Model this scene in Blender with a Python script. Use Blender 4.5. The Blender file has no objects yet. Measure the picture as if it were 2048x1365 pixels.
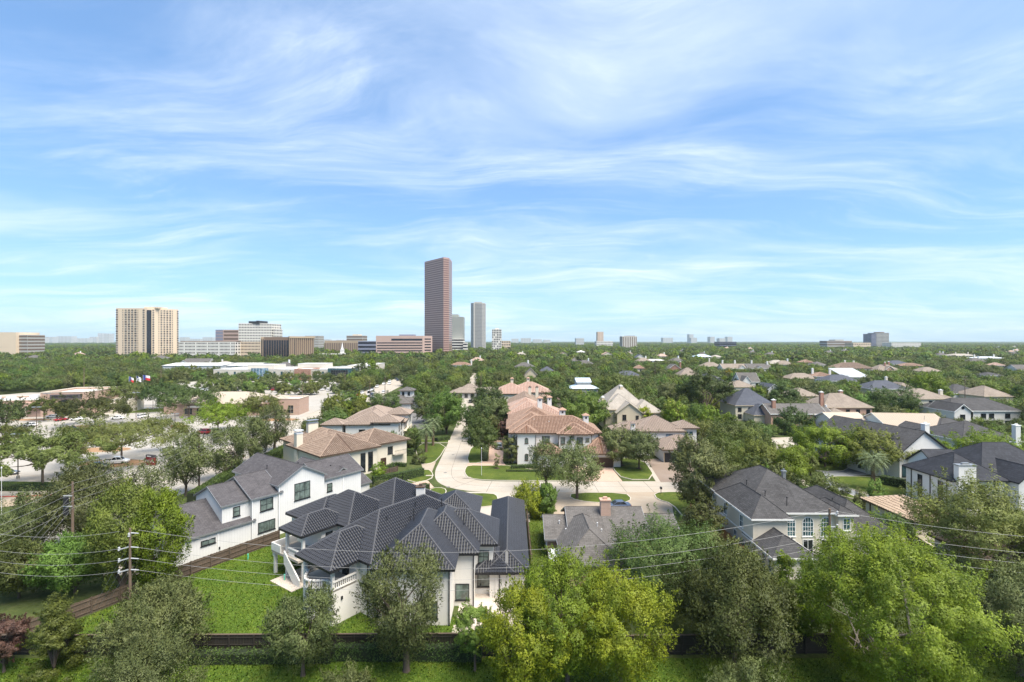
import bpy, math, random
import numpy as np
from mathutils import Vector, Matrix

R = math.radians
random.seed(7)
SC = bpy.context.scene
COL = SC.collection

# ------------------------------------------------------------------ camera, sky, sun, exposure
CAM_H = 32.0
FPX = 967.0                       # focal length in photograph pixels (2048 wide)
cam_d = bpy.data.cameras.new('camera')
cam_d.sensor_width = 36.0
cam_d.lens = 36.0 * FPX / 2048.0
cam_d.clip_start = 0.5
cam_d.clip_end = 60000.0
cam = bpy.data.objects.new('camera', cam_d)
COL.objects.link(cam)
cam.location = (0, 0, CAM_H)
cam.rotation_euler = (R(90), 0, 0)
SC.camera = cam

SUN_DIR = Vector((0.36, -0.30, 0.90)).normalized()        # towards the sun
SUN_EL = math.asin(SUN_DIR.z)
SUN_AZ = math.atan2(SUN_DIR.x, SUN_DIR.y)

world = bpy.data.worlds.new('World')
SC.world = world
world.use_nodes = True
wn = world.node_tree
wn.nodes.clear()
def wnode(t, **kw):
    n = wn.nodes.new(t)
    for k, v in kw.items():
        setattr(n, k, v)
    return n
def wlink(a, b):
    wn.links.new(a, b)
w_out = wnode('ShaderNodeOutputWorld')
w_bg = wnode('ShaderNodeBackground')
w_bg.inputs['Strength'].default_value = 0.094
w_sky = wnode('ShaderNodeTexSky', sky_type='NISHITA')
w_sky.sun_disc = False
w_sky.sun_elevation = SUN_EL
w_sky.sun_rotation = SUN_AZ
w_sky.altitude = 0
w_sky.air_density = 1.0
w_sky.dust_density = 0.6
w_sky.ozone_density = 1.6
tc = wnode('ShaderNodeTexCoord')
sep = wnode('ShaderNodeSeparateXYZ')
wlink(tc.outputs['Generated'], sep.inputs[0])
def wmath(op, a, b=None, clamp=False):
    n = wnode('ShaderNodeMath', operation=op)
    n.use_clamp = clamp
    for i, v in enumerate((a, b)):
        if v is None:
            continue
        if isinstance(v, (int, float)):
            n.inputs[i].default_value = v
        else:
            wlink(v, n.inputs[i])
    return n.outputs[0]
zc = wmath('MAXIMUM', sep.outputs['Z'], 0.0)
den = wmath('ADD', zc, 0.10)
cx_ = wmath('DIVIDE', sep.outputs['X'], den)
cy_ = wmath('DIVIDE', sep.outputs['Y'], den)
comb = wnode('ShaderNodeCombineXYZ')
wlink(cx_, comb.inputs[0]); wlink(cy_, comb.inputs[1])
def cloud_layer(scale, rotz, stretch, detail, dist, lo, hi, seed, rough=0.62):
    mp = wnode('ShaderNodeMapping')
    mp.inputs['Rotation'].default_value = (0, 0, rotz)
    mp.inputs['Scale'].default_value = stretch
    mp.inputs['Location'].default_value = (seed, seed * 0.37, seed * 1.7)
    wlink(comb.outputs[0], mp.inputs['Vector'])
    nz = wnode('ShaderNodeTexNoise')
    nz.inputs['Scale'].default_value = scale
    nz.inputs['Detail'].default_value = detail
    nz.inputs['Roughness'].default_value = rough
    nz.inputs['Distortion'].default_value = dist
    wlink(mp.outputs[0], nz.inputs['Vector'])
    mr = wnode('ShaderNodeMapRange', interpolation_type='SMOOTHSTEP')
    mr.inputs['From Min'].default_value = lo
    mr.inputs['From Max'].default_value = hi
    wlink(nz.outputs['Fac'], mr.inputs['Value'])
    return mr.outputs[0]
wz = wnode('ShaderNodeTexNoise'); wz.inputs['Scale'].default_value = 0.55; wz.inputs['Detail'].default_value = 2
wlink(comb.outputs[0], wz.inputs['Vector'])
wsub = wnode('ShaderNodeVectorMath', operation='SUBTRACT'); wlink(wz.outputs['Color'], wsub.inputs[0]); wsub.inputs[1].default_value = (0.5, 0.5, 0.5)
wscl = wnode('ShaderNodeVectorMath', operation='SCALE'); wlink(wsub.outputs[0], wscl.inputs[0]); wscl.inputs['Scale'].default_value = 1.5
wadd = wnode('ShaderNodeVectorMath', operation='ADD'); wlink(comb.outputs[0], wadd.inputs[0]); wlink(wscl.outputs[0], wadd.inputs[1])
comb = wadd
c_soft = cloud_layer(0.55, R(-12), (0.9, 1.4, 1), 6, 0.2, 0.40, 0.70, 13.3, 0.55)      # broad thin veil
c_wisp = cloud_layer(0.75, R(-28), (0.7, 2.6, 1), 9, 0.3, 0.44, 0.72, 4.1, 0.6)        # streaky cirrus
c_thin = cloud_layer(1.9, R(16), (0.6, 2.6, 1), 9, 0.4, 0.48, 0.80, 2.6, 0.62)
c_fine = cloud_layer(5.5, R(-22), (0.5, 2.2, 1), 11, 0.5, 0.34, 0.74, 8.8, 0.72)
wv = wmath('MULTIPLY', wmath('ADD', wmath('MULTIPLY', c_wisp, 0.52), wmath('MULTIPLY', c_thin, 0.34)), wmath('ADD', wmath('MULTIPLY', c_fine, 0.5), 0.58))
cl = wmath('ADD', wmath('MULTIPLY', c_soft, 0.48), wv, clamp=True)
CLOUD_NODE_VALUE = wmath('MULTIPLY', cl, 0.92)
mixc = wnode('ShaderNodeMix', data_type='RGBA')
tint = wnode('ShaderNodeMix', data_type='RGBA', blend_type='MULTIPLY')      # the photograph's saturated blue
tint.inputs[0].default_value = 1.0
tint.inputs[7].default_value = (0.83, 1.20, 1.62, 1)
w_gam = wnode('ShaderNodeGamma'); w_gam.inputs['Gamma'].default_value = 0.6
wlink(w_sky.outputs[0], w_gam.inputs['Color']); wlink(w_gam.outputs[0], tint.inputs[6])
wlink(CLOUD_NODE_VALUE, mixc.inputs[0])
wlink(tint.outputs[2], mixc.inputs[6])
mixc.inputs[7].default_value = (4.0, 4.5, 5.15, 1)
wlink(mixc.outputs[2], w_bg.inputs['Color'])
wlink(w_bg.outputs[0], w_out.inputs['Surface'])

sun_d = bpy.data.lights.new('sun', 'SUN')
sun_d.energy = 3.1
sun_d.angle = R(40)
sun_d.color = (1.0, 0.915, 0.79)
sun = bpy.data.objects.new('sun', sun_d)
COL.objects.link(sun)
sun.rotation_euler = (-SUN_DIR).to_track_quat('-Z', 'Y').to_euler()
sun.location = (0, 0, 300)

SC.view_settings.view_transform = 'Standard'
SC.view_settings.look = 'None'
SC.view_settings.gamma = 1
SC.view_settings.use_curve_mapping = False
SC.view_settings.exposure = 1.47
SC.render.engine = 'CYCLES'
SC.cycles.use_denoising = True
SC.cycles.max_bounces = 6
SC.cycles.diffuse_bounces = 3
SC.cycles.transparent_max_bounces = 6
SC.cycles.volume_bounces = 1

# ------------------------------------------------------------------ measuring helpers
def P(px, py, z=0.0):
    """world point at height z that the photograph shows at pixel (px, py)"""
    Y = (CAM_H - z) * FPX / (py - 682.5)
    return ((px - 1024) * Y / FPX, Y, z)
def PD(px, py, Y):
    return ((px - 1024) * Y / FPX, Y, CAM_H - (py - 682.5) * Y / FPX)
def proj(x, y, z):
    return (1024 + x * FPX / y, 682.5 + (CAM_H - z) * FPX / y)

# ------------------------------------------------------------------ materials
MATS = {}
def new_mat(name):
    m = bpy.data.materials.new(name)
    m.use_nodes = True
    MATS[name] = m
    nt = m.node_tree
    b = nt.nodes['Principled BSDF']
    return m, nt, b
def N(nt, t, **kw):
    n = nt.nodes.new(t)
    for k, v in kw.items():
        setattr(n, k, v)
    return n
def mixcol(nt, fac, a, b, blend='MIX'):
    n = N(nt, 'ShaderNodeMix', data_type='RGBA', blend_type=blend)
    for i, v in ((0, fac), (6, a), (7, b)):
        if isinstance(v, (int, float)):
            n.inputs[i].default_value = v
        elif isinstance(v, tuple):
            n.inputs[i].default_value = (*v[:3], 1)
        else:
            nt.links.new(v, n.inputs[i])
    return n.outputs[2]
def noise_fac(nt, vec, scale, detail=4, rough=0.6, lo=0.3, hi=0.7, dist=0.0, stretch=None):
    if stretch:
        mp = N(nt, 'ShaderNodeMapping'); mp.inputs['Scale'].default_value = stretch
        nt.links.new(vec, mp.inputs['Vector']); vec = mp.outputs[0]
    n = N(nt, 'ShaderNodeTexNoise')
    n.inputs['Scale'].default_value = scale
    n.inputs['Detail'].default_value = detail
    n.inputs['Roughness'].default_value = rough
    n.inputs['Distortion'].default_value = dist
    nt.links.new(vec, n.inputs['Vector'])
    mr = N(nt, 'ShaderNodeMapRange')
    mr.inputs['From Min'].default_value = lo
    mr.inputs['From Max'].default_value = hi
    nt.links.new(n.outputs['Fac'], mr.inputs['Value'])
    return mr.outputs[0], n.outputs['Fac']
def bump(nt, b, h, strength=0.3, dist=0.05):
    n = N(nt, 'ShaderNodeBump')
    n.inputs['Strength'].default_value = strength
    n.inputs['Distance'].default_value = dist
    nt.links.new(h, n.inputs['Height'])
    nt.links.new(n.outputs[0], b.inputs['Normal'])
def plain(name, c, rough=0.7, var=0.12, scale=0.6, metallic=0.0, spec=0.4, fine=None, bumps=0.0, streak=False):
    """base colour with large soft blotches and fine grain"""
    m, nt, b = new_mat(name)
    t = N(nt, 'ShaderNodeTexCoord')
    g = N(nt, 'ShaderNodeNewGeometry')
    vec = g.outputs['Position']
    f1, _ = noise_fac(nt, vec, scale, 5, 0.65, 0.25, 0.75, 0.4)
    lo = tuple(v * (1 - var) for v in c); hi = tuple(min(1, v * (1 + var)) for v in c)
    col = mixcol(nt, f1, lo, hi)
    f2, raw = noise_fac(nt, vec, fine or scale * 14, 4, 0.7, 0.3, 0.7)
    col = mixcol(nt, f2, col, tuple(v * (1 - var * 0.9) for v in c), 'MIX') if var > 0.001 else col
    if streak:
        f3, _ = noise_fac(nt, vec, 1.3, 5, 0.7, 0.48, 0.85, 0.2, (1, 1, 0.09))
        col = mixcol(nt, wmul(nt, f3, 0.28), col, tuple(v * 0.62 for v in c))
    nt.links.new(col, b.inputs['Base Color'])
    b.inputs['Roughness'].default_value = rough
    b.inputs['Metallic'].default_value = metallic
    b.inputs['Specular IOR Level'].default_value = spec
    if bumps:
        bump(nt, b, raw, bumps, 0.03)
    return m
def wmul(nt, a, k):
    n = N(nt, 'ShaderNodeMath', operation='MULTIPLY')
    nt.links.new(a, n.inputs[0]); n.inputs[1].default_value = k
    return n.outputs[0]

def shingle(name, c, c2, course=0.28, rough=0.9):
    """asphalt shingles: courses and tabs in roof-plane metres (UV), with weathering"""
    m, nt, b = new_mat(name)
    uv = N(nt, 'ShaderNodeUVMap'); uv.uv_map = 'uv'
    br = N(nt, 'ShaderNodeTexBrick')
    br.inputs['Scale'].default_value = 1.0
    br.inputs['Brick Width'].default_value = 0.62
    br.inputs['Row Height'].default_value = course
    br.inputs['Mortar Size'].default_value = 0.022
    br.inputs['Bias'].default_value = 0.0
    br.inputs['Color1'].default_value = (*c, 1)
    br.inputs['Color2'].default_value = (*c2, 1)
    br.inputs['Mortar'].default_value = (*[v * 0.45 for v in c], 1)
    nt.links.new(uv.outputs[0], br.inputs['Vector'])
    g = N(nt, 'ShaderNodeNewGeometry')
    f1, _ = noise_fac(nt, g.outputs['Position'], 0.35, 5, 0.65, 0.3, 0.7, 0.5)
    col = mixcol(nt, wmul(nt, f1, 0.35), br.outputs['Color'], tuple(v * 1.5 for v in c2))
    f2, _ = noise_fac(nt, uv.outputs[0], 0.9, 5, 0.7, 0.5, 0.8, 0.3, (1.6, 0.16, 1))
    col = mixcol(nt, wmul(nt, f2, 0.6), col, tuple(v * 0.5 for v in c))
    f3, raw = noise_fac(nt, uv.outputs[0], 7.0, 3, 0.7, 0.3, 0.7)
    col = mixcol(nt, wmul(nt, f3, 0.45), col, tuple(v * 0.6 for v in c))
    nt.links.new(col, b.inputs['Base Color'])
    b.inputs['Roughness'].default_value = rough
    b.inputs['Specular IOR Level'].default_value = 0.25
    bump(nt, b, br.outputs['Fac'], -0.4, 0.02)
    return m
def tile_mat(name, cols, rough=0.75, spec=0.4, cell=2.2):
    """clay or concrete barrel tiles: colour differs from tile to tile"""
    m, nt, b = new_mat(name)
    uv = N(nt, 'ShaderNodeUVMap'); uv.uv_map = 'uv'
    v = N(nt, 'ShaderNodeTexVoronoi'); v.inputs['Scale'].default_value = cell
    nt.links.new(uv.outputs[0], v.inputs['Vector'])
    sx = N(nt, 'ShaderNodeSeparateColor'); nt.links.new(v.outputs['Color'], sx.inputs[0])
    cr = N(nt, 'ShaderNodeValToRGB')
    el = cr.color_ramp.elements
    el[0].position = 0.0; el[0].color = (*cols[0], 1)
    el[1].position = 1.0; el[1].color = (*cols[-1], 1)
    for i, c in enumerate(cols[1:-1]):
        e = el.new((i + 1) / (len(cols) - 1)); e.color = (*c, 1)
    nt.links.new(sx.outputs[0], cr.inputs[0])
    g = N(nt, 'ShaderNodeNewGeometry')
    f1, _ = noise_fac(nt, g.outputs['Position'], 0.4, 5, 0.7, 0.35, 0.75, 0.5)
    col = mixcol(nt, wmul(nt, f1, 0.4), cr.outputs[0], tuple(x * 0.6 for x in cols[0]))
    nt.links.new(col, b.inputs['Base Color'])
    b.inputs['Roughness'].default_value = rough
    b.inputs['Specular IOR Level'].default_value = spec
    return m
def glass_mat(name, c, rough=0.06, spec=0.6, var=0.5, cell=0.0):
    m, nt, b = new_mat(name)
    g = N(nt, 'ShaderNodeNewGeometry')
    f1, _ = noise_fac(nt, g.outputs['Position'], 0.9, 3, 0.6, 0.35, 0.65)
    col = mixcol(nt, f1, tuple(v * (1 - var) for v in c), tuple(v * (1 + var) for v in c))
    if cell:
        r = N(nt, 'ShaderNodeNewGeometry')
        col = mixcol(nt, wmul(nt, r.outputs['Random Per Island'], cell), col, (0.42, 0.38, 0.32))
    nt.links.new(col, b.inputs['Base Color'])
    b.inputs['Roughness'].default_value = rough
    b.inputs['Specular IOR Level'].default_value = spec
    return m
def leaf_mat(name, dark, mid, light, trans=0.25, objvar=0.5):
    """foliage: colour by leaf (tint attribute) and by tree; a little light passes through"""
    m, nt, b = new_mat(name)
    at = N(nt, 'ShaderNodeAttribute'); at.attribute_name = 'tint'
    oi = N(nt, 'ShaderNodeObjectInfo')
    col = mixcol(nt, at.outputs['Fac'], dark, mid)
    g = N(nt, 'ShaderNodeNewGeometry')
    f, _ = noise_fac(nt, g.outputs['Position'], 0.55, 4, 0.7, 0.35, 0.7)
    col = mixcol(nt, wmul(nt, f, 0.55), col, light)
    h = N(nt, 'ShaderNodeHueSaturation')
    nt.links.new(col, h.inputs['Color'])
    mr = N(nt, 'ShaderNodeMapRange'); mr.inputs['To Min'].default_value = 1 - 0.35 * objvar; mr.inputs['To Max'].default_value = 1 + 0.42 * objvar
    nt.links.new(oi.outputs['Random'], mr.inputs['Value']); nt.links.new(mr.outputs[0], h.inputs['Value'])
    mul = N(nt, 'ShaderNodeMath', operation='MULTIPLY'); mul.inputs[1].default_value = 7.13
    nt.links.new(oi.outputs['Random'], mul.inputs[0])
    fr = N(nt, 'ShaderNodeMath', operation='FRACT'); nt.links.new(mul.outputs[0], fr.inputs[0])
    mr2 = N(nt, 'ShaderNodeMapRange'); mr2.inputs['To Min'].default_value = 0.5 - 0.035 * objvar; mr2.inputs['To Max'].default_value = 0.5 + 0.03 * objvar
    nt.links.new(fr.outputs[0], mr2.inputs['Value']); nt.links.new(mr2.outputs[0], h.inputs['Hue'])
    nt.links.new(h.outputs[0], b.inputs['Base Color'])
    b.inputs['Roughness'].default_value = 0.55
    b.inputs['Specular IOR Level'].default_value = 0.3
    tr = N(nt, 'ShaderNodeBsdfTranslucent')
    nt.links.new(h.outputs[0], tr.inputs['Color'])
    ms = N(nt, 'ShaderNodeMixShader'); ms.inputs[0].default_value = trans
    out = nt.nodes['Material Output']
    nt.links.new(b.outputs[0], ms.inputs[1]); nt.links.new(tr.outputs[0], ms.inputs[2])
    nt.links.new(ms.outputs[0], out.inputs['Surface'])
    return m
def grass_mat(name, c1, c2, c3, fine=9.0):
    m, nt, b = new_mat(name)
    g = N(nt, 'ShaderNodeNewGeometry')
    v = g.outputs['Position']
    f1, _ = noise_fac(nt, v, 0.16, 6, 0.7, 0.38, 0.62, 0.8)
    col = mixcol(nt, f1, tuple(x * 0.8 for x in c1), c2)
    f2, raw = noise_fac(nt, v, fine, 5, 0.75, 0.32, 0.68, 0.2)
    col = mixcol(nt, wmul(nt, f2, 0.6), col, tuple(x * 0.45 for x in c1))
    f3, raw3 = noise_fac(nt, v, 0.35, 6, 0.75, 0.52, 0.74, 1.2)
    col = mixcol(nt, wmul(nt, f3, 0.75), col, c3)
    f5, _ = noise_fac(nt, v, 2.4, 5, 0.75, 0.4, 0.62, 0.5)
    col = mixcol(nt, wmul(nt, f5, 0.4), col, tuple(x * 0.55 for x in c1))
    nt.links.new(col, b.inputs['Base Color'])
    b.inputs['Roughness'].default_value = 0.9
    b.inputs['Specular IOR Level'].default_value = 0.15
    bump(nt, b, raw, 0.9, 0.12)
    return m
def concrete_mat(name, c, stain=(0.5, 0.42, 0.33), amt=0.35):
    m, nt, b = new_mat(name)
    g = N(nt, 'ShaderNodeNewGeometry')
    v = g.outputs['Position']
    f1, _ = noise_fac(nt, v, 0.12, 6, 0.7, 0.35, 0.7, 0.8)
    col = mixcol(nt, wmul(nt, f1, amt), c, tuple(c[i] * stain[i] * 1.5 for i in range(3)))
    f2, _ = noise_fac(nt, v, 1.7, 5, 0.7, 0.5, 0.8, 1.2)
    col = mixcol(nt, wmul(nt, f2, amt * 0.8), col, tuple(x * 0.66 for x in c))
    f3, raw = noise_fac(nt, v, 18, 3, 0.7, 0.3, 0.7)
    col = mixcol(nt, wmul(nt, f3, 0.18), col, tuple(x * 0.6 for x in c))
    f4, _ = noise_fac(nt, v, 0.5, 6, 0.75, 0.56, 0.66, 2.5, (1, 0.12, 1))
    col = mixcol(nt, wmul(nt, f4, amt * 0.45), col, tuple(x * 0.7 for x in c))
    nt.links.new(col, b.inputs['Base Color'])
    b.inputs['Roughness'].default_value = 0.85
    b.inputs['Specular IOR Level'].default_value = 0.25
    bump(nt, b, raw, 0.15, 0.01)
    return m
def brick_mat(name, c1, c2, mortar, w=0.22, h=0.075):
    m, nt, b = new_mat(name)
    uv = N(nt, 'ShaderNodeUVMap'); uv.uv_map = 'uv'
    br = N(nt, 'ShaderNodeTexBrick')
    br.inputs['Scale'].default_value = 1.0
    br.inputs['Brick Width'].default_value = w
    br.inputs['Row Height'].default_value = h
    br.inputs['Mortar Size'].default_value = 0.008
    br.inputs['Color1'].default_value = (*c1, 1); br.inputs['Color2'].default_value = (*c2, 1); br.inputs['Mortar'].default_value = (*mortar, 1)
    nt.links.new(uv.outputs[0], br.inputs['Vector'])
    g = N(nt, 'ShaderNodeNewGeometry')
    f1, _ = noise_fac(nt, g.outputs['Position'], 0.5, 5, 0.7, 0.35, 0.75, 0.5)
    col = mixcol(nt, wmul(nt, f1, 0.4), br.outputs['Color'], tuple(x * 0.7 for x in c1))
    nt.links.new(col, b.inputs['Base Color'])
    b.inputs['Roughness'].default_value = 0.9
    return m
def board_mat(name, c, pitch=0.4, dark=0.7):
    """vertical board joints in wall metres"""
    m, nt, b = new_mat(name)
    uv = N(nt, 'ShaderNodeUVMap'); uv.uv_map = 'uv'
    sx = N(nt, 'ShaderNodeSeparateXYZ'); nt.links.new(uv.outputs[0], sx.inputs[0])
    mo = N(nt, 'ShaderNodeMath', operation='PINGPONG'); nt.links.new(sx.outputs[0], mo.inputs[0]); mo.inputs[1].default_value = pitch / 2
    lt = N(nt, 'ShaderNodeMath', operation='LESS_THAN'); nt.links.new(mo.outputs[0], lt.inputs[0]); lt.inputs[1].default_value = 0.02
    g = N(nt, 'ShaderNodeNewGeometry')
    f1, _ = noise_fac(nt, g.outputs['Position'], 0.5, 5, 0.65, 0.3, 0.75, 0.4)
    col = mixcol(nt, f1, c, tuple(v * 0.9 for v in c))
    f3, _ = noise_fac(nt, g.outputs['Position'], 1.1, 5, 0.7, 0.55, 0.9, 0.2, (1, 1, 0.08))
    col = mixcol(nt, wmul(nt, f3, 0.3), col, tuple(v * 0.65 for v in c))
    col = mixcol(nt, wmul(nt, lt.outputs[0], 0.5), col, tuple(v * dark for v in c))
    nt.links.new(col, b.inputs['Base Color'])
    b.inputs['Roughness'].default_value = 0.7
    bump(nt, b, lt.outputs[0], 0.5, 0.02)
    return m

plain('stucco_white', (0.69, 0.67, 0.63), 0.85, 0.04, 0.3, streak=True)
plain('stucco_cream', (0.65, 0.59, 0.48), 0.85, 0.05, 0.3, streak=True)
plain('stucco_tan', (0.60, 0.50, 0.36), 0.85, 0.06, 0.3, streak=True)
plain('stucco_grey', (0.48, 0.46, 0.43), 0.85, 0.06, 0.3, streak=True)
plain('limestone', (0.62, 0.55, 0.42), 0.85, 0.1, 0.8, streak=True)
board_mat('board_white', (0.69, 0.685, 0.67))
brick_mat('brick_white', (0.72, 0.71, 0.68), (0.66, 0.65, 0.62), (0.58, 0.57, 0.54))
brick_mat('brick_red', (0.36, 0.15, 0.09), (0.27, 0.11, 0.07), (0.45, 0.40, 0.34))
brick_mat('brick_pink', (0.52, 0.30, 0.21), (0.43, 0.24, 0.17), (0.50, 0.43, 0.36))
brick_mat('brick_salmon', (0.46, 0.31, 0.24), (0.41, 0.275, 0.215), (0.47, 0.39, 0.32), 0.4, 0.2)
brick_mat('paver_pink', (0.52, 0.36, 0.27), (0.44, 0.30, 0.23), (0.36, 0.29, 0.24), 0.3, 0.2)
brick_mat('stone_patio', (0.58, 0.50, 0.42), (0.50, 0.44, 0.38), (0.42, 0.37, 0.32), 0.5, 0.4)
plain('trim_white', (0.8, 0.8, 0.78), 0.5, 0.03, 0.5)
plain('trim_black', (0.02, 0.021, 0.024), 0.45, 0.2, 0.8)
plain('trim_brown', (0.09, 0.06, 0.04), 0.6, 0.15, 0.8)
plain('trim_tan', (0.50, 0.41, 0.29), 0.6, 0.05, 0.5)
plain('gutter_white', (0.74, 0.73, 0.70), 0.5, 0.05, 0.6)
plain('metal_grey', (0.35, 0.36, 0.37), 0.4, 0.1, 0.8, metallic=0.6)
plain('metal_white', (0.58, 0.59, 0.60), 0.35, 0.04, 0.5)
plain('metal_pale', (0.36, 0.38, 0.40), 0.5, 0.06, 0.5)
plain('metal_blue', (0.52, 0.63, 0.74), 0.35, 0.06, 0.5)
plain('roof_tan_metal', (0.43, 0.35, 0.27), 0.5, 0.05, 0.4)
plain('roof_white', (0.58, 0.57, 0.545), 0.8, 0.08, 0.15, fine=2.0)
plain('roof_tan', (0.40, 0.34, 0.27), 0.85, 0.1, 0.2, fine=2.0)
plain('door_black', (0.016, 0.017, 0.02), 0.4, 0.1, 1.0)
plain('door_brown', (0.06, 0.035, 0.022), 0.5, 0.2, 1.0)
plain('soil', (0.06, 0.038, 0.024), 0.95, 0.35, 0.8, bumps=0.4)
plain('mulch', (0.32, 0.19, 0.10), 0.95, 0.25, 0.6, bumps=0.4)
plain('wood_pole', (0.17, 0.12, 0.085), 0.85, 0.25, 0.8, fine=9)
plain('wood_fence', (0.13, 0.095, 0.07), 0.9, 0.35, 0.5, fine=6, streak=True)
plain('wood_fence_dark', (0.035, 0.03, 0.023), 0.9, 0.35, 0.5, fine=6, streak=True)
plain('wood_new', (0.46, 0.24, 0.11), 0.8, 0.2, 0.5, fine=6, streak=True)
plain('wire', (0.26, 0.26, 0.26), 0.5, 0.05, 0.5)
plain('wire_dark', (0.05, 0.05, 0.05), 0.6, 0.05, 0.5)
plain('insulator', (0.40, 0.41, 0.42), 0.3, 0.05, 0.8)
plain('bark', (0.11, 0.085, 0.065), 0.9, 0.3, 0.8, fine=7, bumps=0.6)
plain('bark_pale', (0.30, 0.26, 0.21), 0.9, 0.3, 0.8, fine=7, bumps=0.6)
plain('palm_bark', (0.20, 0.14, 0.09), 0.95, 0.3, 2.0, fine=9, bumps=0.8)
plain('kerb', (0.52, 0.47, 0.40), 0.9, 0.15, 0.3)
plain('kerb_red', (0.48, 0.10, 0.07), 0.8, 0.15, 0.5)
plain('joint', (0.13, 0.115, 0.10), 0.95, 0.2, 0.6)
plain('paint_white', (0.72, 0.71, 0.68), 0.7, 0.12, 0.4)
plain('tyre', (0.02, 0.02, 0.021), 0.8, 0.1, 1.0)
plain('rim', (0.45, 0.46, 0.47), 0.3, 0.05, 1.0, metallic=0.8)
plain('head_lamp', (0.75, 0.77, 0.78), 0.15, 0.02, 1.0)
plain('tail_lamp', (0.42, 0.02, 0.02), 0.2, 0.05, 1.0)
plain('sign_red', (0.30, 0.018, 0.022), 0.5, 0.08, 0.8)
plain('sign_dark', (0.09, 0.08, 0.085), 0.5, 0.08, 0.8)
plain('sign_white', (0.8, 0.8, 0.78), 0.5, 0.02, 0.8)
plain('awning_teal', (0.12, 0.42, 0.38), 0.7, 0.08, 0.8)
plain('pipe_green', (0.10, 0.50, 0.35), 0.5, 0.05, 1.0)
plain('sign_stop', (0.32, 0.10, 0.05), 0.5, 0.05, 1.0)
plain('flag_red', (0.55, 0.03, 0.04), 0.8, 0.05, 1.0)
plain('flag_white', (0.75, 0.75, 0.77), 0.8, 0.05, 1.0)
plain('flag_blue', (0.03, 0.05, 0.22), 0.8, 0.05, 1.0)
plain('gravel_roof', (0.34, 0.31, 0.27), 0.95, 0.15, 0.4, fine=3)
plain('asphalt', (0.16, 0.155, 0.15), 0.9, 0.2, 0.15, fine=3)
concrete_mat('concrete_road', (0.40, 0.368, 0.318), amt=0.5)
concrete_mat('concrete_lot', (0.37, 0.352, 0.32), amt=0.35)
concrete_mat('concrete_drive', (0.37, 0.315, 0.25), amt=0.55)
concrete_mat('concrete_dark', (0.25, 0.20, 0.165), amt=0.5)
concrete_mat('concrete_walk', (0.41, 0.375, 0.325), amt=0.3)
concrete_mat('concrete_wall', (0.60, 0.56, 0.49), amt=0.25)
plain('slate_path', (0.19, 0.20, 0.21), 0.8, 0.15, 0.8)
grass_mat('lawn', (0.075, 0.115, 0.018), (0.118, 0.158, 0.026), (0.185, 0.185, 0.042))
grass_mat('lawn_near', (0.060, 0.115, 0.012), (0.100, 0.165, 0.017), (0.18, 0.19, 0.025), 4.0)
grass_mat('ground', (0.065, 0.090, 0.026), (0.095, 0.12, 0.036), (0.12, 0.11, 0.055), 1.2)
grass_mat('ground_far', (0.035, 0.060, 0.025), (0.06, 0.085, 0.035), (0.05, 0.075, 0.03), 0.05)
shingle('shingle_charcoal', (0.046, 0.045, 0.046), (0.085, 0.083, 0.085))
shingle('shingle_black', (0.030, 0.031, 0.036), (0.05, 0.051, 0.058))
shingle('shingle_mauve', (0.060, 0.056, 0.060), (0.102, 0.096, 0.101))
shingle('shingle_grey', (0.095, 0.088, 0.083), (0.15, 0.14, 0.132))
shingle('shingle_brown', (0.20, 0.165, 0.135), (0.28, 0.235, 0.195))
shingle('shingle_tan', (0.30, 0.27, 0.235), (0.38, 0.345, 0.30))
shingle('shingle_blue', (0.060, 0.066, 0.085), (0.10, 0.108, 0.13))
shingle('slate_black', (0.020, 0.022, 0.028), (0.04, 0.043, 0.053), 0.45, 0.8)
tile_mat('tile_black', [(0.020, 0.022, 0.030), (0.030, 0.033, 0.043), (0.024, 0.026, 0.035)], 0.45, 0.4)
plain('tile_black_cap', (0.085, 0.085, 0.09), 0.5, 0.15, 0.8)
plain('tile_black_pan', (0.13, 0.13, 0.13), 0.75, 0.1, 0.9)
tile_mat('tile_terracotta', [(0.25, 0.158, 0.112), (0.325, 0.216, 0.158), (0.20, 0.126, 0.09), (0.385, 0.272, 0.205)])
tile_mat('tile_pink', [(0.36, 0.25, 0.20), (0.42, 0.305, 0.25), (0.32, 0.215, 0.17)])
tile_mat('tile_tan', [(0.205, 0.145, 0.106), (0.27, 0.198, 0.15), (0.155, 0.105, 0.077), (0.325, 0.25, 0.195)])
tile_mat('tile_taupe', [(0.26, 0.20, 0.16), (0.33, 0.26, 0.21), (0.22, 0.17, 0.14)])
tile_mat('tile_buff', [(0.40, 0.30, 0.21), (0.46, 0.35, 0.26), (0.33, 0.24, 0.165)])
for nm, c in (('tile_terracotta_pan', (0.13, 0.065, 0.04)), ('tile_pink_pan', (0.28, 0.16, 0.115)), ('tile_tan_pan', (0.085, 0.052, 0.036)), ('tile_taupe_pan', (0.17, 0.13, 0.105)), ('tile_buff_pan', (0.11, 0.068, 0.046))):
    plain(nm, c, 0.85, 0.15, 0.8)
for nm, c in (('tile_terracotta_cap', (0.34, 0.215, 0.155)), ('tile_pink_cap', (0.38, 0.235, 0.17)), ('tile_tan_cap', (0.28, 0.205, 0.155)), ('tile_taupe_cap', (0.20, 0.155, 0.13)), ('tile_buff_cap', (0.42, 0.32, 0.24))):
    plain(nm, c, 0.8, 0.12, 0.8)
glass_mat('glass_dark', (0.020, 0.024, 0.028))
glass_mat('glass_green', (0.12, 0.155, 0.14), 0.10)
glass_mat('glass_teal', (0.045, 0.10, 0.115), 0.06)
glass_mat('glass_blue', (0.15, 0.24, 0.32), 0.08)
glass_mat('glass_tower', (0.17, 0.10, 0.085), 0.10, 0.5, 0.15)
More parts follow.
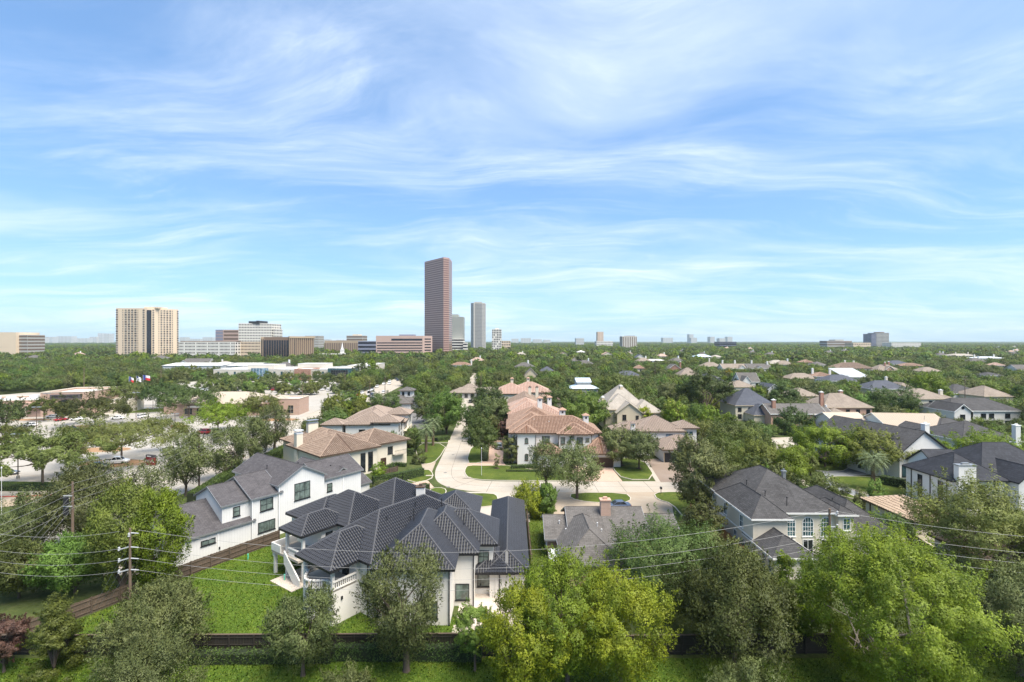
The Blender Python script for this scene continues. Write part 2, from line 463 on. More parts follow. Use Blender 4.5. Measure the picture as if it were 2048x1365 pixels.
glass_mat('glass_apartment', (0.055, 0.045, 0.05), 0.12, 0.4, 0.3, 0.55)
glass_mat('glass_black', (0.012, 0.013, 0.020), 0.10, 0.5, 0.3)
glass_mat('glass_silver', (0.20, 0.20, 0.215), 0.12, 0.6, 0.2, 0.3)
plain('granite_pink', (0.41, 0.265, 0.225), 0.5, 0.08, 0.05, fine=0.6)
plain('granite_rose', (0.46, 0.325, 0.275), 0.6, 0.08, 0.05, fine=0.6)
plain('precast_tan', (0.66, 0.53, 0.39), 0.85, 0.05, 0.05, fine=0.6)
plain('precast_white', (0.66, 0.63, 0.57), 0.85, 0.05, 0.05, fine=0.6)
plain('precast_grey', (0.40, 0.39, 0.36), 0.85, 0.06, 0.05, fine=0.6)
plain('precast_green', (0.34, 0.35, 0.31), 0.7, 0.06, 0.05, fine=0.6)
plain('brown_panel', (0.16, 0.11, 0.08), 0.7, 0.1, 0.05, fine=0.6)
plain('brown_fin', (0.42, 0.32, 0.22), 0.7, 0.1, 0.05, fine=0.6)
plain('blue_panel', (0.22, 0.23, 0.30), 0.5, 0.06, 0.05, fine=0.6)
plain('skyline_pale', (0.50, 0.50, 0.50), 0.8, 0.1, 0.02, fine=0.2)
leaf_mat('leaf_oak', (0.034, 0.056, 0.011), (0.096, 0.134, 0.03), (0.172, 0.215, 0.056), 0.28, 1.0)
leaf_mat('leaf_mid', (0.048, 0.084, 0.012), (0.128, 0.188, 0.032), (0.22, 0.285, 0.055), 0.3, 1.0)
leaf_mat('leaf_olive', (0.038, 0.056, 0.015), (0.12, 0.148, 0.047), (0.255, 0.285, 0.105), 0.28, 0.5)
leaf_mat('leaf_bright', (0.058, 0.105, 0.01), (0.165, 0.245, 0.02), (0.305, 0.38, 0.034), 0.36, 0.25)
leaf_mat('leaf_yellow', (0.085, 0.135, 0.012), (0.235, 0.3, 0.02), (0.44, 0.46, 0.032), 0.36, 0.2)
leaf_mat('leaf_gold', (0.16, 0.13, 0.015), (0.30, 0.25, 0.02), (0.42, 0.34, 0.03), 0.25, 0.2)
leaf_mat('leaf_red', (0.045, 0.022, 0.02), (0.095, 0.048, 0.038), (0.17, 0.105, 0.07), 0.2, 0.2)
leaf_mat('leaf_palm', (0.08, 0.11, 0.045), (0.17, 0.22, 0.1), (0.26, 0.31, 0.16), 0.15, 0.2)
leaf_mat('leaf_hedge', (0.032, 0.062, 0.012), (0.078, 0.128, 0.026), (0.13, 0.185, 0.042), 0.2, 0.3)
leaf_mat('leaf_grass', (0.050, 0.105, 0.010), (0.115, 0.19, 0.018), (0.20, 0.235, 0.03), 0.2, 0.1)
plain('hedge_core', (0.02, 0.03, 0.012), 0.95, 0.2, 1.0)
plain('blossom', (0.75, 0.72, 0.62), 0.7, 0.05, 1.0)
CAR_COLS = {'white': (0.78, 0.78, 0.78), 'black': (0.012, 0.013, 0.016), 'red': (0.30, 0.015, 0.02), 'silver': (0.42, 0.44, 0.46),
            'grey': (0.12, 0.125, 0.135), 'blue': (0.05, 0.07, 0.12)}
for k, c in CAR_COLS.items():
    m, nt, b = new_mat('car_' + k)
    b.inputs['Base Color'].default_value = (*c, 1); b.inputs['Roughness'].default_value = 0.28
    b.inputs['Coat Weight'].default_value = 0.6; b.inputs['Coat Roughness'].default_value = 0.08

# ------------------------------------------------------------------ mesh helpers
XF = None          # optional turn of a wing within its house
class MB:
    def __init__(self):
        self.v = []; self.f = []
    def add(self, verts, faces):
        o = len(self.v)
        self.v.extend(tuple(p) for p in verts)
        self.f.extend(tuple(i + o for i in f) for f in faces)
        return self
    def quad(self, a, b, c, d):
        return self.add((a, b, c, d), ((0, 1, 2, 3),))
    def poly(self, pts):
        return self.add(pts, (tuple(range(len(pts))),))
    def box(self, x0, y0, z0, x1, y1, z1):
        return self.add(((x0, y0, z0), (x1, y0, z0), (x1, y1, z0), (x0, y1, z0), (x0, y0, z1), (x1, y0, z1), (x1, y1, z1), (x0, y1, z1)),
                        ((0, 3, 2, 1), (4, 5, 6, 7), (0, 1, 5, 4), (1, 2, 6, 5), (2, 3, 7, 6), (3, 0, 4, 7)))
    def obox(self, c, ax, ay, az):
        """box about centre c with half axes ax, ay, az (right-handed)"""
        c, ax, ay, az = Vector(c), Vector(ax), Vector(ay), Vector(az)
        vs = [c + sx * ax + sy * ay + sz * az for sz in (-1, 1) for sx, sy in ((-1, -1), (1, -1), (1, 1), (-1, 1))]
        return self.add(vs, ((0, 3, 2, 1), (4, 5, 6, 7), (0, 1, 5, 4), (1, 2, 6, 5), (2, 3, 7, 6), (3, 0, 4, 7)))
    def prism(self, pts, z0, z1, cap=True):
        n = len(pts)
        vs = [(p[0], p[1], z0) for p in pts] + [(p[0], p[1], z1) for p in pts]
        fs = [(i, (i + 1) % n, n + (i + 1) % n, n + i) for i in range(n)]
        if cap:
            fs += [tuple(range(n - 1, -1, -1)), tuple(range(n, 2 * n))]
        return self.add(vs, fs)
    def tube(self, pts, radii, sides=6, cap=True):
        pts = [Vector(p) for p in pts]
        if not hasattr(radii, '__len__'):
            radii = [radii] * len(pts)
        vs = []; fs = []
        up = Vector((0, 0, 1)) if abs((pts[-1] - pts[0]).normalized().z) < 0.9 else Vector((1, 0, 0))
        for i, p in enumerate(pts):
            d = (pts[min(i + 1, len(pts) - 1)] - pts[max(i - 1, 0)]).normalized()
            a = d.cross(up)
            a = a.normalized() if a.length > 1e-6 else Vector((1, 0, 0))
            b = d.cross(a).normalized()
            for k in range(sides):
                t = 2 * math.pi * k / sides
                vs.append(p + (a * math.cos(t) + b * math.sin(t)) * radii[i])
        for i in range(len(pts) - 1):
            for k in range(sides):
                k2 = (k + 1) % sides
                fs.append((i * sides + k, i * sides + k2, (i + 1) * sides + k2, (i + 1) * sides + k))
        if cap:
            fs.append(tuple(range(sides))); fs.append(tuple((len(pts) - 1) * sides + k for k in range(sides - 1, -1, -1)))
        return self.add(vs, fs)
    def lathe(self, prof, c=(0, 0, 0), sides=10):
        vs = []; fs = []
        for r, z in prof:
            for k in range(sides):
                t = 2 * math.pi * k / sides
                vs.append((c[0] + r * math.cos(t), c[1] + r * math.sin(t), c[2] + z))
        for i in range(len(prof) - 1):
            for k in range(sides):
                k2 = (k + 1) % sides
                fs.append((i * sides + k, i * sides + k2, (i + 1) * sides + k2, (i + 1) * sides + k))
        fs.append(tuple(range(sides - 1, -1, -1))); fs.append(tuple((len(prof) - 1) * sides + k for k in range(sides)))
        return self.add(vs, fs)
    def mesh(self, name, mat, smooth=False):
        me = bpy.data.meshes.new(name)
        if XF is not None:
            self.v = [tuple(XF @ Vector(p)) for p in self.v]
        me.from_pydata(self.v, [], self.f)
        me.materials.append(MATS[mat])
        me.update()
        # metre-scaled UVs in each face's own plane (u level, v up the slope)
        n_l = len(me.loops)
        if n_l:
            co = np.empty(len(me.vertices) * 3, np.float32); me.vertices.foreach_get('co', co); co = co.reshape(-1, 3)
            vi = np.empty(n_l, np.int32); me.loops.foreach_get('vertex_index', vi)
            nrm = np.empty(len(me.polygons) * 3, np.float32); me.polygons.foreach_get('normal', nrm); nrm = nrm.reshape(-1, 3)
            tot = np.empty(len(me.polygons), np.int32); me.polygons.foreach_get('loop_total', tot)
            ln = np.repeat(nrm, tot, axis=0)
            u = np.stack([-ln[:, 1], ln[:, 0], np.zeros(n_l)], 1)
            L = np.linalg.norm(u, axis=1); flat = L < 1e-3
            u[flat] = (1, 0, 0); L[flat] = 1
            u /= L[:, None]
            v = np.cross(ln, u)
            p = co[vi]
            uv = np.stack([(p * u).sum(1), (p * v).sum(1)], 1).astype(np.float32)
            lay = me.uv_layers.new(name='uv')
            lay.data.foreach_set('uv', uv.ravel())
        if smooth:
            me.polygons.foreach_set('use_smooth', [True] * len(me.polygons))
        return me
    def build(self, name, mat, parent=None, smooth=False, **props):
        return link(name, self.mesh(name, mat, smooth), parent, **props)
def link(name, me, parent=None, loc=None, rot=None, scale=None, **props):
    o = bpy.data.objects.new(name, me)
    COL.objects.link(o)
    if parent is not None:
        o.parent = parent
    if loc is not None: o.location = loc
    if rot is not None: o.rotation_euler = rot
    if scale is not None: o.scale = scale
    for k, v in props.items():
        o[k] = v
    return o
def thing(name, label, cat, loc=(0, 0, 0), rz=0.0, group=None):
    o = bpy.data.objects.new(name, None)
    COL.objects.link(o)
    o.empty_display_size = 0.5
    o.location = loc
    o.rotation_euler = (0, 0, rz)
    o['label'] = label; o['category'] = cat
    if group: o['group'] = group
    return o
def tag(o, label, cat, group=None):
    o['label'] = label; o['category'] = cat
    if group: o['group'] = group
    return o
def struct(o):
    o['kind'] = 'structure'
    return o
# ------------------------------------------------------------------ ground, streets, lots, lawns
g = MB()
rings = [0, 400, 1200, 3500, 9000, 26000]
g.quad((-26000, -300, 0), (26000, -300, 0), (26000, 26000, 0), (-26000, 26000, 0))
struct(g.build('ground', 'ground'))

EXCL = []          # areas where no scattered tree may stand: (polygon, margin)
def sheet(name, pts, z, mat, structure=True, parent=None, label=None):
    m = MB()
    m.poly([(p[0], p[1], z) for p in pts])
    o = m.build(name, mat, parent)
    if structure and parent is None:
        o['kind'] = 'structure'
    if mat != 'ground': EXCL.append(([(p[0], p[1]) for p in pts], 0.3))
    return o
def ccw(pts):
    a = sum(pts[i][0] * pts[(i + 1) % len(pts)][1] - pts[(i + 1) % len(pts)][0] * pts[i][1] for i in range(len(pts)))
    return pts if a > 0 else pts[::-1]
def smooth_poly(pts, n=2):
    """Chaikin corner cutting"""
    for _ in range(n):
        out = []
        for i in range(len(pts)):
            a, b = pts[i], pts[(i + 1) % len(pts)]
            out += [(a[0] * .75 + b[0] * .25, a[1] * .75 + b[1] * .25), (a[0] * .25 + b[0] * .75, a[1] * .25 + b[1] * .75)]
        pts = out
    return pts
def offset_poly(pts, d):
    n = len(pts); out = []
    for i in range(n):
        p0, p1, p2 = (Vector(pts[i - 1][:2]), Vector(pts[i][:2]), Vector(pts[(i + 1) % n][:2]))
        e1 = (p1 - p0).normalized(); e2 = (p2 - p1).normalized()
        n1 = Vector((e1.y, -e1.x)); n2 = Vector((e2.y, -e2.x))
        b = n1 + n2
        b = b.normalized() / max(0.5, b.normalized().dot(n1)) if b.length > 1e-4 else n1
        q = p1 + b * d
        out.append((q.x, q.y))
    return out
def lawn(pts, h=0.12, mat='lawn', rnd=2, kerb='kerb', kw=0.16, name='lawn', excl=True):
    """raised grass bed with a real kerb step around it"""
    pts = ccw([(p[0], p[1]) for p in pts])
    if rnd: pts = smooth_poly(pts, rnd)
    m = MB(); m.prism(pts, -0.2, h)
    o = struct(m.build(name, mat))
    if kerb:
        outer = offset_poly(pts, kw); k = MB(); n = len(pts)
        for i in range(n):
            j = (i + 1) % n
            a, b, c, d = pts[i], pts[j], outer[j], outer[i]
            k.quad((*a, h + .02), (*d, h + .02), (*c, h + .02), (*b, h + .02))
            k.quad((*d, h + .02), (*d, -.1), (*c, -.1), (*c, h + .02))
        k.build('kerb', kerb, o)
    if excl: EXCL.append((pts, 0.0))
    return o
def G(*px):
    return [P(x, y)[:2] for x, y in px]

Z1, Z2, Z3, Z4 = 0.006, 0.012, 0.018, 0.024
# residential street: comes from the far left, bends into the cross street, runs right and curves towards us
cl = [(-36, 480), (-30, 380), (-25.5, 300), (-22.5, 252), (-19.2, 217), (-17.2, 180), (-15.9, 146), (-15.3, 128), (-14.9, 119), (-13.3, 111.6), (-9.5, 107.6), (-3.0, 106.3), (8, 106.2), (30, 106.3), (52, 107.0), (63, 107.8), (70, 107.4), (74, 104.2), (75.6, 98.5), (75.9, 90), (76, 78), (76.2, 60), (76.3, 40), (76.3, 10)]
def ribbon(cl, w, z, lerp=4):
    c = [Vector(p) for p in cl]
    out = []
    for i in range(len(c) - 1):                       # Catmull-Rom
        p0, p1, p2, p3 = c[max(i - 1, 0)], c[i], c[i + 1], c[min(i + 2, len(c) - 1)]
        for k in range(lerp):
            t = k / lerp
            out.append(0.5 * ((2 * p1) + (-p0 + p2) * t + (2 * p0 - 5 * p1 + 4 * p2 - p3) * t * t + (-p0 + 3 * p1 - 3 * p2 + p3) * t ** 3))
    out.append(c[-1])
    L, Rr = [], []
    for i, p in enumerate(out):
        d = (out[min(i + 1, len(out) - 1)] - out[max(i - 1, 0)]).normalized()
        n = Vector((-d.y, d.x))
        ww = w(p) if callable(w) else w
        L.append(p + n * ww / 2); Rr.append(p - n * ww / 2)
    return out, L, Rr
out, L, Rr = ribbon(cl, 7.9, Z2)
m = MB()
for i in range(len(out) - 1):
    m.quad((*Rr[i], Z2), (*Rr[i + 1], Z2), (*L[i + 1], Z2), (*L[i], Z2))
street = struct(m.build('street', 'concrete_road'))
EXCL.append(([tuple(p) for p in L] + [tuple(p) for p in reversed(Rr)], 0.5))
# tar joints between the concrete slabs
acc = 0
for i in range(1, len(out) - 1):
    acc += (out[i] - out[i - 1]).length
    if acc > 5.5 and 60 < out[i].y < 260:
        acc = 0
        d = (out[i + 1] - out[i - 1]).normalized() * 0.045
        j = MB(); j.quad((*(Rr[i] - d), Z2 + .004), (*(Rr[i] + d), Z2 + .004), (*(L[i] + d), Z2 + .004), (*(L[i] - d), Z2 + .004))
        j.build('slab_joint', 'joint', street)
j = MB()
for i in range(len(out) - 1):
    a, b = out[i], out[i + 1]
    if 40 < a.y < 260:
        n = Vector((-(b - a).y, (b - a).x)).normalized() * 0.035
        j.quad((*(a - n), Z2 + .005), (*(b - n), Z2 + .005), (*(b + n), Z2 + .005), (*(a + n), Z2 + .005))
j.build('slab_joint', 'joint', street)
for x, y in ((-16.6, 136), (-16.2, 117.5), (-14.0, 106.0)):          # flush iron covers
    mh = MB(); mh.lathe([(0.42, 0.0), (0.42, 0.006)], (x, y, Z2), 14)
    mh.build('manhole_cover', 'asphalt', street)

# wide boulevard on the left with the car park beside it
bcl = [(-73, 30), (-75.5, 60), (-77, 90), (-78, 120), (-78.5, 150), (-79.5, 190), (-81.5, 240), (-85, 300), (-89, 380), (-93.5, 480), (-98, 600), (-103, 760)]
bo, bL, bR = ribbon(bcl, 17.0, Z2)
m = MB()
for i in range(len(bo) - 1):
    m.quad((*bR[i], Z2), (*bR[i + 1], Z2), (*bL[i + 1], Z2), (*bL[i], Z2))
boul = struct(m.build('road', 'concrete_road'))
EXCL.append(([tuple(p) for p in bL] + [tuple(p) for p in reversed(bR)], 1.0))
mk = MB()
for i in range(len(bo) - 1):
    d = (bo[i + 1] - bo[i]); ln = d.length; d = d / ln; n = Vector((-d.y, d.x))
    for off in (-4.2, 4.2):
        s = 0.0
        while s < ln - 3:
            a = bo[i] + d * s + n * off; b = a + d * 3
            mk.quad((*(a - n * .07), Z2 + .005), (*(b - n * .07), Z2 + .005), (*(b + n * .07), Z2 + .005), (*(a + n * .07), Z2 + .005))
            s += 9
mk.build('lane_marking', 'paint_white', boul, kind='stuff')
# car park and the drive that leads to it
lot = sheet('car_park', ccw([(-87, 112), (-86, 150), (-88, 200), (-92, 262), (-100, 300), (-175, 310), (-300, 300), (-330, 180), (-250, 150), (-190, 128), (-140, 112)]), Z1, 'concrete_lot')
EXCL.append(([(-87, 112), (-86, 150), (-88, 200), (-92, 262), (-100, 300), (-175, 310), (-300, 300), (-330, 180), (-250, 150), (-190, 128), (-140, 112)], 0.0))
drive = sheet('access_road', ccw([(-84, 98), (-84, 116), (-104, 115.5), (-170, 116), (-230, 125), (-230, 98), (-150, 97), (-104, 97.5)]), Z3, 'concrete_road')
EXCL.append(([(-84, 96), (-84, 118), (-240, 122), (-240, 92), (-104, 92)], 0.0))
lawn([(-93, 105.5), (-95, 108.6), (-106, 109.5), (-140, 111), (-140, 105), (-106, 103.6)], mat='lawn', rnd=1)
sheet('pavement', ccw([(-90, 98.5), (-96, 100.5), (-140, 97), (-140, 90), (-98, 93)]), Z4, 'concrete_drive')
kr = MB(); kr.tube([(-94, 100.4, 0.1), (-100, 99.4, 0.1), (-120, 98.2, 0.1), (-140, 97.2, 0.1)], 0.13, 5)
struct(kr.build('kerb', 'kerb_red'))
mk = MB()
for row, (y0, x0, x1) in enumerate(((148, -150, -92), (170, -165, -95), (192, -175, -96), (214, -185, -98), (236, -150, -100))):
    x = x1
    while x > x0:
        for s in (-1, 1):
            mk.quad((x - .06, y0 + s * .3 - (5 if s < 0 else 0), Z1 + .005), (x + .06, y0 + s * .3 - (5 if s < 0 else 0), Z1 + .005), (x + .06 + 1.6, y0 + s * .3 + (5 if s > 0 else 0), Z1 + .005), (x - .06 + 1.6, y0 + s * .3 + (5 if s > 0 else 0), Z1 + .005))
        x -= 2.8
mk.build('bay_marking', 'paint_white', lot, kind='stuff')
# planting islands in the car park
def island(cx, cy, rx, ry, mat='mulch', name='planting_bed'):
    return lawn([(cx + rx * math.cos(t) , cy + ry * math.sin(t)) for t in [i * math.pi / 5 for i in range(10)]], mat=mat, rnd=1, name=name, excl=False)
island(-158, 180, 9, 3.2); island(-104, 126, 9, 4.5, 'mulch'); island(-120, 142, 8, 3.5)
island(-96, 196, 10, 4, 'mulch'); island(-195, 196, 9, 2.6, 'mulch')
lawn(G((245, 820), (330, 817), (330, 824), (245, 828)), mat='lawn', rnd=0)
lawn(G((155, 792), (175, 792), (175, 797), (155, 797)), mat='lawn', rnd=0)
sheet('lawn', ccw([(-97, 300), (-150, 312), (-230, 330), (-300, 340), (-300, 380), (-110, 380), (-100, 330)]), Z2, 'ground')
sheet('car_park', ccw([(-103, 282), (-122, 385), (-250, 390), (-262, 306), (-160, 300)]), Z3, 'concrete_lot')

EXCL.append(([(-104, 60), (-63.5, 60), (-62.5, 156), (-104, 156)], 0.0))
EXCL.append(([(-63, 92), (-47, 92), (-58, 140), (-63, 140)], 0.0))
# lawns with kerbs along the streets
lawn([(-11.4, 117.0), (-11.6, 121.0), (-11.2, 124.0), (-6.2, 123.6), (-1.5, 124.2), (0.5, 122.4), (6, 119.5), (14.5, 118.6), (15.0, 110.6), (3, 110.6), (-6, 110.9), (-10.0, 112.6)], rnd=1)
lawn([(-12.0, 126.4), (-12.2, 148), (-9.0, 148), (-7.6, 140), (-7.4, 130), (-8.6, 126.6)], rnd=1)
lawn(G((1222, 918), (1285, 918), (1313, 960), (1248, 960), (1226, 938)), rnd=1)
lawn(G((1144, 987), (1250, 987), (1264, 1000), (1246, 1007), (1180, 1006), (1140, 998)), rnd=1)
lawn(G((916, 988), (985, 988), (996, 995), (992, 1012), (955, 1016), (925, 1008)), rnd=1)
lawn(G((864, 977), (888, 977), (893, 986), (880, 993), (855, 990)), rnd=1)
lawn(G((1308, 987), (1350, 985), (1400, 988), (1410, 1015), (1372, 1040), (1345, 1008), (1315, 1000)), rnd=1)
lawn(G((803, 944), (855, 939), (866, 948), (862, 960), (822, 968)), rnd=1)
lawn(G((830, 888), (895, 888), (875, 921), (858, 929), (838, 928)), rnd=1)
lawn(G((836, 880), (898, 880), (896, 886), (832, 886)), rnd=0)
sheet('lawn', G((758, 946), (838, 944), (870, 1000), (830, 1010), (780, 1000)), Z1, 'lawn')
sheet('driveway', G((800, 970), (856, 962), (868, 975), (815, 992)), Z2, 'paver_pink')
sheet('driveway', G((843, 929), (872, 924), (864, 944), (846, 940)), Z2, 'concrete_drive')
sheet('driveway', ccw([(-11.4, 123.9), (-11.6, 126.6), (-8.2, 126.7), (-7.2, 131), (-7.4, 160), (-2.6, 160), (-2.4, 128), (-1.6, 124.5), (6, 120.4), (6, 119.2), (0.5, 122.4), (-1.5, 124.2)]), Z3, 'paver_pink')
sheet('driveway', G((1150, 925), (1228, 925), (1226, 940), (1245, 963), (1140, 963)), Z1, 'paver_pink')
sheet('driveway', G((1290, 918), (1380, 918), (1400, 965), (1318, 965)), Z3, 'concrete_dark')
sheet('driveway', G((1283, 918), (1292, 918), (1322, 966), (1312, 964)), Z4, 'concrete_walk')
sheet('driveway', G((1085, 984), (1340, 984), (1352, 1060), (1090, 1045)), Z1, 'concrete_drive')
sheet('driveway', G((900, 984), (1060, 984), (1060, 1045), (880, 1030)), Z1 + .003, 'concrete_walk')
sheet('patio', ccw([(-6.4, 53.0), (3.0, 52.0), (3.0, 66), (-6.4, 66)]), Z1, 'stone_patio')
sheet('patio', ccw([(-6.6, 50.0), (3.0, 50.0), (3.0, 54), (-6.6, 54.5)]), Z2, 'concrete_walk')
# back garden lawn of the black-tiled house, the strip behind the fence below the camera, side lawn
sheet('lawn', ccw([(-52.5, 50.2), (-2, 50.2), (-6.6, 56), (-20, 60), (-30, 73), (-37, 77), (-45.2, 64.2)]), Z1, 'lawn_near')
sheet('lawn', ccw([(-80, 20), (60, 20), (60, 48.8), (-80, 48.8)]), Z1, 'lawn_near')
sheet('lawn', ccw([(3.2, 55), (6.6, 55), (5.4, 90), (3.0, 90)]), Z1, 'lawn')
# right-hand garden: curved lawn, slate path
sheet('driveway', G((1636, 931), (1770, 931), (1775, 948), (1712, 952), (1690, 955), (1660, 965), (1652, 955)), Z3, 'slate_path')
lawn(G((1655, 957), (1668, 954), (1700, 954), (1760, 956), (1850, 975), (1880, 1010), (1780, 1000), (1725, 985), (1680, 972)), rnd=1)
sheet('path', G((1650, 961), (1660, 961), (1712, 984), (1760, 998), (1745, 1002), (1700, 992), (1647, 974)), Z4, 'slate_path')
lawn(G((1647, 978), (1664, 979), (1712, 994), (1712, 1000), (1665, 988)), rnd=1)
lawn(G((1615, 928), (1690, 918), (1700, 942), (1640, 944), (1622, 938)), rnd=1)
sheet('driveway', G((1795, 1075), (1830, 1068), (1960, 1150), (1920, 1190)), Z1, 'stone_patio')
sheet('courtyard', ccw([(-60, 176), (-30, 176), (-32, 216), (-62, 216)]), Z1, 'asphalt')
sheet('patio', ccw([(-56, 66), (-47, 66), (-46, 70), (-52, 76), (-58, 74)]), Z2, 'concrete_walk')
sheet('driveway', G((1540, 876), (1600, 874), (1600, 892), (1545, 900)), Z1, 'concrete_road')
# ------------------------------------------------------------------ house builder
def roof_planes(kind, x0, y0, x1, y1, z, pitch):
    """list of roof faces, first edge along the eave, seen from outside counter-clockwise; and ridge/hip lines"""
    w, d = x1 - x0, y1 - y0
    A, B, C, D = (x0, y0, z), (x1, y0, z), (x1, y1, z), (x0, y1, z)
    if kind == 'pyr' or (kind == 'hip' and abs(w - d) < 0.05):
        h = z + min(w, d) / 2 * pitch
        T = ((x0 + x1) / 2, (y0 + y1) / 2, h)
        return [[A, B, T], [B, C, T], [C, D, T], [D, A, T]], [(A, T), (B, T), (C, T), (D, T)], h
    if kind == 'hip':
        if w >= d:
            r = d / 2; h = z + r * pitch
            S, T = (x0 + r, (y0 + y1) / 2, h), (x1 - r, (y0 + y1) / 2, h)
            return [[A, B, T, S], [B, C, T], [C, D, S, T], [D, A, S]], [(A, S), (D, S), (B, T), (C, T), (S, T)], h
        r = w / 2; h = z + r * pitch
        S, T = ((x0 + x1) / 2, y0 + r, h), ((x0 + x1) / 2, y1 - r, h)
        return [[A, B, S], [B, C, T, S], [C, D, T], [D, A, S, T]], [(A, S), (B, S), (C, T), (D, T), (S, T)], h
    if kind == 'gx':
        h = z + d / 2 * pitch; ym = (y0 + y1) / 2
        S, T = (x0, ym, h), (x1, ym, h)
        return [[A, B, T, S], [C, D, S, T]], [(S, T)], h
    if kind == 'gy':
        h = z + w / 2 * pitch; xm = (x0 + x1) / 2
        S, T = (xm, y0, h), (xm, y1, h)
        return [[B, C, T, S], [D, A, S, T]], [(S, T)], h
    if kind == 'shed_s':           # falls towards y0
        h = z + d * pitch
        return [[A, B, (x1, y1, h), (x0, y1, h)]], [], h
    if kind == 'shed_n':
        h = z + d * pitch
        return [[C, D, (x0, y0, h), (x1, y0, h)]], [], h
def tile_rows(mb, poly, pw, rl, rad):
    """barrel tiles laid in courses over one roof plane"""
    p = [Vector(q) for q in poly]
    u = (p[1] - p[0]).normalized()
    n = (p[1] - p[0]).cross(p[2] - p[0]).normalized()
    v = n.cross(u)
    uv = [((q - p[0]).dot(u), (q - p[0]).dot(v)) for q in p]
    umin, umax = min(a for a, _ in uv), max(a for a, _ in uv)
    k = int((umax - umin) / pw)
    o = p[0]
    for i in range(k + 1):
        uc = umin + (i + 0.5) * (umax - umin) / (k + 1)
        ys = []
        for (a0, b0), (a1, b1) in zip(uv, uv[1:] + uv[:1]):
            if (a0 - uc) * (a1 - uc) < 0:
                ys.append(b0 + (b1 - b0) * (uc - a0) / (a1 - a0))
        if len(ys) < 2: continue
        v0, v1 = min(ys), max(ys)
        nr = max(1, round((v1 - v0) / rl))
        hw = pw * 0.36
        for r in range(nr):
            va = v0 + (v1 - v0) * r / nr - 0.03; vb = v0 + (v1 - v0) * (r + 1) / nr
            lift_a, lift_b = 0.095, 0.015
            vs = []
            for vv, lf in ((va, lift_a), (vb, lift_b)):
                for du, hh in ((-hw, -0.02), (-hw * 0.5, rad), (hw * 0.5, rad), (hw, -0.02)):
                    vs.append(o + u * (uc + du) + v * vv + n * (hh + lf))
            mb.add(vs, ((0, 1, 5, 4), (1, 2, 6, 5), (2, 3, 7, 6), (3, 2, 1, 0)))
WPANE = {}
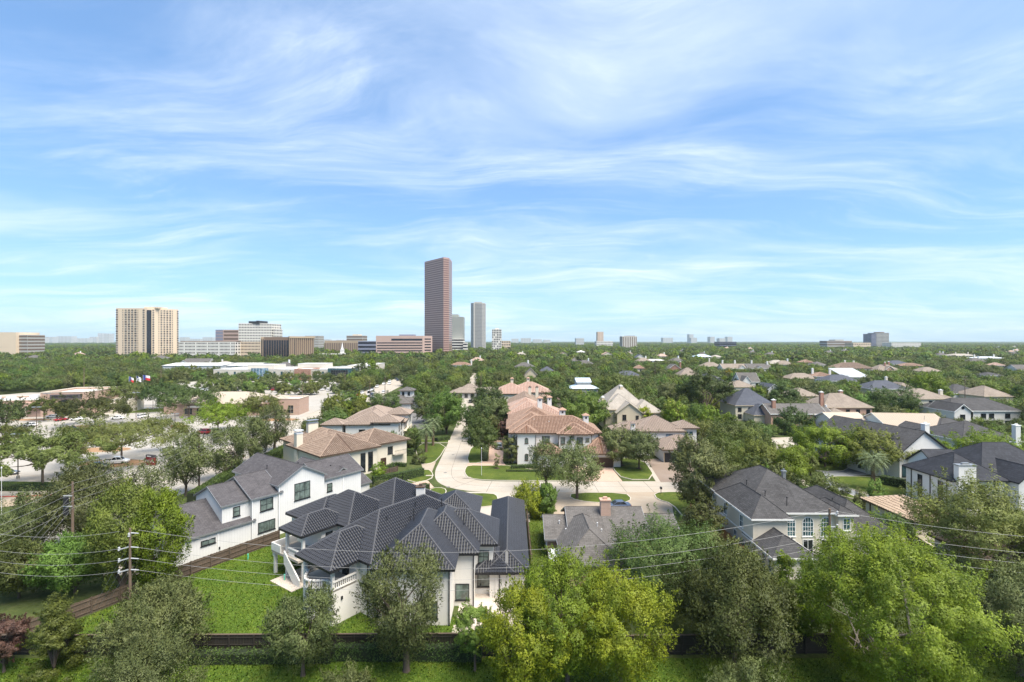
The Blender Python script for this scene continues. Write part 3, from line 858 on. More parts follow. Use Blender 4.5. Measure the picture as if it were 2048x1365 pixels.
class House:
    def __init__(self, name, label, cat='house', loc=(0, 0), rz=0.0, wall='stucco_white', roof='shingle_charcoal', trim='trim_white', frame='trim_black', glass='glass_dark', group=None, tile=None, cap=None, pan=None):
        self.root = thing(name, label, cat, (loc[0], loc[1], 0), rz, group)
        self.loc = Vector((loc[0], loc[1], 0)); self.rz = rz
        self.wall, self.roof, self.trim, self.frame, self.glass = wall, roof, trim, frame, glass
        self.tile = tile; self.cap = cap; self.pan = pan
        self.blocks = []
    def w(self, x, y):
        if XF is not None:
            x, y, _ = XF @ Vector((x, y, 0))
        c, s = math.cos(self.rz), math.sin(self.rz)
        return (self.loc.x + c * x - s * y, self.loc.y + s * x + c * y)
    def block(self, x0, y0, x1, y1, ze, kind='hip', pitch=0.6, ov=0.55, z0=-0.2, wall=None, roof=None, walls=True, fascia=True, tile='same', excl=True):
        wall = wall or self.wall; roof = roof or self.roof
        tile = self.tile if tile == 'same' else tile
        if excl:
            EXCL.append(([self.w(*p) for p in ((x0, y0), (x1, y0), (x1, y1), (x0, y1))], 1.5))
        planes, ridges, h = roof_planes(kind, x0 - ov, y0 - ov, x1 + ov, y1 + ov, ze, pitch)
        if walls:
            m = MB()
            m.add(((x0, y0, z0), (x1, y0, z0), (x1, y1, z0), (x0, y1, z0), (x0, y0, ze + .05), (x1, y0, ze + .05), (x1, y1, ze + .05), (x0, y1, ze + .05)),
                  ((0, 1, 5, 4), (1, 2, 6, 5), (2, 3, 7, 6), (3, 0, 4, 7), (4, 5, 6, 7)))
            zr = ze + ov * pitch
            if kind == 'gx':
                hh = h - 0.06; ym = (y0 + y1) / 2
                for x, fl in ((x0, 0), (x1, 1)):
                    q = [(x, y0, ze + .05), (x, y1, ze + .05), (x, y1, zr - .06), (x, ym, hh), (x, y0, zr - .06)]
                    m.poly(q if fl else q[::-1])
            if kind == 'gy':
                hh = h - 0.06; xm = (x0 + x1) / 2
                for y, fl in ((y0, 1), (y1, 0)):
                    q = [(x0, y, ze + .05), (x1, y, ze + .05), (x1, y, zr - .06), (xm, y, hh), (x0, y, zr - .06)]
                    m.poly(q if fl else q[::-1])
            m.build('wall', wall, self.root)
        T = 0.16
        m = MB()
        for pl in planes:
            m.poly([(a, b, c + T) for a, b, c in pl])
        # underside
        if kind in ('hip', 'pyr'):
            m.poly([(x0 - ov, y0 - ov, ze), (x0 - ov, y1 + ov, ze), (x1 + ov, y1 + ov, ze), (x1 + ov, y0 - ov, ze)])
        else:
            for pl in planes:
                m.poly(list(reversed(pl)))
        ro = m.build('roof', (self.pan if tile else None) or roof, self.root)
        if fascia:
            f = MB()
            for pl in planes:
                n = len(pl)
                edges = [(0, 1)]
                if kind in ('gx', 'gy'): edges = [(0, 1), (1, 2), (3, 0)]
                if kind.startswith('shed'): edges = [(0, 1), (1, 2), (2, 3), (3, 0)]
                for i, j in edges:
                    a, b = Vector(pl[i]), Vector(pl[j])
                    e = (b - a).normalized(); out_n = Vector((e.y, -e.x, 0)).normalized() * 0.05
                    dz = Vector((0, 0, T + 0.012)); lo = Vector((0, 0, -0.08))
                    a2, b2 = a - e * .05, b + e * .05
                    vs = [a2 + lo, b2 + lo, b2 + dz, a2 + dz, a2 + lo + out_n, b2 + lo + out_n, b2 + dz + out_n, a2 + dz + out_n]
                    f.add(vs, ((4, 5, 6, 7), (7, 6, 2, 3), (0, 1, 5, 4), (0, 4, 7, 3), (1, 2, 6, 5), (1, 0, 3, 2)))
            f.build('gutter', self.trim, ro)
        if tile:
            t = MB()
            pw, rl, rad = tile
            for pl in planes:
                tile_rows(t, [(a, b, c + T) for a, b, c in pl], pw, rl, rad)
            t.build('roof_tiles', roof, ro, kind='stuff')
        if ridges:
            rr = (0.105 if tile[2] > .05 else 0.08) if tile else 0.04
            c = MB()
            for a, b in ridges:
                a, b = Vector(a) + Vector((0, 0, T + .05)), Vector(b) + Vector((0, 0, T + .05))
                k = max(1, int((b - a).length / 0.45)) if tile and tile[0] < 0.4 else 1
                for i in range(k):
                    c.tube([a + (b - a) * (i / k), a + (b - a) * ((i + 1) / k + 0.003)], [rr * 1.12, rr * 0.92] if k > 1 else rr, 6)
            c.build('ridge_cap', (self.cap if tile and self.cap else roof), ro)
        self.blocks.append((x0, y0, x1, y1, ze))
        self.roof_obj = ro
        return ro
    def flat(self, x0, y0, x1, y1, ze, par=0.5, wall=None, roof='roof_white', z0=-0.2, cap=None, excl=True):
        if excl: EXCL.append(([self.w(*p) for p in ((x0, y0), (x1, y0), (x1, y1), (x0, y1))], 2.0))
        m = MB(); t = 0.3
        m.add(((x0, y0, z0), (x1, y0, z0), (x1, y1, z0), (x0, y1, z0), (x0, y0, ze), (x1, y0, ze), (x1, y1, ze), (x0, y1, ze),
               (x0 + t, y0 + t, ze), (x1 - t, y0 + t, ze), (x1 - t, y1 - t, ze), (x0 + t, y1 - t, ze),
               (x0 + t, y0 + t, ze - par), (x1 - t, y0 + t, ze - par), (x1 - t, y1 - t, ze - par), (x0 + t, y1 - t, ze - par)),
              ((0, 1, 5, 4), (1, 2, 6, 5), (2, 3, 7, 6), (3, 0, 4, 7), (4, 5, 9, 8), (5, 6, 10, 9), (6, 7, 11, 10), (7, 4, 8, 11), (8, 9, 13, 12), (9, 10, 14, 13), (10, 11, 15, 14), (11, 8, 12, 15)))
        m.build('wall', wall or self.wall, self.root)
        r = MB(); r.quad((x0 + t, y0 + t, ze - par + .01), (x1 - t, y0 + t, ze - par + .01), (x1 - t, y1 - t, ze - par + .01), (x0 + t, y1 - t, ze - par + .01))
        ro = r.build('roof', roof, self.root)
        if cap:
            c = MB(); q = 0.12
            for a in ((x0 - q, y0 - q, x1 + q, y0 + t), (x0 - q, y1 - t, x1 + q, y1 + q), (x0 - q, y0 + t, x0 + t, y1 - t), (x1 - t, y0 + t, x1 + q, y1 - t)):
                c.box(a[0], a[1], ze + .002, a[2], a[3], ze + .22)
            c.build('cornice', cap, ro)
        self.blocks.append((x0, y0, x1, y1, ze))
        return ro
    def win(self, side, fixed, pos, z, w, h, cols=2, rows=2, arch=False, frame=None, glass=None, fr=0.09, sill=True, name='window'):
        """window on a wall: side S/N/E/W, fixed = wall coordinate, pos = centre along it, z = sill height"""
        frame = frame or self.frame; glass = glass or self.glass
        fx = {'S': (Vector((1, 0, 0)), Vector((0, -1, 0))), 'N': (Vector((-1, 0, 0)), Vector((0, 1, 0))), 'E': (Vector((0, 1, 0)), Vector((1, 0, 0))), 'W': (Vector((0, -1, 0)), Vector((-1, 0, 0)))}
        u, n = fx[side]
        base = Vector((pos, fixed, z)) if side in 'SN' else Vector((fixed, pos, z))
        zv = Vector((0, 0, 1))
        def bar(mb, ua, ub, za, zb, d0, d1):
            c = base + u * (ua + ub) / 2 + zv * (za + zb) / 2 + n * (d0 + d1) / 2
            mb.obox(c, u * (ub - ua) / 2, n * -(d1 - d0) / 2, zv * (zb - za) / 2)
        m = MB(); hw = w / 2
        hr = h - hw if arch else h
        bar(m, -hw - fr, -hw, -fr, hr, -.02, .07); bar(m, hw, hw + fr, -fr, hr, -.02, .07); bar(m, -hw, hw, -fr, 0, -.02, .07)
        if sill: bar(m, -hw - fr - .08, hw + fr + .08, -fr - .1, -fr - .002, -.02, .12)
        segs = 8
        if arch:
            for i in range(segs):
                t0, t1 = math.pi * i / segs, math.pi * (i + 1) / segs
                q = []
                for t, r in ((t0, hw), (t0, hw + fr), (t1, hw + fr), (t1, hw)):
                    q.append(base + u * math.cos(t) * r + zv * (hr + math.sin(t) * r))
                m.add([a + n * .07 for a in q] + [a - n * .02 for a in q], ((0, 1, 2, 3), (0, 3, 7, 4), (1, 5, 6, 2)))
        else:
            bar(m, -hw - fr, hw + fr, hr, hr + fr, -.02, .07)
        for i in range(1, cols):
            c = -hw + w * i / cols
            bar(m, c - .03, c + .03, 0, hr + (math.sqrt(max(0, hw * hw - c * c)) if arch else 0), .0, .045)
        for i in range(1, rows):
            c = hr * i / rows
            bar(m, -hw, hw, c - .03, c + .03, .0, .05)
        if arch and rows > 1:
            bar(m, -hw, hw, hr - .03, hr + .03, .0, .05)
        wo = m.build(name, frame, self.root)
        p = MB()
        pts = [base + u * -hw + n * .02, base + u * hw + n * .02, base + u * hw + zv * hr + n * .02]
        if arch:
            pts += [base + u * math.cos(t) * hw + zv * (hr + math.sin(t) * hw) + n * .02 for t in [math.pi * i / segs for i in range(1, segs)]]
        pts.append(base + u * -hw + zv * hr + n * .02)
        p.poly(pts)
        p.build('pane', glass, wo)
        return wo
    def door(self, side, fixed, pos, w, h, mat='door_black', frame=None, z=0.0, panels=4, name='door'):
        fx = {'S': (Vector((1, 0, 0)), Vector((0, -1, 0))), 'N': (Vector((-1, 0, 0)), Vector((0, 1, 0))), 'E': (Vector((0, 1, 0)), Vector((1, 0, 0))), 'W': (Vector((0, -1, 0)), Vector((-1, 0, 0)))}
        u, n = fx[side]
        base = Vector((pos, fixed, z)) if side in 'SN' else Vector((fixed, pos, z)); zv = Vector((0, 0, 1))
        m = MB(); m.obox(base + zv * h / 2 + n * .02, u * w / 2, n * -.03, zv * h / 2)
        for i in range(panels):
            m.obox(base + zv * (h * (i + .5) / panels) + n * .06, u * (w / 2 - .08), n * -.015, zv * (h / panels / 2 - .06))
        d = m.build(name, mat, self.root)
        f = MB(); t = 0.12
        f.obox(base + zv * (h + t / 2) + n * .05, u * (w / 2 + t), n * -.08, zv * t / 2)
        for s in (-1, 1): f.obox(base + u * s * (w / 2 + t / 2) + zv * h / 2 + n * .05, u * t / 2, n * -.08, zv * h / 2)
        f.build('frame', frame or self.trim, d)
        return d
    def chimney(self, x, y, w, d, z0, z1, mat=None, cap='trim_white', kind='slab'):
        m = MB(); m.box(x - w / 2, y - d / 2, z0, x + w / 2, y + d / 2, z1)
        c = m.build('chimney', mat or self.wall, self.root)
        k = MB()
        if kind == 'slab':
            k.box(x - w / 2 - .1, y - d / 2 - .1, z1 + .003, x + w / 2 + .1, y + d / 2 + .1, z1 + .18)
            k.box(x - w / 5, y - d / 5, z1 + .18, x + w / 5, y + d / 5, z1 + .5)
        elif kind == 'hood':
            for sx in (-1, 1):
                for sy in (-1, 1):
                    k.box(x + sx * w * .4 - .06, y + sy * d * .4 - .06, z1, x + sx * w * .4 + .06, y + sy * d * .4 + .06, z1 + .55)
            k.box(x - w / 2 - .15, y - d / 2 - .15, z1 + .55, x + w / 2 + .15, y + d / 2 + .15, z1 + .72)
            k.box(x - w / 2 - .06, y - d / 2 - .06, z1 - .2, x + w / 2 + .06, y + d / 2 + .06, z1 + .02)
        else:                       # little tiled hip hood with openings below
            k.add(((x - w * .75, y - d * .75, z1), (x + w * .75, y - d * .75, z1), (x + w * .75, y + d * .75, z1), (x - w * .75, y + d * .75, z1), (x, y, z1 + w * .45)), ((0, 1, 4), (1, 2, 4), (2, 3, 4), (3, 0, 4), (3, 2, 1, 0)))
        k.build('chimney_cap', cap, c)
        if kind == 'tiled':
            o = MB(); o.box(x - w * .16, y - d / 2 - .015, z1 - .95, x + w * .16, y - d / 2 + .02, z1 - .35)
            o.build('vent_opening', 'trim_black', c)
        return c
    def downpipe(self, x, y, z1, mat='trim_black'):
        m = MB(); m.box(x - .06, y - .06, 0, x + .06, y + .06, z1)
        m.build('downpipe', mat, self.root)
    def vent(self, x, y, z, h=0.6, mat='trim_black'):
        m = MB(); m.lathe([(0.06, -0.8), (0.06, h), (0.12, h), (0.12, h + .12), (0.0, h + .16)], (x, y, z), 6)
        m.build('vent_pipe', mat, self.root)
    def light(self, x, y, z, s=.12):
        m = MB(); m.box(x - s, y - s, z, x + s, y + s, z + .35); m.build('wall_lamp', 'trim_black', self.root)
# ------------------------------------------------------------------ houses near the camera
BT = (0.34, 0.42, 0.085)          # barrel tile pitch, course, rise
# --- white villa with the black barrel-tile roof
H = House('villa', 'large white stucco villa with a many-hipped black barrel-tile roof and balustraded balconies', 'house', (0, 0), 0, 'stucco_white', 'tile_black', 'trim_black', 'trim_black', 'glass_green', tile=BT, cap='tile_black_cap', pan='tile_black_pan')
ox, oy = -12, 62
H.root.location = (ox, oy, 0); H.loc = Vector((ox, oy, 0))
XF = Matrix.Translation((-ox, -oy, 0))
H.block(-15.2, 54.4, -7.0, 68, 6.4, 'hip', 0.70, 0.6)                       # front hip facing us
H.block(-13.0, 58.4, -4.6, 69, 6.4, 'hip', 0.70, 0.55)
H.block(-11.0, 61.2, -2.4, 68.5, 6.3, 'hip', 0.72, 0.55)
H.block(-2.8, 60.4, 1.5, 86, 3.2, 'hip', 0.60, 0.6)                          # long low garage wing
H.block(-12, 70.5, -5.4, 78.5, 6.3, 'hip', 0.6, 0.55)
H.block(-4.3, 60.2, -0.2, 66, 3.2, 'hip', 0.55, 0.5, walls=False)           # porch roof
po = MB(); po.box(-2.1, 60.3, 0, -1.75, 60.65, 3.2); po.build('porch_column', 'stucco_white', H.root)
H.downpipe(-1.55, 60.35, 3.2)
H.win('S', 54.4, -9.2, 0.9, 1.5, 1.7, 1, 1); H.win('S', 54.4, -13.4, 0.9, 1.5, 1.7, 1, 1)
H.win('S', 58.4, -6.0, 0.8, 1.5, 1.8, 1, 1); H.win('S', 61.2, -3.5, 1.0, 1.6, 1.5, 1, 1)
H.win('S', 61.2, -3.6, 4.0, 1.2, 1.4, 2, 2)
for x, y, z in ((-15.1, 54.3, 6.3), (-7.05, 54.3, 6.3), (-4.65, 58.3, 6.3)): H.downpipe(x, y, z)
H.light(-4.0, 61.0, 0.9, .08)
for x, y, z in ((-9.5, 57, 7.6), (-6.2, 62.5, 8.6), (-12.6, 62, 9.6), (-9.6, 66, 9.6)): H.vent(x, y, z, .8)
H.chimney(-14.2, 75.2, 1.25, 1.0, 3, 9.3, 'stucco_white', 'trim_brown', 'slab')
# wing set at an angle: main range, corner tower with balcony
A54 = Matrix.Translation((-ox, -oy, 0)) @ Matrix.Translation((-20.1, 53.35, 0)) @ Matrix.Rotation(R(53.1), 4, 'Z')
XF = A54
H.block(4.3, -1.7, 21.5, 7.8, 6.4, 'hip', 0.68, 0.6)
H.block(0.6, 0.5, 9.0, 6.5, 6.4, 'hip', 0.66, 0.65, walls=False)
m = MB(); m.add(((0.6, 0.5, -.2), (9, 0.5, -.2), (9, 6.5, -.2), (0.6, 6.5, -.2), (0.6, 0.5, 4.0), (9, 0.5, 4.0), (9, 6.5, 4.0), (0.6, 6.5, 4.0)), ((0, 1, 5, 4), (1, 2, 6, 5), (2, 3, 7, 6), (3, 0, 4, 7)))
m.build('wall', 'stucco_white', H.root)
m = MB()
arc = [(0.6 - 1.25 * math.sin(math.pi * t), 1.8 + 3.6 * t) for t in [i / 10 for i in range(11)]]
fl = [(3.8, 0.5), (3.8, 6.5), (0.6, 6.5)] + arc[::-1] + [(0.6, 0.5)]
m.prism(ccw(fl), 3.75, 4.0); m.build('balcony_floor', 'stone_patio', H.root)
m = MB(); m.prism(ccw(arc), -0.2, 3.74); m.build('wall', 'stucco_white', H.root)
m = MB(); m.box(3.8, 0.5, 4.0, 9.0, 6.5, 6.42); m.build('wall', 'stucco_white', H.root)
for x, y in ((0.78, 0.68), (0.78, 6.32)):
    c = MB(); c.box(x - .17, y - .17, 4.0, x + .17, y + .17, 6.4); c.build('column', 'stucco_white', H.root)
H.door('W', 3.8, 2.6, 1.0, 2.1, 'glass_dark', 'trim_black', 4.0, 1); H.door('W', 3.8, 4.6, 1.0, 2.1, 'glass_dark', 'trim_black', 4.0, 1)
bal_me = None
def balustrade(house, pts, z, h=0.95, step=0.27):
    global bal_me
    if bal_me is None:
        keep = XF
        globals()['XF'] = None
        bm_ = MB(); bm_.lathe([(0.085, 0), (0.085, .08), (0.05, .12), (0.10, .32), (0.045, .58), (0.06, .68), (0.085, .74)], (0, 0, 0), 6)
        bal_me = bm_.mesh('baluster', 'stucco_white', True)
        globals()['XF'] = keep
    r = MB(); b = MB()
    for i in range(len(pts) - 1):
        a, c = Vector((*pts[i], 0)), Vector((*pts[i + 1], 0))
        d = (c - a); L_ = d.length; d /= L_; n = Vector((-d.y, d.x, 0)); mid = (a + c) / 2
        r.obox(mid + Vector((0, 0, z + h - .07)), d * (L_ / 2 + .05), n * .14, Vector((0, 0, .07)))
        b.obox(mid + Vector((0, 0, z + .05)), d * (L_ / 2 + .05), n * .13, Vector((0, 0, .06)))
        k = max(1, round(L_ / step))
        for j in range(k):
            p = a + d * L_ * (j + .5) / k + Vector((0, 0, z + .11))
            link('baluster', bal_me, house.root, loc=(XF @ p) if XF is not None else p)
    ro = r.build('handrail', 'stucco_white', house.root); b.build('plinth', 'stucco_white', house.root)
balustrade(H, [(3.7, 0.55), (0.75, 0.55)], 4.0)
balustrade(H, [(0.65, 0.85), (0.65, 1.8)], 4.0)
balustrade(H, arc, 4.0)
balustrade(H, [(0.65, 5.4), (0.65, 6.2)], 4.0)
H.win('S', -1.7, 7.2, 3.4, 0.9, 2.2, 1, 1, arch=True)
H.downpipe(4.25, -1.0, 6.3); H.light(1.8, 0.45, 2.6, .1)
for x, y, z in ((9, 1.5, 8.8), (12, 0.5, 8.2), (14, 1.8, 9.3), (16.5, 0.2, 8.1)): H.vent(x, y, z, .8)
# rear wing with raised deck and outside stair
XF = Matrix.Translation((-ox, -oy, 0)) @ Matrix.Translation((-27.6, 63.0, 0)) @ Matrix.Rotation(R(55), 4, 'Z')
H.block(0.6, 0.4, 7.5, 4.6, 6.3, 'hip', 0.62, 0.55, walls=False)
m = MB(); m.box(3.4, 0.5, -.2, 8, 4.6, 6.32); m.build('wall', 'stucco_white', H.root)
m = MB(); m.box(-0.2, 0.2, 3.0, 3.4, 6.6, 3.3); m.build('deck', 'concrete_walk', H.root)
for x, y in ((0.75, 0.55), (0.75, 4.3), (0.2, 6.3)):
    c = MB(); c.box(x - .18, y - .18, -.1, x + .18, y + .18, 6.3 if y < 5 else 3.0); c.build('column', 'stucco_white', H.root)
balustrade(H, [(0.3, 1.0), (0.3, 3.2)], 3.3)
for bx_ in ((-0.25, 4.4, 3.3, -0.05, 6.6, 4.3), (-0.05, 6.4, 2.4, 3.4, 6.6, 4.3), (0.9, 0.35, 3.3, 3.4, 0.5, 4.25)):
    m = MB(); m.box(*bx_); m.build('parapet', 'stucco_white', H.root)
m = MB()
for i in range(14):
    m.box(0.9 - 0.0, 3.3 - i * .28 - 1.2, 3.0 - i * .215, 2.0, 3.3 - i * .28 - .9, 3.05 - i * .215)
m.build('stair_treads', 'trim_black', H.root)
m = MB(); m.add(((-.3, 3.4, 3.9), (-.3, -0.2, 0.9), (-.3, -0.2, 0), (-.3, 1.0, 0), (-.3, 3.4, 2.2), (-.12, 3.4, 3.9), (-.12, -0.2, 0.9), (-.12, -0.2, 0), (-.12, 1.0, 0), (-.12, 3.4, 2.2)), ((0, 1, 2, 3, 4), (9, 8, 7, 6, 5), (0, 5, 6, 1), (1, 6, 7, 2), (3, 8, 9, 4), (0, 4, 9, 5)))
m.build('stair_wall', 'stucco_white', H.root)
m = MB(); m.box(-1.5, -0.5, 0, 3.4, 4.6, .1); m.build('slab', 'stone_patio', H.root)
H.win('S', 0.5, 4.6, 3.5, 0.9, 2.0, 1, 1, glass='glass_dark')
H.block(6.0, -2.0, 14.0, 7.6, 6.4, 'hip', 0.62, 0.6)
H.block(11.0, -5.0, 22.0, 6.0, 6.4, 'hip', 0.60, 0.6)
H.block(4.5, 2.5, 13, 9.6, 6.2, 'hip', 0.5, 0.6)
H.win('S', -2.0, 8.2, 3.6, 0.9, 2.1, 1, 1); H.win('E', 22.0, -2.5, 3.6, 1.1, 2.1, 1, 1)
H.downpipe(6.1, -2.05, 6.3)
XF = None

# --- white board house with mauve-grey shingles on the left
H = House('farmhouse', 'white board-clad house with mauve-grey shingle gables along the wooden fence', 'house', (-46.5, 69.3), R(54), 'board_white', 'shingle_mauve', 'metal_grey', 'trim_black', 'glass_green')
H.block(-2.5, 0, 9.2, 12.5, 3.5, 'gx', 0.50, 0.3)
H.block(4.9, 0.7, 9.3, 10, 6.7, 'gx', 0.45, 0.25)
H.block(9.0, -0.1, 13.6, 11, 6.9, 'gx', 0.45, 0.3)
H.block(13.2, -0.2, 21.6, 15, 8.0, 'gy', 0.55, 0.35)
H.block(21.2, 0.6, 30.0, 9.5, 6.9, 'gx', 0.5, 0.35)
H.block(24.0, 1.5, 29.0, 15, 6.4, 'gy', 0.55, 0.3)
H.block(30.0, 2.5, 33.5, 8, 3.4, 'gx', 0.45, 0.3)
H.win('S', -0.2, 17.4, 4.9, 2.7, 2.7, 3, 2)
H.win('S', -0.1, 11.3, 4.7, 1.9, 1.7, 2, 2, fr=.1); H.win('S', -0.1, 11.3, 1.3, 2.6, 1.5, 3, 1)
H.win('S', 0.7, 7.0, 4.8, 0.85, 1.3, 1, 2); H.win('S', 0.6, 23.2, 4.6, 0.9, 1.3, 1, 2)
H.win('S', 0.0, 2.7, 2.0, 1.8, 0.6, 2, 1)
H.downpipe(13.25, -0.3, 8, 'trim_white'); H.downpipe(9.0, -0.2, 6.8, 'trim_white'); H.downpipe(4.0, -0.06, 3.4, 'trim_white'); H.downpipe(26, .55, 6.8, 'trim_white')
for x, y, z in ((15, 7, 9.6), (18.5, 3, 10), (11, 3, 7.6), (2, 3, 5), (25, 3, 8.2)): H.vent(x, y, z, .3)
H.light(4.2, -0.05, 0.7, .1)

# --- grey ranch with the brick chimney
H = House('ranch_house', 'weathered grey shingle ranch house with a square brick chimney on its roof', 'house', (4.8, 62.6), 0, 'brick_pink', 'shingle_grey', 'metal_grey', 'trim_white', 'glass_dark')
H.block(0.5, 8.6, 8.0, 17.0, 2.8, 'gx', 0.42, 0.5)
H.block(4.0, 8.0, 15.0, 19.0, 3.1, 'gx', 0.45, 0.5)
H.block(14.0, 9.5, 20.0, 17.5, 2.8, 'gx', 0.42, 0.5)
H.block(2.2, 0.6, 9.6, 14, 2.8, 'hip', 0.72, 0.5)
H.chimney(9.6, 12.2, 1.5, 1.1, 3.5, 7.4, 'brick_salmon', 'brick_pink')
fl = MB(); fl.box(8.75, 11.4, 4.6, 10.5, 11.62, 4.95); fl.build('chimney_flashing', 'metal_grey', H.root)
H.vent(2.4, 11, 3.9, .7, 'metal_white'); H.vent(3.2, 9.3, 3.4, .6, 'metal_white'); H.vent(7.8, 8.8, 4.6, .5, 'metal_white'); H.vent(8.2, 7.6, 4.2, .4, 'metal_white')
m = MB(); m.box(0.5, 3.0, 0, 2.1, 6.0, 2.0); m.build('shed_wall', 'wood_fence', H.root)
m = MB(); m.add(((0.3, 2.8, 2.02), (2.15, 2.8, 2.02), (2.15, 6.2, 2.5), (0.3, 6.2, 2.5)), ((0, 1, 2, 3),)); m.build('shed_roof', 'metal_white', H.root)
H.win('W', 0.5, 11, 1.0, 1.4, 1.2)

# --- cream house with three arched windows
H = House('arched_window_house', 'cream two-storey house with three tall arched windows and charcoal shingle hips', 'house', (34.5, 69.5), 0, 'stucco_cream', 'shingle_charcoal', 'gutter_white', 'trim_white', 'glass_teal')
H.block(0.4, 0.5, 5.4, 12, 6.25, 'hip', 0.80, 0.55)
H.block(0.55, 2.9, 14.2, 19, 6.3, 'hip', 0.62, 0.55)
H.block(13.9, 2.2, 16.2, 8.0, 6.2, 'hip', 0.55, 0.45)
H.block(14.5, 3.0, 22.8, 19, 3.0, 'hip', 0.78, 0.6)
H.block(0.7, -4.6, 6.0, 3.0, 2.9, 'hip', 0.62, 0.5)
for x in (7.1, 9.8, 12.5):
    H.win('S', 2.9, x, 2.85, 1.5, 2.75, 4, 3, arch=True); H.win('S', 2.9, x, 0.15, 1.4, 2.1, 2, 1, glass='glass_dark')
H.win('S', 2.2, 15.1, 4.0, 0.9, 1.6, 2, 2)
H.win('W', 0.4, 4, 3.8, 0.9, 1.7, 2, 2); H.win('W', 0.4, 9.5, 3.8, 0.9, 1.7, 2, 2); H.win('W', 0.4, 6.0, 0.9, 0.9, 1.6, 2, 2); H.win('W', 0.4, 14, 3.8, 0.9, 1.7); H.win('W', 0.4, 14, .9, 0.9, 1.7)
H.win('W', 0.7, -3.6, 0.7, 0.8, 1.5, 2, 2); H.win('W', 0.7, -2.0, 0.7, 0.8, 1.5, 2, 2)
bl = MB(); bl.box(0.3, 0.55, 3.15, 0.42, 18.9, 3.35); bl.build('string_course', 'trim_white', H.root)
for x, y, z in ((4.5, 5, 8.4), (7, 3.5, 7.9), (3.6, 9, 8.9), (17.5, 9, 6.0), (2.8, -2.5, 3.9), (4.6, -2.0, 4.0), (19.5, 6, 5.0)): H.vent(x, y, z, .45)
H.chimney(9.6, 9.0, 0.5, 0.5, 8, 10.8, 'metal_grey', 'metal_grey')

# --- low garage with buff tiles
H = House('tiled_garage', 'low cream garage under a buff striped barrel-tile hip roof', 'garage', (64.6, 77.3), 0, 'stucco_cream', 'tile_buff', 'trim_brown', 'trim_black', 'glass_dark', tile=(0.52, 0.55, 0.12), cap='tile_buff_cap', pan='tile_buff_pan')
H.block(0, 0, 7.4, 11, 3.0, 'hip', 0.42, 0.6)
H.win('W', 0, 1.6, 0.9, 1.2, 1.4, 2, 2, arch=True); H.downpipe(-.1, 9.8, 3.0, 'trim_brown')
H = House('cream_cottage', 'low cream stucco house mostly hidden by the big dark oak at the right edge', 'house', (62.5, 60.5), 0, 'stucco_cream', 'tile_buff', 'trim_brown', 'trim_black', tile=(0.52, 0.55, 0.12), cap='tile_buff_cap', pan='tile_buff_pan')
H.block(0, 0, 9, 11, 3.1, 'hip', 0.42, 0.6); H.win('W', 0, 3, 0.9, 1.2, 1.4); H.win('S', 0, 4, 0.9, 1.4, 1.4)

# --- white house with black slate roof, right edge
H = House('slate_roof_house', 'white brick house with black slate roof and broad white chimney at the right edge', 'house', (80.5, 88.5), 0, 'brick_white', 'slate_black', 'trim_black', 'trim_black', 'glass_dark')
H.block(0.6, 0.6, 10.5, 11, 6.2, 'hip', 0.72, 0.45)
H.block(8.5, 3.2, 25, 15, 6.7, 'hip', 0.74, 0.45)
H.block(11.0, -1.2, 16.6, 8, 6.3, 'gy', 0.85, 0.35)
H.block(4.4, 8.0, 10, 15, 6.6, 'gx', 0.75, 0.3)
H.block(18.5, -3.0, 24, 8, 6.0, 'hip', 0.75, 0.5)
H.win('S', -1.2, 13.8, 3.4, 1.5, 2.0); H.win('S', -1.2, 13.8, .7, 1.5, 2.0)
H.chimney(2.6, 0.2, 3.2, 1.0, 0, 9.2, 'brick_white', 'metal_grey')
H.win('W', 0.6, 3.0, 1.2, 0.9, 4.2, 1, 3); H.win('W', 0.6, 7.6, 1.2, 0.9, 4.2, 1, 3); H.win('S', 0.6, 6.0, 3.5, 1.2, 1.8)
for y in (1.6, 5.2, 9.6): H.downpipe(0.5, y, 6.2)
# --- white gabled house behind the palm
H = House('white_gable_house', 'tall white gabled house with charcoal roof behind the palm lawn', 'house', (89.8, 112), R(12), 'brick_white', 'shingle_charcoal', 'trim_black', 'trim_black', 'glass_teal')
H.block(0, 0, 13.8, 24, 5.9, 'gy', 0.66, 0.45)
H.block(-3.0, 3.5, 5, 11, 6.0, 'gx', 0.75, 0.3)
H.block(3.6, -4.6, 11.2, 1.0, 3.8, 'gx', 0.8, 0.35)
H.block(-1.5, 14, 7, 20, 5.5, 'gx', 0.7, 0.3)
H.win('S', -4.6, 6.6, 0.9, 2.8, 2.1, 4, 2); H.win('S', 0, 1.5, 0.6, 1.6, 2.6, 2, 2); H.win('W', -3.0, 7, 1, 1.5, 2.2)
H.downpipe(3.55, -.1, 6); H.chimney(12.6, 4, 1.4, 1.0, 6, 11.6, 'brick_white', 'trim_white')

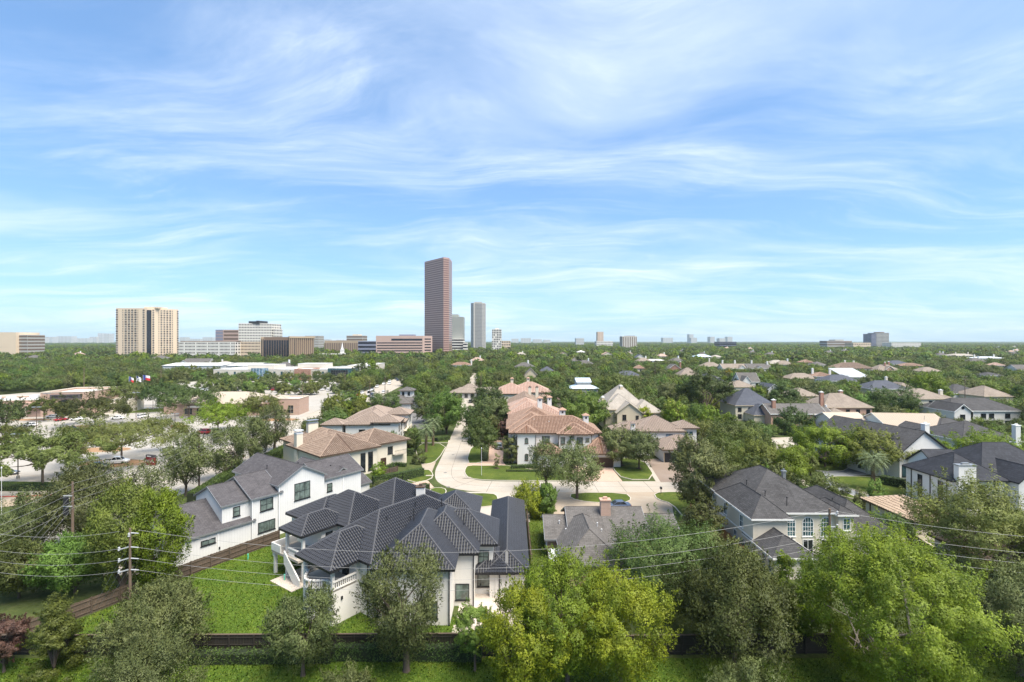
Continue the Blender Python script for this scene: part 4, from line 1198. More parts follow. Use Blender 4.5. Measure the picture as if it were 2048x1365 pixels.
# --- terracotta villa in the middle
TT = (0.40, 0.6, 0.10)
H = House('terracotta_villa', 'white villa with terracotta barrel tiles, square stair tower and tall white chimney', 'house', (0, 122), 0, 'stucco_white', 'tile_terracotta', 'trim_brown', 'trim_brown', 'glass_green', tile=TT, cap='tile_terracotta_cap', pan='tile_terracotta_pan')
H.block(-0.2, 5.2, 23, 18, 7.7, 'hip', 0.50, 0.6)
H.block(1.4, 3.0, 6.1, 8.5, 8.1, 'hip', 0.55, 0.55)
H.block(12.2, 3.6, 20.6, 11, 7.7, 'hip', 0.52, 0.55)
H.block(14.0, 3.2, 19.0, 9, 7.7, 'hip', 0.52, 0.5, walls=False)
H.block(-1.0, 12, 12, 27, 7.5, 'hip', 0.5, 0.6)
H.block(-0.6, 20, 14, 36, 7.6, 'hip', 0.5, 0.6)
H.block(6.6, 0.6, 13, 7, 3.3, 'hip', 0.55, 0.5)
H.block(18.2, 0.4, 27.5, 13, 3.4, 'hip', 0.62, 0.6)
H.chimney(20.3, 11.2, 1.4, 1.4, 6, 11.6, 'stucco_white', 'tile_terracotta_cap', 'tiled'); H.chimney(14.5, 17.5, 1.6, 1.6, 8, 12.2, 'stucco_white', 'tile_terracotta_cap', 'tiled'); H.chimney(8.8, 31, 1.4, 1.4, 8, 14, 'stucco_white', 'tile_terracotta_cap', 'tiled')
H.win('S', 3.0, 3.75, 5.6, 0.75, 1.3, 1, 2, arch=True); H.win('S', 3.0, 3.75, 1.3, 0.75, 1.5, 1, 2, arch=True)
H.win('S', 5.2, 8.9, 5.4, 1.9, 1.5, 2, 2); H.win('S', 3.6, 13.2, 5.3, 1.0, 1.6, 1, 2); H.win('S', 3.6, 17.6, 5.3, 1.4, 1.6); H.win('S', 3.6, 19.6, 5.9, 0.8, .8, 2, 2)
H.door('S', 0.4, 23, 5.2, 2.5, 'door_brown', 'trim_tan', 0, 4, 'garage_door')
for x, y in ((1.3, 2.9), (6.15, 2.9), (12.15, 3.5), (20.65, 3.5), (-.25, 5.1)): H.downpipe(x, y, 7.7, 'trim_brown')
for x, y, z in ((10, 9, 9.9), (16, 8, 9.6), (6, 10, 10.3), (9, 14, 10)): H.vent(x, y, z, .3, 'metal_white')
H = House('pink_tile_villa', 'white villa under pale pink clay tiles behind the terracotta villa', 'house', (-1, 162), 0, 'stucco_white', 'tile_pink', 'trim_brown', 'trim_brown', 'glass_green', tile=(0.55, 0.9, 0.1), cap='tile_pink_cap', pan='tile_pink_pan')
H.block(0, 0, 13, 14, 7.4, 'hip', 0.5, 0.6); H.block(3, -2.5, 18, 12, 7.2, 'hip', 0.45, 0.6); H.block(0, 10, 12, 24, 7.6, 'hip', 0.5, 0.6)
H.chimney(14, 6, 1.4, 1.4, 7, 12.5, 'stucco_white', 'tile_pink_cap', 'tiled'); H.win('S', 0, 1.5, 5, 1.4, 1.5)
H = House('tan_gable_villa', 'cream villa with tan tiled gable end and side turret in the row of tiled roofs', 'house', (-1, 190), 0, 'stucco_cream', 'tile_tan', 'trim_brown', 'trim_brown', 'glass_dark', tile=(0.6, 1.0, 0.1), cap='tile_tan_cap', pan='tile_tan_pan')
H.block(0, 0, 13, 20, 6.5, 'gy', 0.5, 0.6); H.block(14, 6, 21, 14, 7.2, 'gy', 0.5, 0.6); H.block(10, 8, 18, 22, 6.6, 'hip', 0.5, 0.6); H.block(4, -2, 10, 2, 5.4, 'hip', 0.35, .5)
H.win('S', 0, 6.5, 7.0, .9, 1.2, 1, 1); H.win('S', 6, 17.5, 5.2, 2.2, 1.5, 2, 2); H.win('S', 0, 2, 1.5, 1.2, 1.5)
for x in (8.5, 11.5): H.chimney(x, 14, 1.2, 1.2, 7, 12.5, 'stucco_cream', 'trim_brown')
H = House('coral_tile_villa', 'wide villa with coral pink tiled hips at the far end of the tiled row', 'house', (-9, 226), 0, 'stucco_cream', 'tile_pink', 'trim_brown', 'trim_brown', 'glass_dark', tile=(0.7, 1.2, 0.1), cap='tile_pink_cap', pan='tile_pink_pan')
H.block(0, 0, 17, 16, 7.2, 'hip', 0.5, 0.6); H.block(8, 2, 27, 18, 7.6, 'hip', 0.5, 0.6); H.block(22, -1, 28, 6, 5.5, 'hip', 0.5, 0.5)
H.chimney(9, 12, 1.3, 1.3, 8, 13.6, 'stucco_cream', 'tile_pink_cap', 'tiled'); H.chimney(17, 14, 1.3, 1.3, 8, 13.6, 'stucco_cream', 'tile_pink_cap', 'tiled'); H.win('S', -1, 25, 2.6, 3, 2, 3, 1)

# --- taupe-tiled house and tan gabled house right of the terracotta villa
H = House('taupe_tile_house', 'white house with taupe tiled hips, square side tower and three dark garage doors', 'house', (36, 127), 0, 'stucco_white', 'tile_taupe', 'trim_brown', 'trim_black', 'glass_teal', tile=(0.5, 0.5, 0.035), cap='tile_taupe_cap', pan='tile_taupe_pan')
H.block(0, 9.5, 12.5, 22, 6.4, 'hip', 0.52, 0.6); H.block(-6, 12, 8, 21, 5.6, 'hip', 0.5, 0.6); H.block(11, 10.8, 16.6, 17, 7.1, 'pyr', 0.5, 0.7)
H.block(4.0, 0.5, 15, 10, 3.3, 'hip', 0.55, 0.6); H.block(-5, 6, 2, 14, 3.2, 'hip', 0.5, 0.5)
H.win('S', 9.5, 8.4, 4.0, 1.7, 1.6, 2, 1, glass='glass_blue')
for x in (12.6, 13.8, 15.0): H.win('S', 10.8, x, 5.4, .8, .7, 1, 1)
for x in (5.6, 9.4, 13.0): H.door('S', 0.5, x, 2.9, 2.5, 'door_black', 'trim_tan', 0, 4, 'garage_door')
H.chimney(-1.5, 11, 1.1, 1.1, 3, 8.6, 'stucco_white', 'tile_taupe_cap', 'tiled')
H = House('tan_gabled_house', 'tan stucco house with steep pale-grey shingle gables behind the taupe-tiled house', 'house', (33.5, 172), 0, 'stucco_tan', 'shingle_tan', 'trim_tan', 'trim_brown', 'glass_dark')
H.block(0, 1, 12, 14, 7.4, 'hip', 0.75, 0.5); H.block(3.5, -2, 12, 10, 6.6, 'gy', 0.75, 0.5); H.block(10, 0, 20, 14, 6.4, 'hip', 0.7, 0.5); H.block(1, 6, 15, 22, 8.0, 'hip', 0.95, 0.5)
H.chimney(-0.5, 4, 1.0, 1.8, 3, 11.5); H.chimney(8, 12, 1.0, 1.6, 7, 14.8)
H.win('S', -2, 6, 4.2, 1.2, 1.8); H.win('S', -2, 10.5, 4.2, .9, 1.5); H.win('S', -2, 7.5, .7, 1.4, 2.2)

# --- houses left of the street
H = House('brown_tile_house', 'cream house with patterned brown barrel tiles and two tall slit windows', 'house', (-42.6, 108.2), R(47), 'stucco_cream', 'tile_tan', 'trim_brown', 'trim_black', 'glass_dark', tile=(0.42, 0.6, 0.10), cap='tile_tan_cap', pan='tile_tan_pan')
H.block(0, 0, 14.0, 17, 6.1, 'hip', 0.42, 0.7); H.block(12, 2, 24, 14, 6.1, 'hip', 0.42, 0.7); H.block(2, 8, 16, 26, 6.1, 'hip', 0.38, 0.7)
for x in (10.2, 12.2): H.win('S', 0, x, 0.8, 1.1, 4.3, 1, 1)
H.win('S', 0, 6.6, 3.6, .8, 1.4, 1, 1); H.win('S', 2, 19, 3.3, 1.3, 1.7); H.door('S', 2, 17, 1.3, 2.4, 'door_brown')
H.chimney(0.2, 12.5, 1.5, 1.5, 0, 9.8, 'stucco_cream', 'metal_white', 'hood'); H.chimney(7, 20, 2.6, 1.3, 5, 10.6, 'stucco_cream', 'metal_grey', 'hood')
m = MB(); m.box(19.5, 0.6, 2.9, 23, 2.1, 3.05); bk = m.build('balcony', 'concrete_walk', H.root)
m = MB()
for i in range(15): m.box(19.5 + i * .25, .6, 3.05, 19.53 + i * .25, .63, 4.0)
m.box(19.45, .58, 4.0, 23.05, .66, 4.06); m.build('railing', 'trim_black', bk)
H = House('grey_tile_villa', 'white villa with flat grey-brown tiles, three small towers and street balcony', 'house', (-58, 146.5), R(3), 'stucco_white', 'tile_taupe', 'trim_brown', 'trim_black', 'glass_dark', tile=(0.5, 0.5, 0.035), cap='tile_taupe_cap', pan='tile_taupe_pan')
H.block(0.3, 0.6, 6, 6.5, 6.4, 'pyr', 0.45, 0.6); H.block(7, 1.6, 20, 22, 6.2, 'hip', 0.42, 0.6); H.block(15.5, 1.2, 23, 8.5, 6.9, 'pyr', 0.42, 0.7); H.block(16.5, 14, 24, 22, 7.4, 'pyr', 0.42, 0.7); H.block(5, 8, 20, 28, 6.3, 'hip', 0.42, 0.6)
H.block(20, 8, 23.6, 14.5, 5.8, 'hip', .3, .5)
for y in (3, 6.5): H.win('E', 23, y, 4.0, 1.2, 1.9, 2, 2); H.win('E', 23, y, 1.0, 1.2, 2.0, 2, 2)
for y in (10, 12.5): H.win('E', 23.6, y, 3.6, 1.3, 1.9, 2, 1); H.door('E', 23.6, y, 1.3, 2.4, 'door_brown')
H.win('E', 24, 18, 4.6, 1.4, 1.9); H.win('E', 24, 18, 1, 1.4, 1.9); H.win('S', 1.2, 17.5, 3.6, 2.0, .9, 2, 1); H.win('S', 1.6, 12, 3.8, 1.8, .9, 2, 1); H.win('S', .6, 1.4, 3.6, .7, .7, 1, 1)
m = MB(); m.box(23.6, 7.6, 3.0, 25.2, 15, 3.25); m.box(25.0, 7.6, 3.25, 25.2, 15, 4.2); m.build('balcony', 'limestone', H.root)
for y in (8, 11.2, 14.6):
    c = MB(); c.box(24.8, y - .2, 0, 25.2, y + .2, 3.0); c.build('column', 'limestone', H.root)
H = House('cupola_house', 'low grey-roofed building with white square cupola beside the paved court', 'house', (-62, 214), R(2), 'stucco_white', 'shingle_grey', 'trim_brown', 'trim_black', 'glass_dark')
H.block(0, 0, 17, 11, 4.2, 'hip', 0.5, 0.7); H.block(8, 4, 20, 16, 4.6, 'hip', 0.45, 0.7); H.block(11, 7, 16.5, 12.5, 9.2, 'pyr', 0.42, 0.9, z0=4)
H.win('S', 7, 12.4, 7.2, .9, 1.4); H.win('S', 7, 15.0, 7.2, .9, 1.4); H.win('S', 0, 4, 1, 2, 1.6); H.win('S', 0, 9, 1, 2, 1.6)
H = House('long_brown_house', 'long low house with dark brown roof beyond the end of the street', 'house', (-34, 268), R(2), 'stucco_grey', 'shingle_brown', 'trim_brown', 'trim_black', 'glass_dark')
H.block(0, 0, 28, 10, 3.2, 'hip', 0.45, 0.8); H.block(4, 4, 16, 14, 4.0, 'hip', 0.6, 0.6)
for i in range(8): H.win('S', 0, 2 + i * 3.3, .8, 1.6, 1.7, 2, 1)
# ------------------------------------------------------------------ houses farther off, one entry each
def mid(name, label, pl, pr, ye, ze, depth, kind, pitch, wall, roof, trim='trim_white', wins=4, chim=(), wing=None, rz=0.0, tile=None, glass='glass_dark', chimmat=None, group=None):
    a, b = P(pl, ye, ze), P(pr, ye, ze)
    w = b[0] - a[0]
    kw = dict(tile=tile, cap=roof + '_cap', pan=roof + '_pan') if roof.startswith('tile') else {}
    if roof.startswith('tile') and not tile: kw['tile'] = (0.7, 1.4, 0.12)
    h = House(name, label, 'house', (a[0], a[1]), rz, wall, roof, trim, 'trim_black', glass, group=group, **kw)
    h.block(0.4, 0.4, w - 0.4, depth, ze, kind, pitch, 0.5)
    if wing:
        x0, x1, y0, y1, z, k2, p2 = wing
        h.block(x0 * w, y0, x1 * w, y1, z, k2, p2, 0.45)
    for i in range(wins):
        x = w * (i + .5) / wins
        if ze > 4.8: h.win('S', 0.4, x, ze - 2.3, min(1.3, w / wins * .5), 1.5, 2, 2)
        h.win('S', 0.4, x, 0.9, min(1.4, w / wins * .5), 1.6, 2, 2)
    for cx, cy, z1 in chim:
        h.chimney(cx * w, cy, 1.3, 1.1, ze - 1, z1, chimmat or wall, 'trim_white')
    return h
mid('stone_house', 'tan stone house with steep blue-grey shingle hips', 1470, 1553, 812, 6.0, 15, 'hip', 0.8, 'limestone', 'shingle_blue', 'trim_tan', 4, (), (0.25, 0.8, -7, 4, 3.2, 'hip', 0.7))
mid('dormer_brick_house', 'pink brick house with grey roof, white dormer and red chimney', 1541, 1655, 829, 4.4, 11, 'gx', 0.55, 'brick_pink', 'shingle_grey', 'trim_white', 5, ((0.14, 3.5, 9.3),), (0.5, 1.12, 1, 9, 4.0, 'gx', .5), chimmat='brick_red')
mid('brown_brick_house', 'brick house with brown hip roof and very tall brick chimney', 1646, 1748, 816, 5.6, 15, 'hip', 0.62, 'brick_pink', 'shingle_brown', 'trim_tan', 5, ((0.03, 2.0, 11.5), (0.75, 12, 11.0)), (-0.02, 0.4, -5, 5, 3.2, 'hip', .5), chimmat='brick_red')
h = mid('small_barn', 'small white barn with tan metal roof and teal window awning', 1664, 1736, 842, 3.6, 10, 'gx', 0.40, 'stucco_white', 'roof_tan_metal', 'trim_white', 1)
aw = MB(); aw.add(((8.6, .4, 3.3), (11.2, .4, 3.3), (11.2, -.7, 2.6), (8.6, -.7, 2.6)), ((0, 1, 2, 3), (3, 2, 1, 0))); aw.build('awning', 'awning_teal', h.root)
h = mid('long_barn', 'long white barn under a ribbed tan metal roof', 1772, 1893, 853, 3.4, 15, 'gx', 0.42, 'stucco_white', 'roof_tan_metal', 'trim_white', 3, rz=R(-6))
rb = MB(); w_ = P(1893, 853, 3.4)[0] - P(1772, 853, 3.4)[0]
pl_, _, hh_ = roof_planes('gx', -.1, -.1, w_ + .1, 15.5, 3.4, 0.42)
for i in range(34):
    x = i * (w_ / 33.0); rb.tube([(x, -.1, 3.6), (x, 7.7, hh_ + .2)], 0.05, 4)
rb.build('roof_ribs', 'roof_tan_metal', h.root, kind='stuff'); h.vent(w_ * .72, 4, 5.2, 1.2, 'metal_grey')
h = mid('white_manor', 'white two-storey house with charcoal roof, gabled entrance and round gable window', 1899, 2046, 823, 5.9, 14, 'hip', 0.55, 'stucco_white', 'shingle_charcoal', 'trim_white', 0, (), (0.0, 0.22, -2, 9, 5.9, 'gy', .8))
for x in (3.0, 13, 16, 22): h.win('S', -2 if x < 5 else .4, x, 3.4, 1.7, 1.5); h.win('S', -2 if x < 5 else .4, x, .8, 1.7, 1.5)
h.win('S', .4, 8, 3.0, 2.0, 2.4, 2, 1); h.door('S', .4, 8, 1.4, 2.4, 'door_black'); rw = MB(); rw.lathe([(0.55, 0), (.55, .1)], (0, 0, 0), 12)
rw.v = [(3.1 + a, -2.02 - c, 7.4 + b) for a, b, c in rw.v]; rw.build('round_window', 'glass_dark', h.root)
mid('beige_hip_house', 'beige two-storey house with mottled brown hip roof and white chimney', 1821, 1905, 799, 6.2, 15, 'hip', 0.5, 'stucco_cream', 'shingle_brown', 'trim_tan', 3, ((1.0, 6, 9.6),), (0.9, 1.25, 3, 14, 5.6, 'hip', .5))
mid('dark_low_house', 'low house with flat-pitched charcoal roof in front of the white manor', 1880, 1962, 858, 3.2, 11, 'hip', 0.42, 'stucco_white', 'shingle_charcoal', 'trim_white', 3)
mid('big_charcoal_house', 'broad charcoal roof with a fat white chimney at the right edge', 1925, 2050, 884, 5.0, 16, 'hip', 0.5, 'brick_white', 'shingle_charcoal', 'trim_white', 4, ((0.84, -0.3, 9.4),))
mid('dark_gable_cottage', 'small dark-roofed cottage with white gable dormers near the small barn', 1690, 1745, 862, 3.4, 9, 'gx', 0.6, 'stucco_white', 'shingle_charcoal', 'trim_white', 2, (), (.55, .9, -1, 5, 3.4, 'gy', .9))
mid('grey_gable_outbuilding', 'small charcoal gable roof in front of the long barn', 1838, 1880, 866, 3.0, 9, 'gy', 0.6, 'stucco_white', 'shingle_charcoal', 'trim_white', 1)
mid('blue_shingle_house', 'dark blue-grey roof left of the bright round tree on the right', 1742, 1822, 779, 4.6, 15, 'hip', 0.55, 'stucco_cream', 'shingle_blue', 'trim_white', 3, ((0.75, 11, 10.6),))
mid('brown_roof_cottage', 'tan brown roof beside the blue-grey roof and bright round tree', 1802, 1832, 778, 4.6, 14, 'hip', 0.7, 'stucco_cream', 'shingle_brown', 'trim_white', 1)
mid('charcoal_hip_house', 'white house with wide charcoal roof beside the cross-armed pole on the right', 1905, 1975, 788, 4.8, 16, 'hip', 0.5, 'stucco_white', 'shingle_charcoal', 'trim_white', 3)
mid('brown_hip_house', 'brown hip roof between charcoal roofs near the right edge', 1968, 2030, 794, 4.8, 16, 'hip', 0.6, 'stucco_cream', 'shingle_brown', 'trim_tan', 2)
mid('white_gothic_house', 'white house with two steep narrow front gables and grey roof', 1481, 1521, 765, 5.8, 12, 'gx', 0.9, 'stucco_white', 'shingle_grey', 'trim_white', 3, (), (0.02, 0.38, -3, 9, 6.4, 'gy', 1.2))
mid('row_house', 'long brown roof with three white gables behind the white gothic house', 1446, 1505, 738, 5.5, 14, 'gx', 0.6, 'stucco_white', 'shingle_brown', 'trim_white', 4, ((0.12, 9, 13), (0.55, 9, 13)), (0.5, .75, -2, 8, 5.5, 'gy', .8))
mid('row_house', 'grey roof with white gables continuing the row towards the right', 1497, 1545, 738, 5.6, 14, 'gx', 0.6, 'stucco_white', 'shingle_grey', 'trim_white', 4, ((0.3, 8, 13), (0.92, 6, 12)), (0.3, .55, -2, 8, 5.5, 'gy', .8))
mid('brown_ridge_house', 'brown roof at the left of the white-gabled row', 1405, 1446, 734, 5.0, 14, 'hip', 0.6, 'stucco_cream', 'shingle_brown', 'trim_white', 2, ((0.5, 9, 13),))
mid('dark_white_house', 'white house with low black roof left of the golden trees', 1405, 1440, 756, 6.0, 14, 'hip', 0.4, 'stucco_white', 'shingle_black', 'trim_white', 2, (), (.6, 1.3, -4, 6, 3.5, 'hip', .4))
mid('brown_oak_house', 'brown roof half hidden behind the great spreading oak', 1462, 1512, 775, 4.6, 13, 'hip', 0.5, 'stucco_cream', 'shingle_brown', 'trim_tan', 2)
mid('red_brick_cottage', 'red brick cottage with grey gable and chimney above the dark trees', 1335, 1365, 740, 4.6, 12, 'gy', 0.7, 'brick_red', 'shingle_grey', 'trim_white', 1, ((1.0, 6, 12),), chimmat='brick_red')
mid('brown_peak_house', 'steep brown roof left of the dark white house', 1360, 1402, 752, 4.8, 14, 'hip', 0.8, 'stucco_cream', 'shingle_brown', 'trim_tan', 2)
mid('grey_flat_house', 'grey-brown house with dark wide roof under the airy bright tree', 1232, 1283, 752, 4.6, 13, 'hip', 0.5, 'stucco_cream', 'shingle_blue', 'trim_tan', 3)
mid('orange_tile_house', 'orange tiled roof just above the dark wide roof', 1272, 1291, 738, 6.0, 12, 'hip', 0.7, 'stucco_cream', 'tile_terracotta', 'trim_brown', 1)
mid('blue_metal_house', 'house with bright pale-blue metal roof among dark oaks', 1140, 1198, 778, 5.2, 13, 'hip', 0.35, 'stucco_grey', 'metal_blue', 'trim_white', 4, (), (.28, .75, 4, 16, 8.5, 'gx', .3), glass='glass_blue')
mid('steep_grey_house', 'steep weathered grey-brown roof left of the pale-blue metal roof', 1048, 1076, 752, 6.5, 12, 'gy', 1.0, 'stucco_tan', 'shingle_grey', 'trim_tan', 1)
mid('slate_blue_house', 'pale slate-blue roof beside the steep weathered roof', 1080, 1110, 743, 6.0, 12, 'hip', 0.6, 'stucco_cream', 'shingle_blue', 'trim_tan', 1)
mid('tan_tile_house', 'orange tiled roof with cupolas above the white metal roof', 1676, 1748, 738, 6.5, 18, 'hip', 0.55, 'stucco_cream', 'tile_tan', 'trim_brown', 3, ((.4, 10, 13.5), (.65, 10, 13)))
mid('white_metal_house', 'white metal roof with skylights below the orange roof', 1690, 1740, 755, 5.5, 18, 'shed_s', 0.3, 'stucco_white', 'metal_pale', 'trim_white', 2)
mid('slate_grey_house', 'blue-grey hip roof left of the white metal roof', 1656, 1722, 763, 4.5, 15, 'hip', 0.5, 'stucco_white', 'shingle_blue', 'trim_white', 3)
mid('red_tile_house', 'white house with low red tiled roof among oaks', 1632, 1672, 754, 5.5, 14, 'hip', 0.4, 'stucco_white', 'tile_terracotta', 'trim_white', 2, ((.2, 9, 11), (1.0, 7, 11)))
mid('brown_slope_house', 'low brown roof left of the red tiled roof', 1580, 1640, 758, 4.0, 14, 'hip', 0.5, 'stucco_tan', 'shingle_brown', 'trim_tan', 2)
mid('grey_slope_house', 'pale grey roof peeking over oaks right of the bright little tree', 1536, 1562, 780, 5.0, 13, 'gy', 0.8, 'stucco_white', 'shingle_blue', 'trim_white', 1)
mid('brown_knoll_house', 'brown rounded hip roof behind the olive bush and brick houses', 1588, 1640, 793, 4.6, 13, 'hip', 0.55, 'stucco_tan', 'shingle_brown', 'trim_tan', 2)
mid('dormer_brown_house', 'brown roof with two white dormers and brick chimney on the right', 1755, 1805, 742, 5.2, 15, 'hip', 0.65, 'brick_pink', 'shingle_brown', 'trim_white', 3, ((.5, 6, 12.5), (.72, 8, 13)), (.35, .65, 0, 8, 6.2, 'gy', .8), chimmat='brick_red')
mid('navy_roof_house', 'dark navy roof above the long orange roof', 1781, 1822, 729, 6.0, 15, 'hip', 0.5, 'stucco_white', 'shingle_blue', 'trim_white', 2)
mid('long_orange_house', 'long low orange tiled roof on the right', 1808, 1852, 733, 5.5, 14, 'hip', 0.4, 'stucco_cream', 'tile_terracotta', 'trim_brown', 3)
mid('taupe_ridge_house', 'taupe ridge roof above the bright round tree', 1845, 1888, 744, 5.0, 14, 'hip', 0.5, 'stucco_cream', 'shingle_brown', 'trim_tan', 2)
mid('coral_roof_house', 'small coral tiled roof near the right edge', 1992, 2014, 732, 6.0, 13, 'hip', 0.5, 'stucco_white', 'tile_pink', 'trim_white', 2)
mid('grey_flat_roof_house', 'dark grey flat-pitched roof near the right edge', 1974, 2010, 752, 4.5, 13, 'hip', 0.35, 'stucco_white', 'shingle_charcoal', 'trim_white', 2)
mid('edge_gable_house', 'white gable with grey roof cut by the right edge', 2036, 2062, 741, 5.0, 13, 'gx', 0.7, 'stucco_white', 'shingle_grey', 'trim_white', 2)
mid('flat_white_house', 'long flat white roof far off on the right', 1958, 2012, 717, 7.0, 20, 'hip', 0.2, 'stucco_white', 'metal_white', 'trim_white', 5, ((.02, 8, 12), (.75, 8, 12)))
mid('pale_row', 'pale terrace with chimneys far off on the right', 1905, 1955, 712, 7.5, 20, 'hip', 0.3, 'stucco_cream', 'shingle_tan', 'trim_white', 5, ((.3, 8, 13), (.8, 8, 13)))
mid('white_cross_house', 'white house with cross gables in the middle distance', 1540, 1578, 728, 5.8, 15, 'hip', 0.5, 'stucco_white', 'shingle_tan', 'trim_white', 3)
mid('orange_crest_house', 'orange tiled crest beside the white cross-gabled house', 1608, 1630, 726, 6.5, 15, 'hip', 0.5, 'stucco_cream', 'tile_terracotta', 'trim_brown', 2)
mid('grey_crest_house', 'grey tiled roof just right of the orange crest', 1629, 1656, 731, 5.5, 15, 'hip', 0.5, 'stucco_white', 'shingle_grey', 'trim_white', 2)
mid('teal_roof_house', 'pale teal metal roof far off right of centre', 1390, 1425, 714, 7.0, 18, 'hip', 0.35, 'stucco_white', 'metal_blue', 'trim_white', 3)
mid('cream_roof_house', 'cream roof right of the pale teal roof', 1424, 1448, 715, 6.5, 16, 'hip', 0.4, 'stucco_cream', 'shingle_tan', 'trim_white', 2)
mid('white_block_house', 'long white flat-roofed house among trees right of centre', 1290, 1334, 722, 7.0, 16, 'hip', 0.2, 'stucco_white', 'roof_white', 'trim_white', 5)
mid('blue_gable_house', 'pale blue-grey gable left of the long white house', 1272, 1290, 716, 7.0, 14, 'gy', 0.7, 'stucco_white', 'shingle_blue', 'trim_white', 1)
mid('pale_far_house', 'pale house with white gables below the striped tower', 1154, 1172, 705, 8.5, 18, 'hip', 0.4, 'stucco_white', 'roof_white', 'trim_white', 3)
mid('tan_far_house', 'tan tiled gable far off in the middle of the trees', 1120, 1136, 709, 8.0, 16, 'gy', 0.5, 'stucco_cream', 'tile_tan', 'trim_brown', 1)
mid('peach_far_house', 'peach gable far off right of the tan gable', 1205, 1226, 710, 8.0, 16, 'gy', 0.5, 'stucco_cream', 'tile_pink', 'trim_brown', 1)
mid('white_far_roofs', 'low white roof near the three flag poles beyond the car park', 300, 326, 717, 7.0, 18, 'hip', 0.4, 'stucco_white', 'shingle_grey', 'trim_white', 2)
mid('grey_chapel_house', 'grey shingle house with white gable behind the school hall', 362, 415, 728, 6.0, 18, 'gx', 0.6, 'stucco_white', 'shingle_grey', 'trim_white', 3, (), (0.0, 0.35, -4, 9, 6, 'gy', .7))
mid('white_chimney_house', 'pale house with white chimney behind the white school roof', 426, 458, 729, 6.0, 15, 'hip', 0.4, 'stucco_white', 'shingle_tan', 'trim_white', 2, ((.35, 7, 11),))
mid('left_grey_house', 'grey house with white trim in the woods at far left', 45, 70, 717, 6.5, 18, 'hip', 0.5, 'stucco_white', 'shingle_grey', 'trim_white', 2)
mid('white_court_house', 'white house with terracotta roof in the trees left of the pink towers', 900, 942, 731, 6.5, 14, 'hip', 0.4, 'stucco_white', 'tile_terracotta', 'trim_white', 4, ((1.0, 6, 12),))

# ------------------------------------------------------------------ shops, bank and school
H = House('shop_row', 'pink brick shopping row with white flat roof and lit-letter signs by the car park', 'shop', (-232, 197), R(13), 'brick_salmon', 'roof_white', 'trim_tan', 'trim_black', 'glass_dark')
H.flat(-30, 0, 36, 20, 7.0, 0.7, cap='stucco_cream'); H.flat(34, -1.0, 52, 22, 10.2, 0.8, cap='stucco_cream')
for i in range(9):
    x = -27 + i * 6.6; H.win('S', 0, x, 0.4, 5.0, 2.9, 4, 1, frame='trim_tan')
    c = MB(); c.box(x + 2.9, -1.8, 0, x + 3.5, -1.2, 4.0); c.build('pier', 'stucco_cream', H.root)
cv = MB(); cv.box(-30, -2.0, 4.0, 34, -0.02, 6.2); cv.build('canopy', 'brick_salmon', H.root)
H.win('S', -1, 43, 0.5, 7.5, 6.6, 6, 3, arch=True, frame='trim_black')
for s, x, z, n in (('dark', 41, 7.4, 0),):
    b_ = MB(); b_.box(37.5, -1.35, 7.5, 49, -1.05, 9.3); b_.build('sign_board', 'sign_dark', H.root)
XFs = XF
def letters(parent, x0, y, z, h, n, mat='sign_white', seed=1):
    """raised letters too far off to read"""
    rnd = random.Random(seed); m = MB(); x = x0
    for i in range(n):
        w = h * rnd.uniform(.35, .7)
        m.box(x, y - .08, z, x + w * .3, y, z + h); m.box(x, y - .08, z + h * .7, x + w, y, z + h); 
        if rnd.random() < .6: m.box(x + w * .72, y - .08, z, x + w, y, z + h * .68)
        if rnd.random() < .5: m.box(x, y - .08, z, x + w, y, z + h * .28)
        x += w + h * .18
        if rnd.random() < .12: x += h * .5
    m.build('lettering', mat, parent)
letters(H.root, 5, -2.05, 5.1, .75, 8, seed=3); SHOP = H; letters(H.root, 20, -2.05, 4.7, .8, 11, seed=5); letters(H.root, 38.2, -1.36, 8.0, .8, 17, 'trim_black', 6)
ac = MB()
for x, y in ((0, 9), (8, 12), (16, 8), (22, 12)): ac.box(x, y, 6.3, x + 2.6, y + 2, 8.0)
ac.build('rooftop_units', 'metal_white', H.root)
H = House('side_shop', 'low cream flat-roofed shop behind the oak beyond the shopping row', 'shop', (-188, 213), R(10), 'stucco_cream', 'roof_white', 'trim_tan')
H.flat(0, 0, 17, 12, 5.6, 0.5, cap='stucco_cream', wall='stucco_cream')
H = House('bank_building', 'brick bank building with broad tan hip roof and arched entrance', 'building', (-142, 206), R(3), 'brick_salmon', 'roof_tan', 'trim_tan', 'trim_tan', 'glass_dark')
H.block(0, 0, 34, 22, 5.2, 'hip', 0.32, 1.0); H.block(30, 2, 46, 18, 5.4, 'hip', 0.25, 1.0); H.flat(34, 0.5, 50, 12, 7.0, .4, cap='stucco_cream'); H.block(-10, 6, 14, 26, 5.0, 'hip', .28, 1)
for x in (4, 9, 14): H.win('S', 0, x, .8, 3.2, 2.4, 3, 1)
for x in (37, 42, 46.5): H.win('S', .5, x, .8, 2.2, 3.4, 2, 2, arch=(x == 37))
letters(H.root, 36, .42, 5.6, .7, 9, seed=8); cv = MB(); cv.box(4, -.5, 3.6, 16, -.02, 4.4); cv.build('fascia_sign', 'sign_white', H.root)
H = House('school', 'long cream school with flat white roofs, glazed bays and red brick panel', 'school', (-247, 400), R(1), 'concrete_wall', 'roof_white', 'metal_white', 'metal_grey', 'glass_teal')
H.flat(0, 0, 98, 46, 8.3, .5, cap='metal_white'); H.flat(67, -1.5, 80, 20, 8.9, .4, wall='brick_red'); H.flat(95, -3, 114, 34, 9.4, .4, cap='metal_white', wall='glass_teal')
H.flat(104, 20, 124, 70, 10.5, .4, cap='metal_white'); H.flat(24, 8, 46, 30, 11.5, .3, cap='metal_white'); H.flat(60, 22, 84, 40, 12, .3, cap='metal_white')
